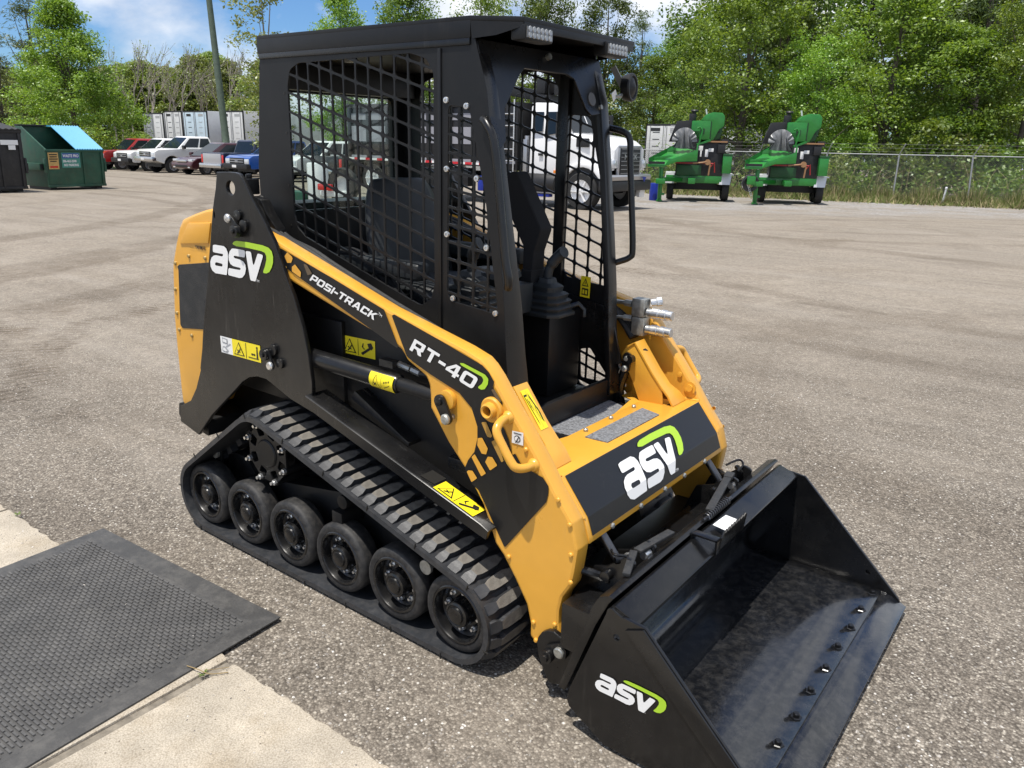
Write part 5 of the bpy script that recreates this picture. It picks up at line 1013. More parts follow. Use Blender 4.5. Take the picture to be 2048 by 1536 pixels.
for sg in (-1, 1):
    b = MB(); b.cyl((0.40, 0.36*sg, 0.56), (0.535, 0.36*sg, 0.405), 0.0130, 16); b.obj('tilt_rod', 'rod_steel', loader)
    b = MB(); b.cyl((0.30, 0.36*sg, 0.64), (0.42, 0.36*sg, 0.535), 0.030, 18); b.obj('tilt_cylinder', 'black_paint', loader)
    b = MB(); b.lathe([(0.017, 0), (0.017, 0.012), (0.012, 0.015), (0, 0.015)], (0.54, 0.31*sg-0.04*0, 0.40), (0, -1, 0), 14, cap=False); b.lathe([(0.012, 0), (0.012, 0.03), (0, 0.03)], (0.60, 0.31*sg, 0.44), (0, -1, 0), 12, cap=False); b.obj('frame_pin', 'steel', loader)
    b = MB(); b.tube(smooth_path([(0.42, 0.47*sg, 0.40), (0.50, 0.45*sg, 0.40), (0.55, 0.40*sg, 0.36), (0.52, 0.36*sg, 0.30)]), 0.012, 8); b.cyl((0.56, 0.43*sg, 0.45), (0.585, 0.40*sg, 0.45), 0.010, 8); b.tube(smooth_path([(0.53, 0.40*sg, 0.46), (0.56, 0.44*sg, 0.475), (0.585, 0.42*sg, 0.47), (0.58, 0.385*sg, 0.455)]), 0.004, 6); b.obj('linkage', 'black_paint', loader)
b = MB(); b.bx(0.33, 0.44, -0.45, 0.45, 0.20, 0.27); b.obj('arm_tube', 'black_satin', loader, bevel=0.01)
# ================================================================== cab of the loader
fR = yplane(-0.330)
panel_o = [(-1.030, 1.824), (-1.080, 1.44), (-1.082, 1.00), (-0.95, 0.90), (0.02, 0.66), (0.116, 0.66), (0.109, 0.763), (0.090, 0.915), (0.079, 1.067), (0.059, 1.238), (0.030, 1.47), (0.000, 1.685), (-0.038, 1.800), (-0.045, 1.824)]
rear_open = [(-0.884, 1.713), (-0.868, 1.765), (-0.82, 1.784), (-0.296, 1.792), (-0.232, 1.775), (-0.203, 1.735), (-0.203, 1.109), (-0.218, 1.062), (-0.262, 1.034), (-0.320, 1.050), (-0.830, 1.205), (-0.872, 1.235), (-0.887, 1.277)]
front_open = [(-0.144, 1.645), (-0.150, 1.096), (-0.135, 1.068), (0.040, 1.052), (0.052, 1.066), (-0.002, 1.398), (-0.060, 1.622), (-0.075, 1.638)]
def bars(op, xs, zs, fn, parent, sgn, m, hb=0.0034, r=0.012):
    """upright bars at xs and slanting bars z = c + m*x; every bar is a part, small webs round their crossings"""
    x0, x1 = min(p[0] for p in op)-0.02, max(p[0] for p in op)+0.02; z0, z1 = min(p[1] for p in op)-0.3, max(p[1] for p in op)+0.3
    for x in xs:
        P = clip(op, x-hb, x+hb, z0, z1)
        if len(P) > 2 and area(P) > 1e-4: b = MB(); b.prism(P, fn, -0.0070*sgn, -0.0015*sgn); b.obj('mesh_bar', 'black_satin', parent, smooth=0)
    sh = [(x, z-m*x) for x, z in op]; uns = lambda P: [(x, z+m*x) for x, z in P]
    for c_ in zs:
        P = clip(sh, x0, x1, c_-hb*1.05, c_+hb*1.05)
        if len(P) > 2 and area(P) > 1e-4: b = MB(); b.prism(uns(P), fn, -0.0078*sgn, -0.0008*sgn); b.obj('mesh_bar', 'black_satin', parent, smooth=0)
    b = MB()
    for x in xs:
        for c_ in zs:
            for sx in (-1, 1):
                for sz in (-1, 1):
                    px, pz = x+sx*hb, c_+sz*hb; q = (px+sx*r, pz+sz*r)
                    if len(clip(sh, min(px, q[0]), max(px, q[0]), min(pz, q[1]), max(pz, q[1]))) < 3: continue
                    b.prism(uns([(px, pz), (px+sx*r*0.75, pz), (px+sx*r*0.22, pz+sz*r*0.22), (px, pz+sz*r*0.75)]), fn, -0.0066*sgn, -0.0019*sgn)
    if b.f: o = b.obj('mesh_fillet', 'black_satin', parent, smooth=0); o['kind'] = 'stuff'
grow = lambda P, d: [(p[0]+d*(1 if p[0] > sum(q[0] for q in P)/len(P) else -1), p[1]+d*(1 if p[1] > sum(q[1] for q in P)/len(P) else -1)) for p in P]
rx = [-0.833+0.0583*k for k in range(11)]; rz = [1.4984+0.0627*k for k in range(-10, 8)]      # slanting bars: z at x = 0
fx = [-0.104, -0.046, 0.012]; fz = [1.282+0.0525*k for k in range(-6, 9)]
cabR = plate('cab_side_panel', panel_o, [fillet(rear_open, 0.03, 3), fillet(front_open, 0.012, 2)], fR, -0.008, 0.0, 'black_satin', loader, bevel=0.0012)
bars(grow(rear_open, 0.001), rx, rz, fR, cabR, 1, -0.29); bars(grow(front_open, 0.001), fx, fz, fR, cabR, 1, -0.14)
b = MB()
for x, z in ((-0.151, 1.659), (-0.073, 1.642), (-0.150, 1.465), (-0.032, 1.442), (-0.149, 1.272), (0.008, 1.245), (-0.124, 1.076), (0.046, 1.053)):
    b.lathe([(0.0095, 0), (0.0095, 0.002), (0.0085, 0.005), (0.0045, 0.0055), (0.0045, 0.001), (0, 0.001)], (x, -0.330, z), (0, -1, 0), 14, cap=False)
bolts = b.obj('panel_bolt', 'steel', cabR)
bh = MB()
for k in range(5):
    for x in (-0.178,): bh.cyl((x, -0.3302, 1.74-0.14*k), (x, -0.3312, 1.74-0.14*k), 0.0045, 8)
for x, z in ((-0.905, 1.69), (-0.905, 1.56), (-0.908, 1.38), (-0.908, 1.24)): bh.cyl((x, -0.3302, z), (x, -0.3312, z), 0.0045, 8)
bh.obj('rivet_hole', 'print_black', cabR)
# crease strip under the roof, B-post strip, lower sheet folds
b = MB(); b.box((-0.545, -0.3325, 1.813), (0.97, 0.006, 0.018)); b.obj('roof_seam', 'black_paint', cabR, bevel=0.002)
b = MB(); b.box((-0.176, -0.332, 1.35), (0.012, 0.006, 0.90)); b.obj('post_seam', 'black_satin', cabR, bevel=0.002)
b = MB(); b.prism(fillet([(-0.26, 0.985), (-0.20, 0.968), (-0.17, 0.95), (-0.165, 0.93), (0.12, 0.84), (0.12, 0.72), (-0.26, 0.85)], 0.01), fR, 0.002, 0.012); b.obj('lower_cover', 'black_satin', cabR, bevel=0.004)
lo = [(-0.052, 0.675), (-0.060, 0.80), (-0.015, 0.812), (0.055, 0.73), (0.072, 0.700), (0.060, 0.672)]
fL = frame((0, 0.330, 0), (1, 0, 0), (0, 0, 1))
lo = [(-0.052, 0.690), (-0.060, 0.80), (-0.015, 0.812), (0.055, 0.73), (0.068, 0.705), (0.058, 0.690)]
cabL = plate('cab_side_panel', panel_o, [fillet(rear_open, 0.03, 3), fillet(front_open, 0.012, 2), fillet(lo, 0.01, 2)], fL, 0.0, 0.008, 'black_satin', loader, bevel=0.0012)
bars(grow(rear_open, 0.001), rx, rz, fL, cabL, -1, -0.29); bars(grow(front_open, 0.001), fx, [1.255+0.055*k for k in range(-6, 9)], fL, cabL, -1, -0.33)
bars(grow(lo, 0.001), [-0.03, 0.012], [0.73, 0.775], fL, cabL, -1, -0.29, 0.0035, 0.006)
b = MB(); b.prism([(-0.19, 1.03), (-0.15, 1.03), (-0.145, 1.80), (-0.185, 1.80)], frame((0, 0.33, 0), (1, 0, 0), (0, 0, 1)), 0.010, 0.025)
b.prism([(-0.19, 1.02), (0.07, 0.98), (0.13, 0.78), (0.07, 0.76), (0.0, 0.84), (-0.07, 0.85), (-0.5, 0.85), (-0.5, 1.02)], frame((0, 0.33, 0), (1, 0, 0), (0, 0, 1)), 0.010, 0.020); b.obj('inner_post', 'black_paint', cabL, bevel=0.003)
# front pillars (return flanges), header with its arch
edge = [(-0.038, 1.80), (0.000, 1.685), (0.030, 1.47), (0.059, 1.238), (0.079, 1.067), (0.090, 0.915), (0.109, 0.763), (0.116, 0.665)]
for sg in (-1, 1):
    b = MB(); yi = lambda z: 0.282-0.022*max(0, 1.5-z) if sg > 0 else 0.280-0.055*max(0, min(1, (1.6-z)/0.8)); secs = [[(x, 0.330*sg, z), (x+0.001, yi(z)*sg, z), (x-0.02, (yi(z)-0.002)*sg, z), (x-0.02, 0.322*sg, z)] for x, z in edge]
    b.loft(secs); b.obj('front_pillar', 'black_paint', loader, bevel=0.002)
fH = frame((-0.040, 0, 1.80), (0, 1, 0), (-0.24, 0, 0.97))
hd = [(-0.325, 0.02), (0.325, 0.02), (0.325, -0.155), (0.300, -0.158), (0.222, -0.168), (0.195, -0.15), (0.150, -0.055), (0.11, -0.043), (-0.12, -0.043), (-0.15, -0.065), (-0.250, -0.166), (-0.27, -0.26), (-0.325, -0.30)]
hdr = plate('cab_header', fillet(hd, 0.02), [], fH, -0.004, 0.004, 'black_paint', loader, bevel=0.001)
b = MB(); b.cyl(fH(0.235, -0.115, 0.004), fH(0.235, -0.115, 0.008), 0.022, 20); b.obj('speaker_cap', mat('dark_grey', (0.10, 0.10, 0.105), 0.6), hdr)
b = MB(); b.cyl(fH(0.01, 0.0, 0.004), fH(0.01, 0.0, 0.016), 0.010, 8); b.cyl(fH(0.280, -0.14, 0.004), fH(0.280, -0.14, 0.014), 0.008, 8); b.obj('header_bolt', 'zinc', hdr)
b = MB(); b.lathe([(0.05, 0), (0.062, 0.03), (0.062, 0.05), (0.05, 0.055), (0, 0.055)], (-0.28, 0.05, 1.845), (0, 0, -1), 24, cap=False); b.obj('dome_speaker', 'black_satin', loader)
# roof
ro = [(-1.036, -0.335), (-0.058, -0.335), (0.020, -0.322), (0.104, -0.304), (0.104, 0.304), (0.020, 0.322), (-0.058, 0.335), (-1.036, 0.335)]
b = MB(); b.prism(ro, lambda u, v, w: Vector((u, v, w-0.010*max(0, (u+0.058)/0.16))), 1.866, 1.880); rf = b.obj('cab_roof', 'black_satin', loader, bevel=0.003)
b = MB()
for sg in (-1, 1):
    b.bx(-1.036, -0.058, 0.335*sg, 0.328*sg, 1.822, 1.868)
    b.add([(-0.058, 0.335*sg, 1.866), (0.020, 0.322*sg, 1.861), (0.024, 0.321*sg, 1.826), (-0.052, 0.334*sg, 1.820)], [(0, 1, 2, 3)])
    b.add([(0.020, 0.322*sg, 1.861), (0.104, 0.304*sg, 1.856), (0.104, 0.304*sg, 1.846), (0.024, 0.321*sg, 1.826)], [(0, 1, 2, 3)])
b.bx(0.096, 0.104, -0.30, 0.30, 1.838, 1.858); b.bx(-1.036, -1.029, -0.33, 0.33, 1.822, 1.868)
b.obj('roof_skirt', 'black_satin', rf, bevel=0.0015)
for yc in (-0.24, 0.185):
    b = MB(); b.bx(0.062, 0.112, yc-0.066, yc+0.066, 1.812, 1.852); b.bx(0.07, 0.09, yc-0.012, yc+0.012, 1.85, 1.862)
    wl = b.obj('work_light', 'black_satin', rf, bevel=0.006); b = MB(); b.bx(0.111, 0.1145, yc-0.060, yc+0.060, 1.818, 1.846); b.obj('lens', mat('lens_grey', (0.20, 0.19, 0.18), 0.2, 0.3), wl)
    b = MB()
    for r_ in range(2):
        for k in range(6): b.lathe([(0.0085, 0), (0.007, 0.002), (0.002, 0.0015), (0, 0.0015)], (0.1145, yc-0.047+0.019*k, 1.825+0.0145*r_), (1, 0, 0), 10, cap=False)
    b.obj('led', 'led', wl)
# rear wall with window
fB = frame((-0.985, 0, 0), (0, 1, 0), (0, 0, 1))
plate('rear_wall', [(-0.325, 0.90), (0.325, 0.90), (0.325, 1.822), (-0.325, 1.822)], [fillet([(-0.285, 1.282), (0.262, 1.282), (0.262, 1.700), (-0.285, 1.700)], 0.03)], fB, -0.02, 0.0, 'black_satin', loader, bevel=0.001)
plate('rear_window', fillet([(-0.290, 1.277), (0.267, 1.277), (0.267, 1.705), (-0.290, 1.705)], 0.03), [], fB, 0.0035, 0.0075, 'cab_glass', loader, bevel=0.001)
b = MB(); b.bx(-0.93, -0.06, -0.31, 0.31, 1.80, 1.815); b.bx(-0.95, -0.90, -0.31, 0.31, 1.705, 1.80); hl_ = b.obj('headliner', 'black_satin', loader, bevel=0.004)
b = MB(); b.bx(-0.70, -0.66, -0.24, -0.21, 1.79, 1.80); b.obj('headliner_clip', 'zinc', hl_)
# interior
b = MB(); b.bx(-0.98, 0.10, -0.32, 0.32, 0.62, 0.66); b.bx(-0.98, -0.45, -0.32, 0.32, 0.66, 0.98); b.bx(-0.45, -0.30, -0.32, 0.32, 0.66, 0.90); b.bx(0.085, 0.105, -0.32, 0.325, 0.655, 0.725)
b.obj('cab_floor', 'black_satin', loader, bevel=0.006)
b = MB(); b.bx(-0.28, -0.05, 0.10, 0.31, 0.66, 0.965); b.bx(-0.30, -0.06, -0.31, -0.12, 0.66, 1.02); b.obj('side_console', 'black_satin', loader, bevel=0.015)
bk_ = []
def cushion(name, secs, parent=None):
    b = MB(); b.loft(secs); o = b.obj(name, 'vinyl', parent or loader, bevel=0.0, smooth=60)
    md = o.modifiers.new('round', 'SUBSURF'); md.levels = 2; md.render_levels = 2; return o
seat = empty('operator_seat'); seat.parent = loader
def ring(cx, w, d, z, lean=0.0): return [(cx-d/2, -w/2, z), (cx-d/2, w/2, z), (cx+d/2, w/2, z), (cx+d/2, -w/2, z)]
cushion('backrest', [ring(-0.60, 0.44, 0.10, 0.99), ring(-0.60, 0.46, 0.11, 1.0), ring(-0.64, 0.46, 0.11, 1.18), ring(-0.675, 0.40, 0.10, 1.34), ring(-0.69, 0.30, 0.08, 1.405), ring(-0.69, 0.26, 0.07, 1.41)], seat)
cushion('seat_cushion', [ring(-0.42, 0.44, 0.44, 0.965), ring(-0.42, 0.46, 0.46, 0.98), ring(-0.42, 0.46, 0.46, 1.05), ring(-0.42, 0.40, 0.40, 1.075)], seat)
b = MB(); b.bx(-0.72, -0.30, -0.30, -0.24, 1.10, 1.16); b.bx(-0.72, -0.30, 0.24, 0.30, 1.10, 1.16); b.obj('armrest', 'vinyl', seat, bevel=0.02, seg=3)
b = MB(); b.tube(smooth_path([(-0.80, -0.27, 1.0), (-0.70, -0.275, 1.15), (-0.55, -0.27, 1.13), (-0.42, -0.26, 1.02)]), 0.022, 10); b.tube(smooth_path([(-0.50, -0.29, 1.02), (-0.42, -0.29, 1.05), (-0.36, -0.285, 0.99)]), 0.02, 8); b.obj('seat_belt', 'foam', seat, smooth=60)
b = MB(); b.prism(fillet(D['lap'], 0.025), frame((0, 0.12, 0), (1, 0, 0), (0, 0, 1)), -0.035, 0.035); b.bx(-0.17, -0.12, 0.08, 0.16, 0.96, 1.12); b.obj('lap_bar', 'foam', loader, bevel=0.018, seg=3)
def joystick(x, y, z, lean):
    b = MB(); n = 5
    secs = []
    for k, (s, h) in enumerate(((0.085, 0.0), (0.085, 0.012), (0.074, 0.018), (0.082, 0.030), (0.068, 0.038), (0.076, 0.052), (0.060, 0.058), (0.066, 0.074), (0.046, 0.082), (0.050, 0.10), (0.030, 0.112), (0.026, 0.128))):
        secs.append([(x+s*math.cos(PI/4+PI/2*i+PI/8*q)*(1.25 if q == 0 else 1.25), y+s*math.sin(PI/4+PI/2*i+PI/8*q)*1.1, z+h) for i in range(4) for q in (-0.55, 0.55)])
    b.loft(secs); js = b.obj('joystick', 'vinyl', loader, bevel=0.002, smooth=30)
    b = MB(); b.tube(smooth_path([(x, y, z+0.10), (x+0.004, y, z+0.15), (x+0.018, y+0.01*lean, z+0.185), (x+0.045, y+0.02*lean, z+0.215), (x+0.055, y+0.02*lean, z+0.222)]), [0.016]*10+[0.020]*8+[0.021]*5+[0.014, 0.008], 12); b.obj('grip', 'vinyl', js, smooth=60)
joystick(-0.085, 0.125, 0.965, 1); joystick(-0.15, -0.215, 1.02, -1)
b = MB(); b.tube([(-0.02, 0.16, 0.965), (-0.02, 0.16, 0.99), (0.0, 0.20, 1.0), (0.02, 0.21, 0.98), (0.02, 0.21, 0.955)], 0.010, 8); b.obj('grab_loop', 'black_paint', loader, smooth=60)
b = MB(); b.lathe([(0.06, 0), (0.09, 0.03), (0.085, 0.05), (0, 0.055)], (-0.18, -0.05, 1.08), (0, 0, 1), 20, cap=False); b.bx(-0.28, -0.10, -0.16, 0.06, 0.98, 1.08); b.obj('display_pod', 'vinyl', loader, smooth=40)
# tag sticker inside the left panel
b = MB(); b.cur = 0; q = lambda x, z, w: Vector((x, 0.3085-w, z)); b.poly([q(-0.062, 1.004, 0.0), q(-0.020, 1.002, 0.0), q(-0.018, 1.080, 0.0), q(-0.060, 1.082, 0.0)])
b.cur = 1; b.poly([q(-0.055, 1.045, 0.001), q(-0.026, 1.044, 0.001), q(-0.040, 1.074, 0.001)]); b.cur = 0; b.poly([q(-0.050, 1.049, 0.002), q(-0.031, 1.048, 0.002), q(-0.040, 1.067, 0.002)]); b.cur = 1
b.poly([q(-0.042, 1.052, 0.003), q(-0.038, 1.052, 0.003), q(-0.039, 1.062, 0.003), q(-0.041, 1.062, 0.003)]); b.poly([q(-0.055, 1.012, 0.001), q(-0.027, 1.010, 0.001), q(-0.026, 1.036, 0.001), q(-0.054, 1.038, 0.001)]); b.cur = 0
b.poly([q(-0.051, 1.017, 0.002), q(-0.043, 1.016, 0.002), q(-0.042, 1.031, 0.002), q(-0.050, 1.032, 0.002)]); b.poly([q(-0.039, 1.016, 0.002), q(-0.031, 1.015, 0.002), q(-0.030, 1.030, 0.002), q(-0.038, 1.031, 0.002)])
b.obj('warning_sticker', ['warning_yellow', 'print_black'], loader, smooth=0, norm=False)
# grab rails, horn
gL = smooth_path([(-0.02, 0.335, 1.606), (-0.012, 0.352, 1.603), (0.045, 0.366, 1.590), (0.072, 0.37, 1.565), (0.080, 0.37, 1.485), (0.096, 0.37, 1.35), (0.112, 0.37, 1.19), (0.104, 0.366, 1.160), (0.07, 0.350, 1.143), (0.036, 0.335, 1.130)], 4)
b = MB(); b.tube(gL, 0.0115, 10); b.obj('grab_rail', 'black_paint', loader, smooth=60)
gR = smooth_path([(-0.006, -0.336, 1.606), (0.016, -0.345, 1.592), (0.044, -0.348, 1.545), (0.066, -0.346, 1.40), (0.090, -0.346, 1.23), (0.104, -0.345, 1.165), (0.096, -0.338, 1.135)], 4)
b = MB(); b.tube(gR, 0.0125, 10); b.obj('grab_rail', 'black_paint', loader, smooth=60)
b = MB(); b.lathe([(0.02, -0.02), (0.041, -0.014), (0.045, 0.0), (0.047, 0.014), (0.044, 0.019), (0.038, 0.019), (0.035, 0.014), (0.020, 0.020), (0.008, 0.026), (0, 0.027)], (0.045, 0.385, 1.735), (1, 0.15, 0.02), 28, cap=False); hn = b.obj('horn', 'black_satin', loader)
b = MB(); b.bar((0.0, 0.350, 1.80), (0.03, 0.375, 1.735), 0.022, 0.004, (0, 1, 0)); b.obj('horn_bracket', mat('bracket_grey', (0.22, 0.23, 0.235), 0.5, 0.4), hn)
b = MB(); b.add([(0.030, 0.300, 1.710), (0.034, 0.318, 1.726), (0.036, 0.330, 1.705), (0.032, 0.312, 1.684)], [(0, 1, 2, 3)]); b.obj('paper_tag', 'label_white', hn, smooth=0)
b = MB(); b.tube([(0.033, 0.322, 1.703), (0.04, 0.345, 1.705), (0.043, 0.36, 1.72)], 0.006, 6); b.obj('wire_lug', 'zinc', hn)
# ================================================================== vehicles and plant in the background
import numpy as np
def paint(name, col, rough=0.28): return mat(name, col, rough, coat=0.6, spec=0.5)
paint('paint_white', (0.78, 0.78, 0.77)); paint('paint_red', (0.33, 0.010, 0.012)); paint('paint_maroon', (0.055, 0.012, 0.016)); paint('paint_navy', (0.010, 0.016, 0.05)); paint('paint_blue', (0.008, 0.075, 0.33)); paint('paint_reflection', (0.35, 0.35, 0.36)); paint('paint_dark', (0.02, 0.022, 0.025))
mat('auto_glass', (0.010, 0.016, 0.022), 0.08, spec=0.35); mat('tyre_black', (0.016, 0.016, 0.016), 0.75); mat('trim_black', (0.012, 0.012, 0.013), 0.5); mat('alloy', (0.45, 0.45, 0.46), 0.35, 0.8); mat('headlight', (0.62, 0.64, 0.66), 0.12, 0.3, coat=1.0); mat('amber', (0.75, 0.22, 0.02), 0.3); mat('bumper_chrome', (0.62, 0.62, 0.63), 0.18, 0.95); mat('plate_white', (0.75, 0.75, 0.74), 0.5)
def arc(cx, cz, r, a0, a1, n=10): return [(cx+r*math.cos(a0+(a1-a0)*i/n), cz+r*math.sin(a0+(a1-a0)*i/n)) for i in range(n+1)]
WHEELM = {}
def wheel_obj(root, x, y, r, w, side, rim='alloy'):
    k = (round(r, 2), round(w, 2), rim)
    if k not in WHEELM:
        b = MB(); b.lathe([(r*0.62, -w/2), (r*0.93, -w/2), (r, -w/2+0.05), (r, w/2-0.05), (r*0.93, w/2), (r*0.62, w/2)], (0, 0, 0), (0, 1, 0), 26, cap=False); ty = b.mesh('tyre', 'tyre_black')
        b = MB(); b.lathe([(r*0.63, w/2-0.01), (r*0.60, w/2-0.05), (r*0.52, w/2-0.07), (0.0, w/2-0.09)], (0, 0, 0), (0, 1, 0), 26, cap=False)
        for i in range(6):
            a = 2*PI*i/6; b.bar((0, w/2-0.02, 0), (r*0.6*math.cos(a), w/2-0.02, r*0.6*math.sin(a)), 0.03, r*0.16, (0, 1, 0))
        b.lathe([(r*0.17, w/2-0.03), (r*0.15, w/2+0.005), (0, w/2+0.005)], (0, 0, 0), (0, 1, 0), 14, cap=False); rm = b.mesh('rim', rim)
        WHEELM[k] = (ty, rm)
    ty, rm = WHEELM[k]; o = link('wheel', ty, root); o.location = (x, y, r); o.rotation_euler = (0, 0, 0 if side > 0 else PI); link('rim', rm, o)
def quadpart(name, mt_, root, quads, off=0.004):
    b = MB()
    for q in quads:
        q = [Vector(p) for p in q]; n = (q[1]-q[0]).cross(q[2]-q[0]).normalized(); b.add([p+n*off for p in q], [tuple(range(len(q)))])
    return b.obj(name, mt_, root, smooth=0, norm=False)
def inset(q, f):
    q = [Vector(p) for p in q]; c_ = sum(q, Vector())/len(q); return [p+(c_-p)*f for p in q]
def vehicle(kind, label, cat, loc, rz, col, group='vehicles parked in the row', lift=0.0, bumper='bumper_chrome', front='ford', two=False):
    root = thing('parked_'+('pickup' if kind == 'pickup' else 'minivan'), label, cat, (loc[0], loc[1], gz(loc[0], loc[1])), rz, group)
    if kind == 'pickup':
        wr, fxx, rxx, Wd = 0.40+lift*0.1, 1.75, -1.85, 1.0; zb = 0.55+lift; hz = 1.16+lift; bz = 1.22+lift; top = 1.88+lift
        body = [(-2.85, zb), (-2.85, bz), (-0.95, bz), (1.25, bz), (1.30, hz+0.03), (2.55, hz-0.03), (2.78, hz-0.14), (2.80, zb+0.02), (2.62, zb-0.05)]+arc(fxx, wr+0.04, wr+0.10, 0.15, PI-0.15)[:]+[(-1.25, zb-0.06)]+arc(rxx, wr+0.04, wr+0.10, 0.15, PI-0.15)
        gh = [(-0.98, 0.93, bz), (1.32, 0.90, bz), (0.50, 0.72, top), (-0.80, 0.74, top)]
    else:
        wr, fxx, rxx, Wd = 0.35, 1.60, -1.40, 0.99; zb = 0.36; hz = 0.98; bz = 1.02; top = 1.72
        body = [(-2.50, zb+0.1), (-2.55, bz), (1.05, bz), (1.15, hz), (2.10, 0.90), (2.42, 0.72), (2.52, 0.55), (2.48, zb), (2.2, zb-0.08)]+arc(fxx, wr, wr+0.07, 0.05, PI-0.05)+[(-0.8, zb-0.10)]+arc(rxx, wr, wr+0.07, 0.05, PI-0.05)
        gh = [(-2.53, 0.93, bz), (1.45, 0.88, bz), (0.25, 0.70, top), (-2.25, 0.74, top)]
    b = MB(); b.prism(body, frame((0, 0, 0), (1, 0, 0), (0, 0, 1)), -Wd, Wd); b.obj('body', col, root, bevel=0.07, seg=3)
    (xa, wa, za), (xb, wb, _), (xc, wc, zc), (xd, wd, _) = gh
    b = MB(); b.loft([[(xa, -wa, za-0.05), (xa, wa, za-0.05), (xb, wb, za-0.05), (xb, -wb, za-0.05)], [(xd, -wd, zc-0.05), (xd, wd, zc-0.05), (xc, wc, zc-0.05), (xc, -wc, zc-0.05)], [(xd+0.1, -wd+0.1, zc), (xd+0.1, wd-0.1, zc), (xc-0.12, wc-0.1, zc), (xc-0.12, -wc+0.1, zc)]]); b.obj('cabin', col, root, bevel=0.03)
    L_ = lambda t, u: Vector((xa+(xb-xa)*t, wa+(wb-wa)*t, za-0.05)).lerp(Vector((xd+(xc-xd)*t, wd+(wc-wd)*t, zc-0.05)), u)
    def win(t0, t1, sgn, u0=0.16, u1=0.90):
        q = [L_(t0, u0), L_(t1, u0), L_(t1, u1), L_(t0, u1)]
        if sgn > 0: q = q[::-1]; return q
        return [Vector((p.x, -p.y, p.z)) for p in q]
    spans = ((0.06, 0.42), (0.47, 0.90)) if kind == 'pickup' else ((0.04, 0.28), (0.31, 0.58), (0.61, 0.90))
    for s_ in (1, -1):
        for t0, t1 in spans: quadpart('side_window', 'auto_glass', root, [win(t0, t1, s_)], 0.012)
    ws = inset([(xb, -wb, za-0.05), (xb, wb, za-0.05), (xc, wc, zc-0.05), (xc, -wc, zc-0.05)], 0.09); quadpart('windscreen', 'auto_glass', root, [ws], 0.012)
    rw = inset([(xa, wa, za-0.05), (xa, -wa, za-0.05), (xd, -wd, zc-0.05), (xd, wd, zc-0.05)], 0.12); quadpart('rear_window', 'auto_glass', root, [rw], 0.012)
    for s_ in (1, -1):
        wheel_obj(root, fxx, s_*(Wd-0.12), wr, 0.26, s_); wheel_obj(root, rxx, s_*(Wd-0.12), wr, 0.26, s_)
        b = MB(); b.bx(xb-0.35, xb-0.20, s_*(Wd-0.02), s_*(Wd+0.22), bz-0.02, bz+0.16); b.obj('mirror', 'trim_black' if kind == 'pickup' else col, root, bevel=0.03)
    if kind == 'pickup':
        b = MB(); b.bx(2.74, 2.83, -0.58, 0.58, hz-0.50, hz-0.14); gr = b.obj('grille', 'trim_black', root, bevel=0.02)
        b = MB()
        for k in range(3): b.bx(2.825, 2.845, -0.55, 0.55, hz-0.46+0.11*k, hz-0.42+0.11*k)
        b.bx(2.83, 2.85, -0.12, 0.12, hz-0.36, hz-0.26); b.obj('grille_bar', 'bumper_chrome' if front == 'chrome' else 'alloy', gr, bevel=0.004)
        for s_ in (1, -1):
            b = MB(); b.bx(2.66, 2.82, s_*0.60, s_*0.96, hz-0.46, hz-0.18); b.obj('headlight', 'headlight', root, bevel=0.03)
            b = MB(); b.bx(-2.88, -2.78, s_*0.84, s_*0.99, bz-0.50, bz-0.10); b.obj('tail_light', 'red_lens', root, bevel=0.02)
        b = MB(); b.bx(2.68, 2.98, -1.0, 1.0, zb-0.06, zb+0.20); b.obj('front_bumper', bumper, root, bevel=0.05)
        b = MB(); b.bx(2.975, 2.99, -0.17, 0.17, zb+0.02, zb+0.14); b.obj('number_plate', 'plate_white', root)
        b = MB(); b.bx(-2.90, -2.84, -0.80, 0.80, zb+0.12, bz-0.04); b.obj('tailgate', 'paint_reflection' if two else col, root, bevel=0.03)  # silver colour puts a reflection into the navy tailgate
        b = MB(); b.bx(-3.05, -2.84, -0.98, 0.98, zb-0.08, zb+0.14); b.obj('rear_bumper', 'bumper_chrome', root, bevel=0.04)
        b = MB(); b.bx(-2.4, 2.3, -0.7, 0.7, 0.35, zb); b.obj('underbody', 'trim_black', root)
    else:
        b = MB(); b.bx(2.36, 2.50, -0.50, 0.50, 0.68, 0.80); b.obj('grille', 'bumper_chrome', root, bevel=0.02)
        for s_ in (1, -1):
            b = MB(); b.bx(2.05, 2.42, s_*0.55, s_*0.95, 0.70, 0.84); b.obj('headlight', 'headlight', root, bevel=0.04)
            b = MB(); b.bx(2.40, 2.50, s_*0.60, s_*0.82, 0.38, 0.46); b.obj('fog_light', 'headlight', root, bevel=0.02)
        b = MB(); b.bx(2.42, 2.515, -0.6, 0.6, 0.42, 0.54); b.obj('air_intake', 'trim_black', root, bevel=0.02)
    return root
DN = -PI/2
vehicle('pickup', 'red pickup with alloy wheels, leftmost in the parked row beside the green dumpster', 'pickup', (-48.75, 24.75), DN, 'paint_red', front='ford')
vehicle('pickup', 'white pickup with black grille and dark bumper, beside the red one', 'pickup', (-45.9, 24.9), DN, 'paint_white', bumper='trim_black', lift=0.03)
vehicle('pickup', 'tall white pickup with chrome grille, third in the parked row', 'pickup', (-43.0, 24.75), DN, 'paint_white', lift=0.16, front='chrome')
vehicle('minivan', 'dark maroon minivan with blue tinted windscreen in front of the pole', 'minivan', (-39.65, 24.6), DN, 'paint_maroon')
vehicle('pickup', 'navy pickup parked tail first showing red tail light and a tailgate coloured silver for its reflection', 'pickup', (-36.55, 24.9), -DN, 'paint_navy', two=True)
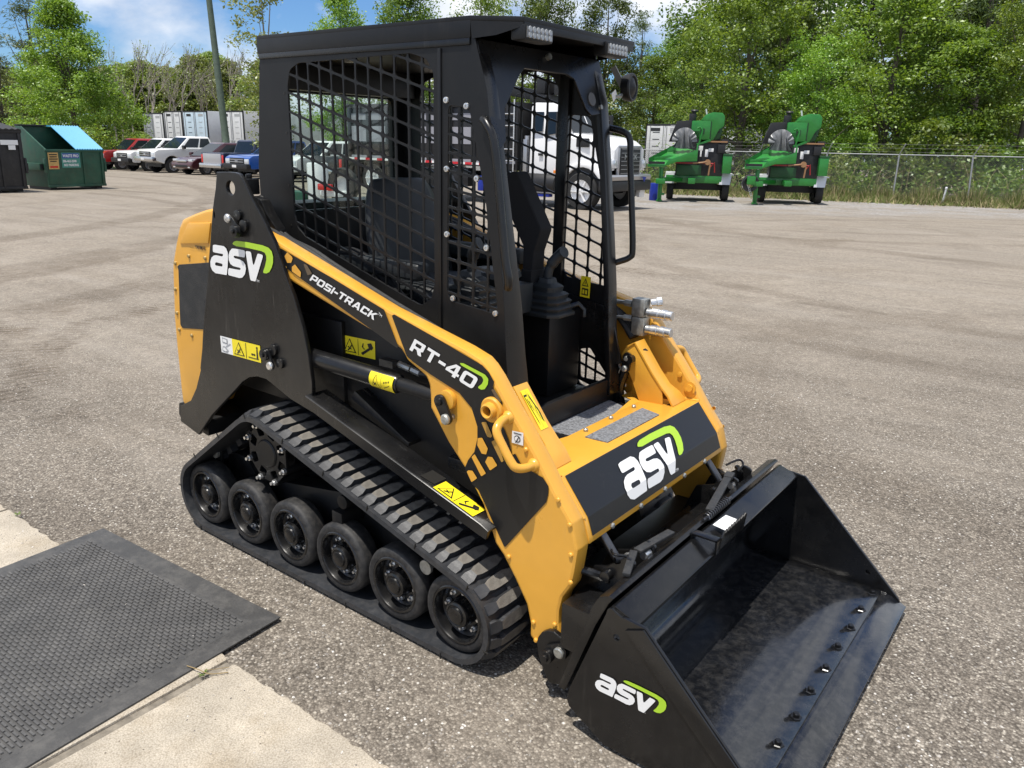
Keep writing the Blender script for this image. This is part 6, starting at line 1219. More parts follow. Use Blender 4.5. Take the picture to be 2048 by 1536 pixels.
vehicle('pickup', 'bright blue pickup with wide black grille just left of the loader cab', 'pickup', (-33.75, 24.4), DN, 'paint_blue', bumper='trim_black')
vehicle('pickup', 'white pickup seen through the rear window of the loader cab', 'pickup', (-29.9, 24.2), DN, 'paint_white', bumper='paint_white')
vehicle('pickup', 'dark grey pickup with chrome rear bumper seen through the cab mesh', 'pickup', (-27.2, 24.6), -DN, 'paint_dark')
vehicle('pickup', 'white crew cab behind the dark pickup, glimpsed through the cab mesh', 'pickup', (-27.6, 32.0), DN, 'paint_white')
# ---------------- van trailers
mat('trailer_white', (0.66, 0.67, 0.68), 0.4, var=0.06, vscale=1.5, dust=0.15); mat('trailer_dark', (0.03, 0.032, 0.035), 0.5); mat('trailer_blue', (0.015, 0.05, 0.22), 0.4); mat('sky_print', (0.52, 0.64, 0.74), 0.45, var=0.15, vscale=1.2); mat('trailer_grey', (0.40, 0.41, 0.42), 0.5)
def trailer(label, x0, x1, y, top, stripes, side=None, Ln=14.0):
    g0 = gz((x0+x1)/2, y); t = thing('van_trailer', label, 'trailer', ((x0+x1)/2, y, g0), 0, 'white van trailers parked in a row'); w = (x1-x0)/2; H = top-g0
    b = MB(); b.bx(-w, w, 0, Ln, 1.05, H); b.obj('box', 'trailer_white', t, bevel=0.03)
    b = MB(); b.bx(-w-0.01, -w+0.07, -0.03, 0.05, 1.0, H+0.01); b.bx(w-0.07, w+0.01, -0.03, 0.05, 1.0, H+0.01); b.bx(-w, w, -0.03, 0.05, H-0.09, H+0.01); b.bx(-w, w, -0.03, 0.05, 1.0, 1.12); b.obj('door_frame', 'trailer_dark', t)
    for s_ in (-1, 1):
        b = MB(); b.bx(s_*0.02, s_*(w-0.08), -0.035, -0.005, 1.13, H-0.10); d = b.obj('door', stripes[0 if s_ < 0 else 1], t, bevel=0.01)
        b = MB()
        for q in (0.10, w-0.30): b.cyl((s_*q, -0.06, 1.1), (s_*q, -0.06, H-0.1), 0.022, 6)
        b.bx(s_*0.05, s_*0.28, -0.09, -0.05, 1.9, 1.98); b.obj('lock_rod', 'trailer_grey', d)
        b = MB()
        for k in range(5): b.bx(s_*(w*0.45-0.22), s_*(w*0.45+0.22), -0.042, -0.037, 1.7+0.38*k, 1.74+0.38*k)
        b.bx(s_*(w*0.5-0.3), s_*(w*0.5+0.3), -0.042, -0.037, H-0.38, H-0.20); b.obj('door_print', 'trailer_dark' if s_ < 0 else 'trailer_grey', d)
    if side == 'blue':
        b = MB(); b.add([(w+0.012, 1.2, H-0.25), (w+0.012, 6.5, H-0.25), (w+0.012, 2.4, 1.3), (w+0.012, 1.2, 1.3)][::-1], [(0, 1, 2, 3)]); b.obj('side_stripe', 'trailer_blue', t, smooth=0)
    for s_ in (-1, 1):
        for yy in (1.6, 2.9): b = MB(); b.lathe([(0.5, 0), (0.5, 0.45)], (s_*w, yy, 0.5), (-s_, 0, 0), 18); b.obj('wheel', 'tyre_black', t)
    b = MB(); b.bx(-w*0.7, w*0.7, 0.1, Ln, 0.8, 1.05); b.bx(-w*0.8, w*0.8, 0.0, 0.12, 0.45, 0.6); b.obj('chassis', 'trailer_dark', t)
mat('paint_scene', (0.25, 0.27, 0.28), 0.5, var=0.7, vscale=2.2)
trailer('white van trailer with dark printed rear doors, leftmost of the row', -63.1, -60.1, 33, 3.13, ('paint_scene', 'trailer_white'))
trailer('plain cream white van trailer between two printed trailers', -59.8, -57.4, 33, 3.27, ('trailer_white', 'trailer_white'))
trailer('van trailer with sky blue printed doors and a blue side stripe', -57.2, -54.0, 33, 3.26, ('sky_print', 'sky_print'), 'blue')
trailer('white van trailer just right of the pole', -52.3, -49.5, 33, 3.25, ('trailer_white', 'trailer_white'))
trailer('white box trailer behind the fence between the truck and the green chippers', -21.45, -19.0, 40.5, 2.74, ('trailer_white', 'trailer_white'), Ln=9)
trailer('white box trailer half hidden behind the right green chipper', -16.7, -14.35, 40.2, 2.55, ('trailer_white', 'paint_scene'), Ln=9)
trailer('pale trailer behind the cab window', -36.5, -33.6, 33.5, 3.4, ('trailer_white', 'trailer_white'))
# ---------------- utility pole
mat('pole_green', (0.085, 0.115, 0.085), 0.8, var=0.25, vscale=3, bump=0.2, bscale=20)
pp = thing('utility_pole', 'tall green grey pole leaning slightly above the maroon minivan', 'pole', (-43.35, 27.5, gz(-43.35, 27.5)))
b = MB(); b.cyl((0, 0, -0.1), (-0.95, 0, 13.0), 0.235, 16, r2=0.15); b.obj('shaft', 'pole_green', pp)
b = MB(); b.lathe([(0.26, 0.0), (0.26, 0.35), (0.24, 0.4)], (0, 0, 0), (0, 0, 1), 16); b.obj('base_collar', 'pole_green', pp)
# ---------------- dumpsters
mat('dumpster_green', (0.016, 0.075, 0.045), 0.5, var=0.35, vscale=2, dust=0.22, dustcol=(0.16, 0.10, 0.06), rvar=0.1, streak=0.5); mat('dumpster_green_side', (0.016, 0.075, 0.045), 0.5, var=0.25, vscale=2, dust=0.12, rvar=0.1); mat('dumpster_black', (0.016, 0.016, 0.017), 0.6, var=0.2, vscale=2, dust=0.08); mat('lid_blue', (0.03, 0.29, 0.52), 0.45, var=0.05, vscale=2); mat('lid_black', (0.02, 0.02, 0.021), 0.55)
mat('sign_orange', (0.55, 0.35, 0.12), 0.5, var=0.2, vscale=9); mat('sign_teal', (0.06, 0.25, 0.20), 0.5); mat('sign_blue', (0.03, 0.08, 0.30), 0.5)
def dumpster(label, loc, rz, W_, Dp, Hf, Hb, col, lids):
    t = thing('dumpster', label, 'dumpster', (loc[0], loc[1], gz(*loc)), rz, 'dumpsters standing side by side'); fn = lambda u, v, w=0.0: Vector((w, u, v))
    prof = [(0.06, 0.10), (0.0, Hf), (Dp*0.80, Hb), (Dp, Hb), (Dp, 0.10)]
    for x in (0.0, W_-0.05):
        b = MB(); b.prism(prof, fn, x, x+0.05); b.obj('side_wall', col, t, bevel=0.008)
    b = MB(); b.prism([(0.06, 0.10), (0.0, Hf), (0.05, Hf), (0.11, 0.10)], fn, 0.052, W_-0.052); b.prism([(-0.03, Hf-0.07), (-0.03, Hf), (0.05, Hf), (0.05, Hf-0.07)], fn, -0.01, W_+0.01)
    fw = b.obj('front_wall', col, t, bevel=0.008)
    for xr in (1.24, W_-0.09): b = MB(); b.prism([(0.058, 0.10), (-0.002, Hf-0.08), (-0.035, Hf-0.08), (0.025, 0.10)], fn, xr-0.03, xr+0.03); b.obj('rib', col, t, bevel=0.006)
    b = MB(); b.bx(-0.005, W_+0.005, 0.03, 0.07, 0.08, 0.16); b.obj('bottom_rail', col, t, bevel=0.006)
    b = MB(); b.bx(0.052, W_-0.052, Dp-0.05, Dp-0.005, 0.1, Hb); b.obj('back_wall', col, t); b = MB(); b.bx(0.052, W_-0.052, 0.11, Dp-0.05, 0.10, 0.16); b.obj('floor', col, t)
    for x, s_ in ((0, -1), (W_, 1)):
        b = MB(); b.bx(x, x+s_*0.16, 0.15, Dp-0.25, 0.62, 0.84); b.obj('fork_pocket', col, t, bevel=0.01); b = MB(); b.bx(x+s_*0.02, x+s_*0.14, 0.14, 0.16, 0.65, 0.81); b.obj('pocket_opening', 'trim_black', t)
        b = MB(); b.bx(x, x+s_*0.06, 0.0, 0.10, 0.55, 1.0); b.bx(x, x+s_*0.06, Dp-0.1, Dp, 0.4, 1.0); b.obj('corner_post', col, t, bevel=0.008)
    b = MB(); b.bx(0.1, 0.3, 0.15, Dp-0.15, 0.0, 0.10); b.bx(W_-0.3, W_-0.1, 0.15, Dp-0.15, 0.0, 0.10); b.obj('skid', 'trim_black', t)
    sl_ = Vector((0, Dp*0.80, Hb-Hf)).normalized(); nrm = Vector((0, -sl_.z, sl_.y)); ln = Vector((0, Dp*0.80, Hb-Hf)).length
    for x0, x1, mt_, opened in lids:
        b = MB()
        if not opened:
            n = 11; q = []
            for i in range(n*2+1):
                x = x0+(x1-x0)*i/(n*2); q.append((x, 0.03 if (i % 2 == 0) else 0.065))
            o_ = Vector((0, 0, Hf)); secs = []
            for s_ in (-0.05, ln*0.35, ln*0.7, ln+0.02): secs.append([o_+sl_*s_+nrm*h+Vector((x, 0, 0)) for x, h in q]+[o_+sl_*s_+nrm*0.008+Vector((x, 0, 0)) for x, h in reversed(q)])
            b.loft(secs); b.bx(x0, x1, Dp*0.80, Dp+0.03, Hb+0.006, Hb+0.05)
            b.obj('lid', mt_, t, smooth=20)
        else:
            b.bx(x0, x1, Dp+0.01, Dp+0.06, Hb-0.9, Hb+0.06); b.bx(x0, x1, Dp-0.14, Dp+0.03, Hb+0.006, Hb+0.06); b.obj('open_lid', mt_, t, bevel=0.01)
    return t, fw
d1, fw = dumpster('dark green dumpster with one corrugated blue lid closed and its left half open', (-26.45, 9.66), math.radians(96.5), 1.98, 1.55, 1.28, 1.98, 'dumpster_green', ((0.02, 0.96, 'lid_black', True), (1.0, 1.97, 'lid_blue', False)))
d1.rotation_euler = (0, 0, math.radians(96.5))
fn = lambda u, v, w=0.0: Vector((u, 0.055-0.0508*(v-0.10)*1.0-0.0-w, v))
def sgn_quad(b, u0, u1, v0, v1, w): b.poly([fn(u0, v0, w), fn(u1, v0, w), fn(u1, v1, w), fn(u0, v1, w)])
b = MB(); b.cur = 0; sgn_quad(b, 0.06, 0.40, 0.66, 1.18, 0.012); b.cur = 1
for k, (a_, c_) in enumerate(((0.10, 0.36), (0.11, 0.35), (0.09, 0.37), (0.12, 0.33))): sgn_quad(b, a_, c_, 1.10-0.07*k, 1.135-0.07*k, 0.016)
b.cur = 2; sgn_quad(b, 0.10, 0.36, 0.70, 0.76, 0.016); b.obj('notice', ['sign_orange', 'print_black', 'red_lens'], d1, smooth=0, norm=False)
b = MB(); b.cur = 0; sgn_quad(b, 0.50, 1.13, 0.70, 1.18, 0.012); b.cur = 1; sgn_quad(b, 0.53, 1.10, 1.00, 1.16, 0.016); sg_ = b.obj('sign', ['sign_teal', 'sign_blue'], d1, smooth=0, norm=False)
for tx, sz, u, v in (('WASTE PRO', 0.125, 0.545, 1.035), ('386-462-2500', 0.105, 0.53, 0.875), ('NO PARKING', 0.105, 0.56, 0.75)):
    text('lettering', tx, sz, at_fn0(fn, (u, v)) if False else (lambda uu, vv, w=0.0, u=u, v=v: fn(u+uu, v+vv, w)), 0.020, 'white_decal', sg_, bold=0.003, sx=0.78)
d2, fw2 = dumpster('black dumpster cut off by the left edge of the picture', (-25.35, 6.75), math.radians(95), 1.9, 1.7, 1.80, 2.02, 'dumpster_black', ((0.0, 1.9, 'lid_black', False),))
b = MB(); b.cur = 0; b.bx(1.25, 1.75, -0.055, -0.045, 1.38, 1.52); b.bx(1.46, 1.66, -0.055, -0.045, 1.24, 1.37); b.bx(0.9, 1.15, -0.055, -0.045, 1.18, 1.24); b.bx(0.9, 1.12, -0.055, -0.045, 0.98, 1.01); b.cur = 1; b.bx(0.9, 1.10, -0.055, -0.045, 1.45, 1.52); b.obj('sticker', ['label_white', 'red_lens'], d2)
# ---------------- white truck with black high-sided body and grapple
mt2 = thing('grapple_truck', 'white heavy truck with black high sided body, seen through the loader cab', 'truck', (-10.85, 18.35, gz(-10.85, 18.35)), 0)
Z0 = gz(-10.85, 18.35)
def tb(name, mt_, fnc, bevel=0.0, parent=None, **k):
    b = MB(); fnc(b); return b.obj(name, mt_, parent or mt2, bevel=bevel, **k)
mat('truck_white', (0.80, 0.80, 0.80), 0.3, coat=0.5); mat('truck_body_black', (0.011, 0.011, 0.012), 0.45, dust=0.05, vscale=2); mat('grey_panel', (0.30, 0.30, 0.33), 0.5); mat('tank_blue', (0.01, 0.03, 0.30), 0.4); mat('tape_red', (0.55, 0.02, 0.03), 0.4)
yv = frame((0, 0, 0), (1, 0, 0), (0, 0, 1))
tb('cab', 'truck_white', lambda b: b.loft([[(-1.90, y, 0.92), (-0.55, y, 0.92), (-0.50, y, 1.5), (-0.50, y, 2.08), (-0.86, y*0.93, 2.78), (-1.0, y*0.9, 2.90), (-1.8, y*0.9, 2.92), (-1.90, y*0.95, 2.80)] for y in (-1.08, 1.08)]), 0.04)
tb('hood', 'truck_white', lambda b: b.loft([[(x, -w, z0), (x, -w, z1-0.12), (x, -w+0.16, z1), (x, w-0.16, z1), (x, w, z1-0.12), (x, w, z0)] for x, w, z0, z1 in ((-0.52, 1.06, 1.15, 2.10), (0.15, 0.98, 1.22, 2.02), (0.62, 0.88, 1.20, 1.92), (0.84, 0.84, 1.18, 1.78))]), 0.03)
for s_ in (-1, 1):
    tb('fender', 'truck_white', lambda b: b.prism(arc(0, 0.52, 0.80, -0.25, PI+0.15, 12)+arc(0, 0.52, 0.66, PI+0.15, -0.25, 12), frame((0, 1.0*s_, 0), (1, 0, 0), (0, 0, 1)), -0.16, 0.16), 0.03)
    tb('fender_liner', 'trim_black', lambda b: b.prism(arc(0, 0.52, 0.68, 0, PI, 12), frame((0, 0.95*s_, 0), (1, 0, 0), (0, 0, 1)), -0.12, 0.12), 0.0)
    w_ = 1.09*s_
    def WQ_(pts): q = [(x, w_-(0.10*s_*max(0, (z-2.08)/0.7)), z) for x, z in pts]; return q if s_ < 0 else q[::-1]
    quadpart('side_window', 'auto_glass', mt2, [WQ_([(-1.78, 2.12), (-1.45, 2.12), (-1.45, 2.66), (-1.78, 2.66)])], 0.012)
    quadpart('side_window', 'auto_glass', mt2, [WQ_([(-1.36, 2.0), (-0.66, 2.12), (-0.90, 2.66), (-1.36, 2.66)])], 0.012)
    tb('mirror', 'trim_black', lambda b: b.bx(-0.75, -0.60, 1.30*s_, 1.45*s_, 1.95, 2.65), 0.03)
    tb('mirror_arm', 'steel', lambda b: (b.cyl((-0.7, 1.08*s_, 2.5), (-0.68, 1.35*s_, 2.5), 0.02, 6), b.cyl((-0.7, 1.08*s_, 1.95), (-0.68, 1.35*s_, 2.0), 0.02, 6)))
    tb('hood_vent', 'trim_black', lambda b: b.bx(-0.30, 0.12, 1.0*s_, 1.055*s_, 1.72, 1.96), 0.02)
    tb('headlight', 'headlight', lambda b: b.bx(0.62, 0.87, 0.70*s_, 0.98*s_, 1.17, 1.40), 0.04)
    tb('headlight_housing', 'truck_white', lambda b: b.bx(0.40, 0.78, 0.66*s_, 1.04*s_, 1.10, 1.46), 0.06)
    tb('door_handle', 'trim_black', lambda b: b.bx(-1.55, -1.40, 1.085*s_, 1.12*s_, 1.45, 1.52))
    tb('marker_light', 'amber', lambda b: b.bx(-1.0, -0.82, 1.06*s_, 1.11*s_, 0.98, 1.06))
    for x in (0.0, -7.15, -8.5): wheel_obj(mt2, x, s_*1.02, 0.52, 0.34, s_, 'truck_white')
    tb('fuel_tank', 'trim_black', lambda b: b.cyl((-2.1, 0.95*s_, 0.68), (-0.9, 0.95*s_, 0.68), 0.30, 20), 0.02)
    tb('cab_step', 'alloy', lambda b: (b.bx(-1.9, -0.8, 0.9*s_, 1.12*s_, 0.40, 0.46), b.bx(-1.9, -0.8, 0.9*s_, 1.10*s_, 0.88, 0.93)), 0.01)
tb('windscreen_glass', 'auto_glass', lambda b: b.add([(-0.50+0.02, -0.95, 2.12), (-0.48, 0.95, 2.12), (-0.82, 0.88, 2.72), (-0.82, -0.88, 2.72)], [(0, 1, 2, 3)]), smooth=0)
tb('windscreen_pillar', 'truck_white', lambda b: b.bar((-0.49, 0, 2.10), (-0.83, 0, 2.72), 0.05, 0.03))
gr = tb('grille', 'trim_black', lambda b: b.bx(0.77, 0.89, -0.56, 0.56, 0.98, 1.72), 0.05)
tb('grille_surround', 'alloy', lambda b: (b.bx(0.79, 0.87, -0.64, -0.56, 0.98, 1.76), b.bx(0.79, 0.87, 0.56, 0.64, 0.98, 1.76), b.bx(0.79, 0.87, -0.64, 0.64, 1.71, 1.79)), 0.02)
tb('grille_bar', 'alloy', lambda b: [b.bx(0.89, 0.91, -0.54, 0.54, 1.03+0.11*k, 1.045+0.11*k) for k in range(7)], 0.0, gr)
text('lettering', 'MACK', 0.19, lambda u, v, w=0.0: Vector((0.92+w, -0.42+u, 1.42+v)), 0.003, 'alloy', gr, bold=0.006, sx=1.35)
tb('front_bumper', 'alloy', lambda b: b.loft([[(x, y, z) for x, z in ((0.62, 0.84), (0.94, 0.84), (0.98, 0.95), (0.94, 1.00), (0.62, 1.00))] for y in (-1.15, 1.15)]), 0.02)
tb('lower_bumper', 'truck_body_black', lambda b: b.bx(0.58, 0.96, -1.18, 1.18, 0.55, 0.83), 0.03)
tb('tow_flag', 'tank_blue', lambda b: b.add([(1.00, 0.55, 0.93), (1.00, 0.80, 0.93), (1.00, 0.68, 0.78), (0.98, 0.68, 0.80)], [(0, 1, 2), (0, 1, 3), (1, 2, 3), (2, 0, 3)]), smooth=0)
tb('chassis_rail', 'trim_black', lambda b: (b.bx(-9.6, 0.6, -0.48, -0.38, 0.62, 0.88), b.bx(-9.6, 0.6, 0.38, 0.48, 0.62, 0.88), b.bx(-0.2, 0.2, -0.9, 0.9, 0.42, 0.56), b.bx(-2.0, -0.6, -0.5, 0.5, 0.5, 0.9)), 0.01)
db = tb('dump_body', 'truck_body_black', lambda b: (b.bx(-9.6, -3.0, -1.22, 1.22, 1.08, 1.20), b.bx(-9.6, -3.0, -1.22, -1.16, 1.2, 2.85), b.bx(-9.6, -3.0, 1.16, 1.22, 1.2, 2.85), b.bx(-3.06, -2.25, -1.22, 1.22, 1.0, 2.92), b.bx(-9.6, -9.5, -1.2, 1.2, 1.2, 2.85)), 0.01)
tb('body_rib', 'truck_body_black', lambda b: ([b.bx(-9.55+0.93*k, -9.43+0.93*k, -1.30, -1.22, 1.1, 2.86) for k in range(7)], b.bx(-9.6, -3.0, -1.31, -1.2, 2.80, 2.92)), 0.01)
tb('light_panel', 'grey_panel', lambda b: (b.bx(-9.4, -3.2, -1.235, -1.222, 1.72, 2.22), b.bx(-9.4, -3.2, -1.235, -1.222, 2.42, 2.62)), 0.0)
tb('reflective_tape', 'label_white', lambda b: [b.bx(-9.5+0.56*k, -9.22+0.56*k, -1.318, -1.30, 1.12, 1.19) for k in range(12)], 0.0)
tb('reflective_tape', 'tape_red', lambda b: [b.bx(-9.22+0.56*k, -8.94+0.56*k, -1.318, -1.30, 1.12, 1.19) for k in range(12)], 0.0)
tb('body_skirt', 'grey_panel', lambda b: b.bx(-9.6, -2.3, -1.25, -1.20, 1.19, 1.27), 0.0)
ld = tb('ladder', 'steel', lambda b: (b.cyl((-2.75, -1.26, 0.8), (-2.75, -1.26, 3.0), 0.025, 6), b.cyl((-2.35, -1.26, 0.8), (-2.35, -1.26, 3.0), 0.025, 6), [b.cyl((-2.75, -1.26, 0.95+0.33*k), (-2.35, -1.26, 0.95+0.33*k), 0.018, 6) for k in range(6)]))
tb('mud_flap', 'trim_black', lambda b: b.bx(-9.3, -9.27, -1.25, -0.7, 0.3, 1.0)); tb('outrigger', 'truck_body_black', lambda b: (b.bx(-3.0, -2.5, -1.3, -1.0, 0.35, 1.0), b.bx(-5.5, -4.2, -1.15, -0.75, 0.45, 1.0)), 0.02)
tb('gas_bottle', 'tank_blue', lambda b: (b.cyl((-3.55, -1.2, 0.36), (-3.55, -1.2, 0.80), 0.16, 14), b.cyl((-3.15, -1.2, 0.36), (-3.15, -1.2, 0.80), 0.16, 14), b.bx(-1.8, -1.1, -1.16, -0.95, 0.30, 0.38)), 0.02)
tb('grapple_boom', 'truck_body_black', lambda b: (b.cyl((-2.0, 0, 0.9), (-2.0, 0, 3.3), 0.18, 12), b.bar((-2.0, 0, 3.3), (-1.2, -0.1, 3.55), 0.25, 0.3), b.bar((-2.0, 0.1, 3.1), (-4.6, 0.2, 3.5), 0.25, 0.3), b.bx(-2.35, -1.65, -0.5, 0.35, 2.95, 3.15), b.bx(-1.6, -1.2, -0.35, 0.1, 3.15, 3.5), b.bx(-2.2, -1.9, -0.4, -0.1, 3.2, 3.6), b.tube([(-2.6, -0.9, 2.9), (-2.55, -0.9, 3.15), (-2.3, -0.9, 3.2), (-2.2, -0.9, 2.95)], 0.02, 6)), 0.02)
tb('exhaust_guard', 'alloy', lambda b: (b.bx(-2.12, -1.98, -1.10, -0.92, 0.9, 1.9), b.cyl((-2.05, -1.0, 1.0), (-2.05, -1.0, 2.0), 0.08, 10)), 0.01)
# ---------------- forklift-like trailer seen through the rear window
tk = thing('tank_trailer', 'small trailer with white tank, red lamp and spare wheel behind the loader cab', 'trailer', (-14.6, 11.4, gz(-14.6, 11.4)), 0)
tb('tank', 'truck_white', lambda b: b.cyl((-0.55, 0, 0.15), (-0.55, 0, 1.15), 0.27, 20), 0.05, tk)
tb('deck', 'dumpster_green', lambda b: b.bx(-1.85, -0.85, -0.25, 0.25, 0.02, 0.40), 0.02, tk); tb('lamp', 'red_lens', lambda b: b.bx(-0.15, 0.35, -0.36, -0.26, 0.50, 0.66), 0.03, tk); tb('fender', 'truck_white', lambda b: b.bx(-0.2, 0.5, -0.25, 0.2, 0.35, 0.48), 0.03, tk)
b = MB(); b.lathe([(0.24, -0.1), (0.42, -0.1), (0.45, -0.04), (0.45, 0.06), (0.42, 0.1), (0.24, 0.1)], (0.42, 0, 0.62), (0.2, -1, 0), 24, cap=False); wh = b.obj('spare_wheel', 'tyre_black', tk); b = MB(); b.lathe([(0.25, 0.04), (0.20, 0.0), (0, 0.0)], (0.42, 0, 0.62), (0.2, -1, 0), 20, cap=False); b.obj('rim', 'trailer_white', wh)
# ---------------- wood chippers
mat('chipper_green', (0.016, 0.190, 0.024), 0.38, var=0.22, vscale=3, coat=0.3); mat('chipper_dark', (0.010, 0.07, 0.018), 0.45); mat('fender_alloy', (0.62, 0.63, 0.65), 0.4, 0.3); mat('curtain_grey', (0.17, 0.175, 0.18), 0.35, var=0.35, vscale=4); mat('hose_orange', (0.32, 0.17, 0.08), 0.6); mat('hose_red', (0.35, 0.03, 0.03), 0.6)
XZ = lambda y: frame((0, y, 0), (1, 0, 0), (0, 0, 1))
def chipper(label, loc, coil):
    t = thing('wood_chipper', label, 'wood chipper', (loc[0], loc[1], gz(*loc)), YAW-PI/2-math.radians(11), 'green wood chippers parked by the fence')
    def p(name, mt_, fnc, bevel=0.01, parent=None, **k):
        b = MB(); fnc(b); return b.obj(name, mt_, parent or t, bevel=bevel, **k)
    U = lambda x: (x-560)/256.0; V = lambda y: (945-y)/256.0
    Q = lambda pts: [(U(x), V(y)) for x, y in pts]
    p('frame_beam', 'chipper_green', lambda b: (b.bx(U(330), U(830), 1.30, 1.5, V(785), V(722)), b.bx(-0.12, 0.12, 0.4, 3.8, 0.62, 0.80), b.bx(U(420), U(800), 1.5, 3.6, V(790), V(730))))
    p('axle', 'trim_black', lambda b: (b.bx(U(350), U(900), 2.0, 2.3, 0.35, 0.55), b.bx(U(430), U(800), 1.9, 3.2, 0.45, 0.75)))
    p('jack_leg', 'chipper_green', lambda b: (b.cyl((U(288), 0.25, 0.02), (U(288), 0.25, V(650)), 0.075, 12), b.bx(U(262), U(314), 0.10, 0.40, 0.0, 0.05), b.bx(U(280), U(330), 0.2, 0.3, V(890), V(870)), b.bar((U(288), 0.3, 0.75), (U(480), 1.4, 0.72), 0.12, 0.14)))
    pan = p('infeed_pan', 'chipper_green', lambda b: (b.add([(U(170), 0.1, V(620)), (U(310), 0.0, V(640)), (U(575), 0.9, V(500)), (U(400), 1.3, V(470))], [(0, 1, 2, 3)]), b.add([(U(172), 0.1, V(572)), (U(400), 1.25, V(445)), (U(400), 1.3, V(545)), (U(172), 0.12, V(625))], [(0, 1, 2, 3)]), b.prism(Q([(310, 640), (345, 585), (575, 500), (578, 450), (590, 450), (590, 590), (420, 600)]), XZ(0.05), -0.03, 0.03), b.bx(U(168), U(315), -0.03, 0.03, V(645), V(625)), b.prism(Q([(168, 575), (350, 545), (390, 550), (200, 615)]), XZ(0.35), -0.02, 0.02)), 0.006)
    p('pan_wall', 'chipper_green', lambda b: b.prism(Q([(200, 575), (400, 450), (405, 560), (350, 555)]), XZ(0.9), -0.02, 0.02), 0.005)
    p('hazard_strip', 'trim_black', lambda b: b.bx(U(175), U(315), -0.045, -0.035, V(622), V(600)), 0)
    p('feed_housing', 'trim_black', lambda b: (b.bx(U(410), U(600), 1.2, 1.9, V(720), V(330)), b.bx(U(575), U(830), 1.3, 2.2, V(720), V(430)), b.bx(U(600), U(790), 1.75, 2.3, V(470), V(300)), b.prism(Q([(330, 430), (390, 250), (520, 240), (560, 430)]), XZ(1.6), -0.2, 0.2)))
    p('side_panel', 'chipper_dark', lambda b: b.bx(U(420), U(640), 1.15, 1.2, V(720), V(630)))
    cur = []
    b = MB(); n = 18; rim = [(U(468)+0.43*math.cos(PI*i/n), V(425)+0.46*math.sin(PI*i/n)) for i in range(n+1)]
    vs = [(x, 0.75+0.05*math.sin(i*2.4), z) for i, (x, z) in enumerate(rim)]+[(U(468)+(x-U(468))*0.9, 0.72+0.06*math.sin(i*1.7), V(430)-0.16-0.07*math.sin(PI*i/n)) for i, (x, z) in enumerate(rim)]+[(U(468)+(x-U(468))*0.55, 0.62+0.07*math.sin(i*2.9), V(430)+(z-V(425))*0.55) for i, (x, z) in enumerate(rim)]
    m_ = n+1; b.add(vs, [(i, i+1, 2*m_+i+1, 2*m_+i) for i in range(n)]+[(2*m_+i, 2*m_+i+1, m_+i+1, m_+i) for i in range(n)]); b.obj('rubber_curtain', 'curtain_grey', t, smooth=80)
    p('engine_cover', 'chipper_green', lambda b: b.prism(Q([(520, 408), (524, 247), (692, 238), (704, 300), (700, 408)]), XZ(1.25), -0.95, 0.05), 0.03)
    p('chute_hood', 'chipper_green', lambda b: b.prism(Q([(600, 240), (640, 192), (700, 172), (782, 175), (806, 203), (806, 285), (765, 318), (722, 410), (684, 410), (690, 250)]), XZ(1.65), -0.35, 0.45), 0.02)
    p('chute_side', 'chipper_dark', lambda b: b.prism(Q([(704, 292), (806, 287), (778, 395), (704, 425)]), XZ(1.40), -0.55, 0.05), 0.015)  # darker green puts the shade of this side face into its colour
    p('cover_seam', 'trim_black', lambda b: (b.bx(U(690), U(696), 1.18, 1.20, V(400), V(250)), b.bx(U(740), U(775), 1.33, 1.35, V(345), V(330))), 0.0)
    p('vent_slot', 'trim_black', lambda b: ([b.prism(Q([(648+22*k, 222), (664+22*k, 200), (670+22*k, 204), (654+22*k, 226)]), XZ(1.34), -0.005, 0.005) for k in range(5)], [b.bx(U(600), U(640), 1.185, 1.20, V(318+12*k), V(312+12*k)) for k in range(4)]), 0)
    p('chute_lug', 'fender_alloy', lambda b: (b.prism(Q([(700, 240), (760, 225), (748, 250), (715, 258)]), XZ(1.33), -0.01, 0.01), b.bar((U(650), 1.7, V(185)), (U(640), 1.7, V(140)), 0.05, 0.05)), 0.0)
    p('exhaust_stack', 'trim_black', lambda b: (b.cyl((U(525), 1.6, V(260)), (U(530), 1.6, V(185)), 0.13, 14), b.cyl((U(535), 1.6, V(185)), (U(540), 1.6, V(160)), 0.07, 12), b.lathe([(0.11, 0), (0.14, 0.04), (0.10, 0.09)], (U(540), 1.6, V(170)), (0, 0, 1), 14)), 0.01)
    p('control_bar', 'chipper_green', lambda b: (b.tube([(U(600), 0.95, V(440)), (U(620), 0.95, V(330)), (U(600), 0.95, V(300)), (U(575), 0.95, V(310))], 0.03, 8), b.bar((U(580), 0.9, V(450)), (U(700), 1.2, V(410)), 0.06, 0.06)), 0.0)
    p('work_bench', 'hose_orange', lambda b: b.bx(U(665), U(850), 1.2, 1.3, V(428), V(415)), 0.0)
    p('radiator_box', 'trim_black', lambda b: (b.bx(U(770), U(835), 1.2, 1.5, V(520), V(445)), b.bx(U(795), U(860), 1.25, 1.7, V(445), V(400))), 0.01)
    p('tank_panel', 'label_white', lambda b: (b.bx(U(580), U(640), 1.25, 1.29, V(500), V(460)), b.bx(U(662), U(690), 1.25, 1.29, V(555), V(490)), b.bx(U(690), U(735), 1.25, 1.29, V(510), V(480)), b.bx(U(618), U(632), 1.25, 1.29, V(555), V(500))), 0.005)
    p('tool_box', 'chipper_green', lambda b: b.bx(U(822), U(900), 1.0, 1.4, V(695), V(540)), 0.02)
    p('box_lid', 'chipper_dark', lambda b: b.bx(U(822), U(905), 0.99, 1.41, V(540), V(525)), 0.01)
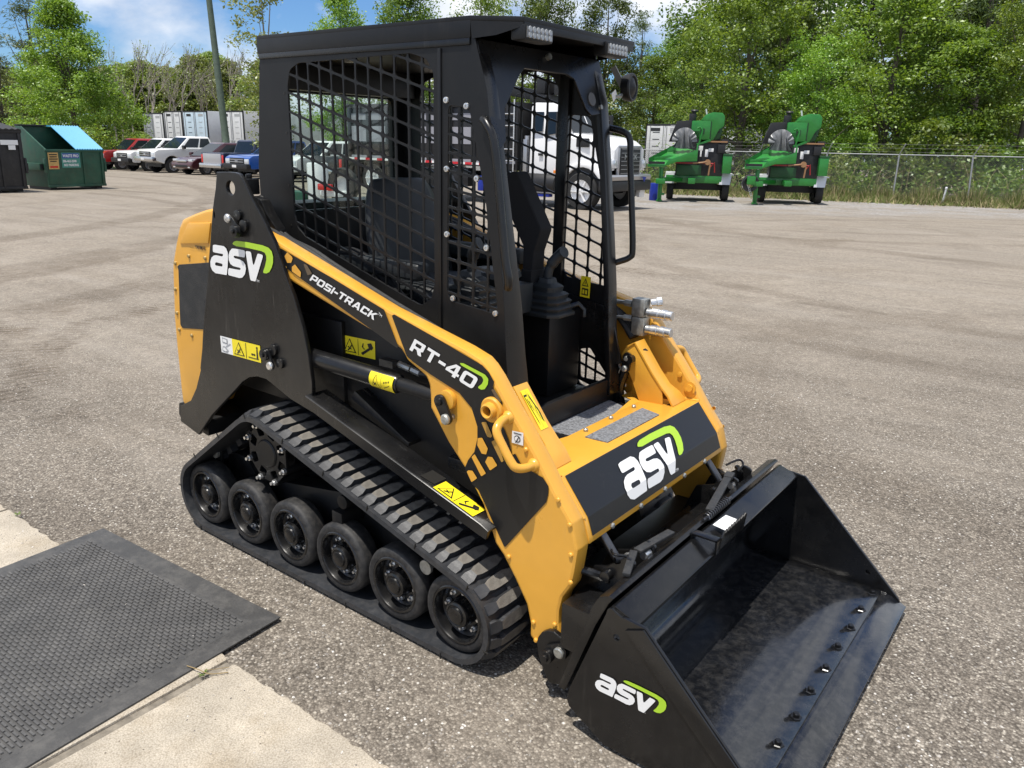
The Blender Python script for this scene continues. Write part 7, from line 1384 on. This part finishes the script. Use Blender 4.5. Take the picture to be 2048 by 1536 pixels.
    p('hose_bundle', 'hose_red', lambda b: (b.tube([(U(400), 1.0, V(610)), (U(520), 1.0, V(612)), (U(640), 1.05, V(606)), (U(740), 1.1, V(612))], 0.025, 6), b.tube([(U(720), 1.1, V(640)), (U(750), 1.1, V(600)), (U(760), 1.1, V(690))], 0.025, 6)), 0.0, smooth=60)
    p('lead_cable', 'hose_orange', lambda b: (b.tube([(U(560), 0.97, V(612)), (U(640), 0.97, V(604)), (U(690), 1.0, V(595)), (U(712), 1.0, V(620)), (U(706), 1.0, V(715))], 0.03, 6), b.lathe([(0.10, -0.03), (0.10, 0.03)], (U(690), 1.0, V(600)), (0, 1, 0), 12)), 0.0)
    for xs, y_ in ((875, 1.75), (375, 1.75)):
        for dy in (0.0, 0.78):
            b = MB(); b.lathe([(0.20, -0.11), (0.36, -0.12), (0.39, -0.07), (0.39, 0.07), (0.36, 0.12), (0.20, 0.11)], (U(xs), y_+dy, 0.39), (1, 0.0, 0), 24, cap=False); wo = b.obj('wheel', 'tyre_black', t)
            b = MB(); b.lathe([(0.21, 0.105), (0.17, 0.06), (0.05, 0.07), (0, 0.07)], (U(xs), y_+dy, 0.39), (1, 0, 0), 18, cap=False); b.obj('rim', 'trailer_white', wo)
        p('fender', 'fender_alloy', lambda b: (b.add([(U(xs-65), 1.28, V(795)), (U(xs+32), 1.28, V(795)), (U(xs+42), 1.36, V(702)), (U(xs-50), 1.36, V(702))], [(0, 1, 2, 3)]), b.bx(U(xs-50), U(xs+62), 1.36, 2.95, V(712), V(702))), 0.004)
    p('tongue', 'chipper_green', lambda b: (b.bx(U(60+190), U(330), -0.35, 0.45, 0.62, 0.78),), 0.01)
    if coil:
        p('hose_coil', 'trim_black', lambda b: b.lathe([(0.15, -0.06), (0.24, -0.08), (0.28, 0.0), (0.24, 0.08), (0.15, 0.06)], (U(225), -0.30, 0.72), (0.15, -1, 0), 22, cap=False), 0.0)
        p('hose_coil', 'truck_white', lambda b: b.lathe([(0.20, -0.09), (0.26, -0.10), (0.29, -0.05)], (U(225), -0.30, 0.72), (0.15, -1, 0), 22, cap=False), 0.0)
        p('coupler_hitch', 'chipper_green', lambda b: b.bx(U(190), U(260), -0.55, -0.33, 0.68, 0.95), 0.02)
        p('safety_chain', 'steel', lambda b: [b.lathe([(0.03, -0.008), (0.04, 0.0), (0.03, 0.008)], (U(205+6*k), -0.42, 0.66-0.06*k), (0.3, -1, 0.5*(k % 2)), 10, cap=False) for k in range(7)], 0.0)
    return t
chipper('green wood chipper nearest the white truck, rubber curtain hanging over its infeed', (-10.55, 23.75), False)
chipper('green wood chipper with hose coil on its tongue, beside the fence', (-7.72, 25.35), True)
tb('drum', 'tank_blue', lambda b: b.cyl((0, 0, 0), (0, 0, 0.60), 0.20, 16), 0.02, thing('blue_drum', 'blue plastic drum standing behind the bumper of the white truck', 'drum', (-12.05, 24.0, gz(-12.05, 24.0))))
# ---------------- chain link fence
mat('galvanised', (0.34, 0.35, 0.35), 0.55, 0.3); mat('wire', (0.14, 0.145, 0.145), 0.6, 0.3)
fa, fb = Vector((2.2, 34.2, 0)), Vector((-16.2, 29.9, 0)); fd = (fb-fa).normalized(); FLn = (fb-fa).length
fc = thing('chain_link_fence', 'grey chain link fence with barbed wire arms in front of the woods', 'fence', (fa.x, fa.y, 0))
def fpt(s, z): p_ = fa+fd*s; return Vector((p_.x-fa.x, p_.y-fa.y, gz(p_.x, p_.y)+z))
off = Vector((fd.y, -fd.x, 0)); off = off if off.y < 0 else -off
for k in range(8):
    s = 0.5+2.62*k; b = MB(); lean = 0.10 if k == 2 else 0.0
    b.cyl(fpt(s, -0.05), fpt(s+lean, 1.82), 0.032, 8); b.bar(fpt(s+lean, 1.80), fpt(s+lean+0.0, 1.80)+Vector((0.22, -0.26, 0.40)), 0.03, 0.03); b.obj('post', 'galvanised', fc)
b = MB(); b.cyl(fpt(0, 1.80), fpt(FLn, 1.80), 0.021, 8); b.obj('top_rail', 'galvanised', fc)
b = MB()
for k in range(3): b.cyl(fpt(0, 1.90+0.14*k)+Vector((0.06+0.07*k, -0.08-0.08*k, 0)), fpt(FLn, 1.90+0.14*k)+Vector((0.06+0.07*k, -0.08-0.08*k, 0)), 0.0035, 4)
b.obj('barbed_wire', 'wire', fc)
b = MB(); s = -1.8
while s < FLn:
    for sg in (0, 1):
        a0, a1 = (s, s+1.78) if sg == 0 else (s+1.78, s); z0, z1 = 0.02, 1.80
        pa, pb = [a0, z0], [a1, z1]
        def cl_(p, q):
            if p[0] < 0: f = -p[0]/(q[0]-p[0]); return [0, p[1]+(q[1]-p[1])*f]
            if p[0] > FLn: f = (p[0]-FLn)/(p[0]-q[0]); return [FLn, p[1]+(q[1]-p[1])*f]
            return p
        if max(a0, a1) <= 0 or min(a0, a1) >= FLn: continue
        A2, B2 = cl_(pa, pb), cl_(pb, pa); b.tube([fpt(*A2), fpt(*B2)], 0.0042, 3)
    s += 0.085
o = b.obj('fence_mesh', 'wire', fc, smooth=0, norm=False); o['kind'] = 'stuff'
# fallen bollard-like pipe in front of the second post
b = MB(); b.cyl((0, 0, 0), (0.07, 0.0, 0.62), 0.035, 10); b.lathe([(0.045, 0), (0.045, 0.06), (0.03, 0.08)], (0.06, 0, 0.58), (0.1, 0, 1), 10); tagp(b.obj('marker_pipe', 'trailer_white'), 'short white pipe leaning at the foot of the fence', 'pipe'); bpy.data.objects['marker_pipe'].location = (-4.15, 32.2, gz(-4.15, 32.2))
# vehicle at the right edge
pe = thing('flatbed_trailer', 'black mudguard and white wheel of a trailer cut off at the right edge', 'trailer', (-0.58, 30.9, gz(-0.58, 30.9)))
tb('mudguard', 'trim_black', lambda b: (b.prism([(-0.32, 0.55), (-0.10, 1.35), (0.5, 1.6), (1.2, 1.6), (1.2, 0.55)], XZ(0.0), -0.1, 1.2), b.prism([(0.0, 1.35), (0.02, 2.0), (0.1, 2.0), (0.1, 1.35)], XZ(0), -0.05, 0.05)), 0.02, pe); tb('bumper', 'truck_white', lambda b: b.bx(-0.05, 1.2, -0.3, -0.1, 0.25, 0.75), 0.03, pe)
b = MB(); b.lathe([(0.2, -0.12), (0.34, -0.12), (0.36, 0), (0.34, 0.12), (0.2, 0.12)], (0.2, 0.1, 0.36), (1, 0, 0), 20, cap=False); b.obj('wheel', 'tyre_black', pe)
# ================================================================== trees
def leaf_material(name, col, col2, trans=0.35):
    m = bpy.data.materials.new(name); m.use_nodes = True; nt = m.node_tree; N = nt.nodes; L = nt.links; N.remove(N['Principled BSDF']); out = N['Material Output']
    g = N.new('ShaderNodeNewGeometry'); oi = N.new('ShaderNodeObjectInfo'); mx = N.new('ShaderNodeMix'); mx.data_type = 'RGBA'; mx.inputs['A'].default_value = (*col, 1); mx.inputs['B'].default_value = (*col2, 1)
    L.new(g.outputs['Random Per Island'], mx.inputs['Factor']); hs = N.new('ShaderNodeHueSaturation'); mr = N.new('ShaderNodeMapRange'); mr.inputs['To Min'].default_value = 0.68; mr.inputs['To Max'].default_value = 1.28
    L.new(oi.outputs['Random'], mr.inputs[0]); L.new(mr.outputs[0], hs.inputs['Value']); L.new(mx.outputs['Result'], hs.inputs['Color'])
    mh = N.new('ShaderNodeMapRange'); mh.inputs['To Min'].default_value = 0.487; mh.inputs['To Max'].default_value = 0.519; L.new(oi.outputs['Random'], mh.inputs[0]); L.new(mh.outputs[0], hs.inputs['Hue'])
    d = N.new('ShaderNodeBsdfDiffuse'); t = N.new('ShaderNodeBsdfTranslucent'); gl = N.new('ShaderNodeBsdfGlossy'); gl.inputs['Roughness'].default_value = 0.45; gl.inputs[0].default_value = (0.9, 0.95, 0.9, 1)
    tcx = N.new('ShaderNodeMix'); tcx.data_type = 'RGBA'; tcx.blend_type = 'MULTIPLY'; tcx.inputs['Factor'].default_value = 1.0; tcx.inputs['B'].default_value = (1.5, 1.5, 0.6, 1); L.new(hs.outputs[0], tcx.inputs['A'])
    L.new(hs.outputs[0], d.inputs[0]); L.new(tcx.outputs['Result'], t.inputs[0]); s1 = N.new('ShaderNodeMixShader'); s1.inputs[0].default_value = trans; L.new(d.outputs[0], s1.inputs[1]); L.new(t.outputs[0], s1.inputs[2])
    s2 = N.new('ShaderNodeMixShader'); s2.inputs[0].default_value = 0.05; L.new(s1.outputs[0], s2.inputs[1]); L.new(gl.outputs[0], s2.inputs[2]); L.new(s2.outputs[0], out.inputs[0]); MATS[name] = m
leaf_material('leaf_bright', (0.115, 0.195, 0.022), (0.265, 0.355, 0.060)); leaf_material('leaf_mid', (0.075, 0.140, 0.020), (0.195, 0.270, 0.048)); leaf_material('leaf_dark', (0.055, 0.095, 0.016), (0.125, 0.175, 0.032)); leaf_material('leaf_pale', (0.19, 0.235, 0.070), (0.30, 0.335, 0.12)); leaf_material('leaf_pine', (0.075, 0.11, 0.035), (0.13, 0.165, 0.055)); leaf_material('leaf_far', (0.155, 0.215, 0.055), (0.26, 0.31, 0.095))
mat('bark', (0.105, 0.085, 0.068), 0.95, var=0.35, vscale=6, bump=0.5, bscale=25); mat('bark_grey', (0.24, 0.215, 0.185), 0.95, var=0.3, vscale=5)
def leaf_mesh(name, C, size, mt_, rng, up=0.45, aspect=0.62):
    n = len(C); d = rng.normal(size=(n, 3)); d[:, 2] *= 0.6; d /= np.linalg.norm(d, axis=1)[:, None]; nn = rng.normal(size=(n, 3)); nn[:, 2] = np.abs(nn[:, 2])+up; q = np.cross(nn, d); q /= np.linalg.norm(q, axis=1)[:, None]
    L_ = (size*rng.uniform(0.6, 1.3, n))[:, None]; w = L_*aspect*0.5; fold = np.cross(d, q)*(L_*0.12)
    V = np.stack([C-d*L_*0.5, C+q*w+fold, C+d*L_*0.5, C-q*w+fold], 1).reshape(-1, 3)
    me = bpy.data.meshes.new(name); me.vertices.add(n*4); me.vertices.foreach_set('co', V.astype(np.float32).ravel()); me.loops.add(n*4); me.loops.foreach_set('vertex_index', np.arange(n*4, dtype=np.int32)); me.polygons.add(n); me.polygons.foreach_set('loop_start', np.arange(0, n*4, 4, dtype=np.int32)); me.update(calc_edges=True); me.materials.append(M[mt_]); return me
def crown_points(rng, H, R, z0, nclump, per, cr, shape='round'):
    pts = []; hub = []
    for k in range(nclump):
        h = rng.random()**0.85
        if shape == 'cone': rr = R*(1.02-h)**0.75*(0.75+0.5*rng.random())
        elif shape == 'tall': rr = R*(0.55+0.5*math.sin(PI*min(1, h*1.05)))*rng.uniform(0.5, 1.1)
        else: rr = R*math.sqrt(max(0.05, 1-(2*h-0.85)**2*0.85))*rng.uniform(0.35, 1.08)
        a = rng.random()*2*PI; rad = rr*math.sqrt(rng.uniform(0.15, 1)); c_ = np.array([rad*math.cos(a), rad*math.sin(a), z0+(H-z0)*h*0.97]); hub.append(c_)
        m = int(per*rng.uniform(0.5, 1.5)); u = rng.normal(size=(m, 3)); u /= np.linalg.norm(u, axis=1)[:, None]; r_ = cr*rng.uniform(0.6, 1.3)*rng.random(m)**0.5
        p = c_+u*r_[:, None]*np.array([1.15, 1.15, 0.62]); pts.append(p)
    return np.concatenate(pts), hub
def trunk_mesh(rng, H, r, hub, z0, mt_, nb=9):
    b = MB(); k = 7; path = [(0.05*H*0.25*math.sin(i*1.3)*i/k*0.4, 0.04*H*0.2*math.cos(i*1.7)*i/k*0.4, H*0.93*i/k-0.15) for i in range(k+1)]; b.tube(path, [r*(1-0.86*i/k) for i in range(k+1)], 7)
    sel = rng.permutation(len(hub))[:nb]
    for i in sel:
        c_ = hub[i]; z = max(z0*0.7, c_[2]*0.62); f = min(0.99, z/(H*0.93)); j = min(k-1, int(f*k)); p0 = Vector(path[j]).lerp(Vector(path[j+1]), f*k-j); rr = r*(1-0.86*f)*0.5; mid = p0.lerp(Vector(c_), 0.5)+Vector((0, 0, -0.08*H*0.2)); b.tube([p0, mid, Vector(c_)], [rr, rr*0.6, rr*0.22], 5)
    return b.mesh('trunk', mt_, smooth=60)
TREEM = {}
def tree_kind(key, H=10.0, R=3.4, z0=1.0, nclump=95, per=85, cr=0.75, size=0.20, leaf='leaf_mid', shape='round', r=0.2, bark='bark', seed=0, aspect=0.62, nb=10):
    rng = np.random.default_rng(seed); pts, hub = crown_points(rng, H, R, z0, nclump, per, cr, shape); TREEM[key] = (trunk_mesh(rng, H, r, hub, z0, bark, nb), leaf_mesh('crown', pts, size, leaf, rng, aspect=aspect), H, R)
tree_kind('maple', 10.2, 4.6, 0.4, 235, 190, 0.82, 0.165, 'leaf_bright', 'cone', 0.22, seed=1, nb=16)
tree_kind('broad_a', 10, 3.6, 1.2, 120, 175, 0.78, 0.155, 'leaf_bright', 'round', 0.20, seed=2); tree_kind('broad_b', 10, 3.6, 0.8, 120, 175, 0.80, 0.155, 'leaf_mid', 'round', 0.20, seed=3); tree_kind('broad_c', 10, 3.2, 1.5, 110, 165, 0.80, 0.16, 'leaf_dark', 'tall', 0.22, seed=4); tree_kind('broad_d', 10, 3.6, 0.4, 130, 165, 0.72, 0.15, 'leaf_bright', 'tall', 0.18, seed=5)
tree_kind('birch', 10, 1.7, 1.2, 80, 55, 0.55, 0.17, 'leaf_pale', 'tall', 0.12, bark='bark_grey', seed=6); tree_kind('loose', 10, 3.0, 2.0, 75, 60, 0.8, 0.20, 'leaf_pale', 'round', 0.16, seed=7)
tree_kind('pine', 13, 1.9, 4.0, 55, 80, 0.65, 0.34, 'leaf_pine', 'round', 0.22, seed=8, aspect=0.16); tree_kind('bigpine', 14, 2.6, 8.0, 45, 90, 0.8, 0.38, 'leaf_pine', 'round', 0.26, seed=9, aspect=0.14)
tree_kind('bush_a', 2.4, 1.4, 0.1, 42, 55, 0.38, 0.15, 'leaf_bright', 'round', 0.03, seed=10); tree_kind('bush_b', 2.4, 1.4, 0.1, 42, 55, 0.38, 0.14, 'leaf_mid', 'round', 0.03, seed=11); tree_kind('bush_c', 2.4, 1.4, 0.1, 30, 40, 0.42, 0.14, 'leaf_pale', 'tall', 0.03, seed=12)
tree_kind('far', 10, 4.5, 0.3, 170, 95, 0.9, 0.30, 'leaf_far', 'round', 0.2, seed=13)
def bare_kind(key, seed):
    rng = np.random.default_rng(seed); b = MB()
    def grow(p, d, l, r, dep):
        q = p+d*l; mid = p.lerp(q, 0.5)+Vector(rng.normal(size=3))*l*0.04; b.tube([p, mid, q], [r, r*0.82, r*0.62], 4 if dep > 1 else 6)
        if dep >= 4: return
        for k in range(3):
            nd = (d+Vector((rng.normal()*0.36, rng.normal()*0.36, 0.22+rng.normal()*0.12))).normalized(); grow(p.lerp(q, rng.uniform(0.6, 1.0)), nd, l*rng.uniform(0.60, 0.82), r*0.60, dep+1)
    grow(Vector((0, 0, -0.2)), Vector((0.02, 0.0, 1)), 4.6, 0.12, 0); me = b.mesh('trunk', 'bark_grey', smooth=60); H = max(v.co.z for v in me.vertices)
    pts = np.array([v.co[:] for v in me.vertices if v.co.z > 5.0]); pts = pts[rng.permutation(len(pts))[:260]]
    TREEM[key] = (me, leaf_mesh('crown', pts, 0.22, 'leaf_pale', rng), H, 2.5)
for i in range(3): bare_kind('bare%d' % i, 20+i)
_trnd = random.Random(11)
ORD = ('first', 'second', 'third', 'fourth', 'fifth', 'sixth', 'seventh', 'eighth', 'ninth', 'tenth', 'eleventh', 'twelfth', 'thirteenth', 'fourteenth')
def by_place(lst): return sorted(lst, key=lambda t: -math.atan2(t[1]-CAM.y, t[0]-CAM.x))
def plant(key, t, label, cat, group, nm, name='tree'):
    x, y, z, h, w = t; tm, cm, H, R = TREEM[key]; root = thing(name, label, cat, (x, y, z-0.03), _trnd.random()*6.28, group); s = h/H; sw = min(1.35, max(0.7, w/R/s))*s; root.scale = (sw, sw, s)
    link(nm if nm else 'trunk', tm, root); link('crown', cm, root); return root
for t in TR['maple']: plant('maple', t, 'big bright green cone shaped tree standing behind the dumpsters', 'tree', None, 'trunk', 'maple_tree')
for i, t in enumerate(TR['left']): plant(('pine', 'loose', 'pine', 'loose')[i], t, ('slim pine at the far left edge', 'pale loose leaved tree beyond the left edge', 'tall pine just behind the big cone shaped tree', 'pale loose tree far behind the black dumpster')[i], 'tree', None, 'trunk', ('pine_tree', 'tree', 'pine_tree', 'tree')[i])
for t in TR['birch']: plant('birch', t, 'slender pale leaved tree just left of the loader cab', 'tree', None, 'trunk')
for i, t in enumerate(TR['midback']): plant(('broad_a', 'broad_b', 'broad_d', 'broad_b', 'broad_c')[i], t, ('leafy tree above the rear half of the loader roof', 'tall tree behind the middle of the loader roof', 'tree top just left of the roof work lights', 'tree rising behind the front of the loader roof', 'dark tall tree above the horn of the loader')[i], 'tree', 'trees above the loader roof', 'trunk')
for i, t in enumerate(by_place(TR['pine'])): plant('pine', t, ('distant pine just right of the roof work lights', 'distant pine in the gap of sky right of the horn', 'distant pine at the left end of the woods')[i], 'tree', 'distant pines right of the roof', 'trunk', 'pine_tree')
for k, lst in (('rightfront', ('broad_a', 'broad_d', 'broad_a', 'broad_b', 'broad_d')), ('rightmid', ('broad_b', 'broad_c', 'broad_b', 'broad_c', 'broad_a', 'broad_b', 'broad_b')), ('rightback', ('broad_c', 'broad_b', 'broad_c', 'broad_c', 'broad_b'))):
    lab_ = {'rightfront': ('bright tree rising between the two wood chippers', 'low bright tree right of the second wood chipper', 'large bright tree behind the first fence post', 'low bright tree near the white marker pipe', 'bright tree at the right edge behind the fence'),
     'rightmid': ('low green tree behind the box trailer', 'dark tall tree over the left chipper', 'green tree over the right chipper, second row', 'dark tree behind the large bright tree', 'bright tree left of the thick trunked pine', 'green tree right of the thick trunked pine', 'green tree behind the grapple truck hood'),
     'rightback': ('dark tree deep in the woods above the chippers', 'very tall tree deep in the middle of the woods', 'dark tall tree deep in the woods near the straight pine', 'dark tall tree deep at the right edge of the woods', 'far low tree at the left end of the woods')}[k]; grp = {'rightfront': 'trees right behind the fence', 'rightmid': 'trees in the second row of the woods', 'rightback': 'trees deep in the woods'}[k]
    for i, t in enumerate(TR[k]): plant(lst[i], t, lab_[i], 'tree', grp, 'trunk')
for i, t in enumerate(TR['trunkpine']): plant('bigpine', t, ('thick trunked pine towards the right edge of the woods', 'straight dark pine trunk rising in the middle of the woods')[i], 'tree', None, 'trunk', 'pine_tree')
for i, t in enumerate(by_place(TR['bush'])): plant(('bush_a', 'bush_b', 'bush_a', 'bush_c')[i % 4], t, 'leafy bush along the chain link fence, %s from the left' % ORD[i], 'bush', 'bushes along the fence', 'stem', 'bush')
for i, t in enumerate(by_place(TR['bare'])): plant('bare%d' % (i % 3), t, 'bare grey tree far behind the trailers, %s from the left' % ORD[i], 'tree', 'bare trees behind the trailers', 'trunk', 'bare_tree')
for i, t in enumerate(by_place(TR['lowgreen'])): plant('far', t, 'low hazy green tree behind the bare trees, %s from the left' % ORD[i], 'tree', 'far green trees behind the trailers', 'trunk')
# young tree in front of the box trailer
plant('bush_c', (-15.6, 33.0, gz(-15.6, 33.0), 1.9, 0.7), 'small pale sapling in front of the white box trailer', 'bush', None, 'stem', 'sapling')
# deep wood seen as one mass behind the trees
rng = np.random.default_rng(77); C = []
rx_, ry_ = math.sin(YAW), -math.cos(YAW)
for k in range(900):
    s = rng.uniform(66, 84); t = rng.uniform(-12, 62); h = rng.random()*(13.5 if t > 20 else 8.0); x, y = CAM.x+FX*s+rx_*t, CAM.y+FY*s+ry_*t; m = 42; u = rng.normal(size=(m, 3)); C.append(np.array([x, y, gz(x, y)+h])+u*np.array([0.9, 0.9, 0.55]))
for k in range(700):
    s = rng.uniform(112, 135); t = rng.uniform(-110, -10); h = rng.random()**1.3*9.0; x, y = CAM.x+FX*s+rx_*t, CAM.y+FY*s+ry_*t; m = 30; u = rng.normal(size=(m, 3)); C.append(np.array([x, y, gz(x, y)+h])+u*np.array([1.3, 1.3, 0.8]))
o = link('far_wood', leaf_mesh('far_wood', np.concatenate(C), 0.46, 'leaf_far', rng)); tagp(o, kind='stuff')
# undergrowth behind the fence
C = []
for k in range(420):
    f = rng.random(); p_ = fa.lerp(fb, f); dd_ = rng.uniform(0.6, 7.0); x, y = p_.x-off.x*dd_, p_.y-off.y*dd_; h = rng.random()*(0.5+0.35*dd_); m = 34; u = rng.normal(size=(m, 3)); C.append(np.array([x, y, gz(x, y)+h])+u*np.array([0.42, 0.42, 0.28]))
o = link('undergrowth', leaf_mesh('undergrowth', np.concatenate(C), 0.17, 'leaf_mid', rng)); tagp(o, kind='stuff')
# long grass along the foot of the fence
mat('grass_green', (0.13, 0.17, 0.035), 0.8, var=0.3, vscale=0.8); mat('grass_dry', (0.34, 0.28, 0.15), 0.85, var=0.2, vscale=0.8)
def grass():
    n = 26000; f = rng.random(n); dd_ = rng.normal(-0.25, 0.60, n); base = np.array(fa[:2])[None]*(1-f[:, None])+np.array(fb[:2])[None]*f[:, None]-np.array(off[:2])[None]*dd_[:, None]
    z = np.array([gz(x, y) for x, y in base]); h = rng.uniform(0.08, 0.46, n)*np.where(np.abs(dd_) < 0.6, 1.25, 0.6)*(0.6+0.8*np.abs(np.sin(f*37.0))); a = rng.random(n)*6.28; w = 0.010+0.012*rng.random(n); lean = rng.normal(0, 0.16, (n, 2))
    P0 = np.c_[base[:, 0]-np.cos(a)*w, base[:, 1]-np.sin(a)*w, z-0.01]; P1 = np.c_[base[:, 0]+np.cos(a)*w, base[:, 1]+np.sin(a)*w, z-0.01]; P2 = np.c_[base[:, 0]+lean[:, 0], base[:, 1]+lean[:, 1], z+h]
    V = np.stack([P0, P1, P2], 1).reshape(-1, 3); me = bpy.data.meshes.new('grass'); me.vertices.add(n*3); me.vertices.foreach_set('co', V.astype(np.float32).ravel()); me.loops.add(n*3); me.loops.foreach_set('vertex_index', np.arange(n*3, dtype=np.int32)); me.polygons.add(n); me.polygons.foreach_set('loop_start', np.arange(0, n*3, 3, dtype=np.int32)); me.polygons.foreach_set('material_index', (rng.random(n) > 0.62).astype(np.int32)); me.update(calc_edges=True)
    me.materials.append(M['grass_green']); me.materials.append(M['grass_dry']); tagp(link('grass', me), kind='stuff')
grass()
b = MB(); _r = random.Random(8)
for k in range(260):
    f = _r.random(); p_ = fa.lerp(fb, f); dd_ = _r.uniform(0.1, 1.6); x, y = p_.x-off.x*dd_, p_.y-off.y*dd_; z = gz(x, y); l = _r.uniform(0.7, 1.9); a = _r.random()*6.3; q = _r.uniform(0.15, 0.9)
    b.tube([(x, y, z), (x+math.cos(a)*l*q*0.4, y+math.sin(a)*l*q*0.4, z+l*0.6), (x+math.cos(a)*l*q, y+math.sin(a)*l*q, z+l*0.85)], [0.008, 0.006, 0.003], 3)
tagp(b.obj('dry_brush', 'grass_dry', smooth=0), kind='stuff')

split_loose({'side_console', 'armrest', 'latch_lever', 'pin_lock', 'pin_bolt', 'roller_bolt', 'sprocket_roller', 'belt_joint', 'hood_bolt', 'panel_bolt', 'rivet_hole', 'plug_bolt', 'led', 'header_bolt', 'frame_pin', 'seat_belt', 'hydraulic_hose', 'hose_fitting', 'wear_strip', 'side_window', 'lock_rod', 'door_print', 'skid', 'corner_post', 'grille_bar', 'light_panel', 'reflective_tape', 'body_rib', 'gas_bottle', 'outrigger', 'barbed_wire', 'grille_surround', 'cab_step', 'mirror_arm', 'vent_slot', 'tank_panel', 'safety_chain'})
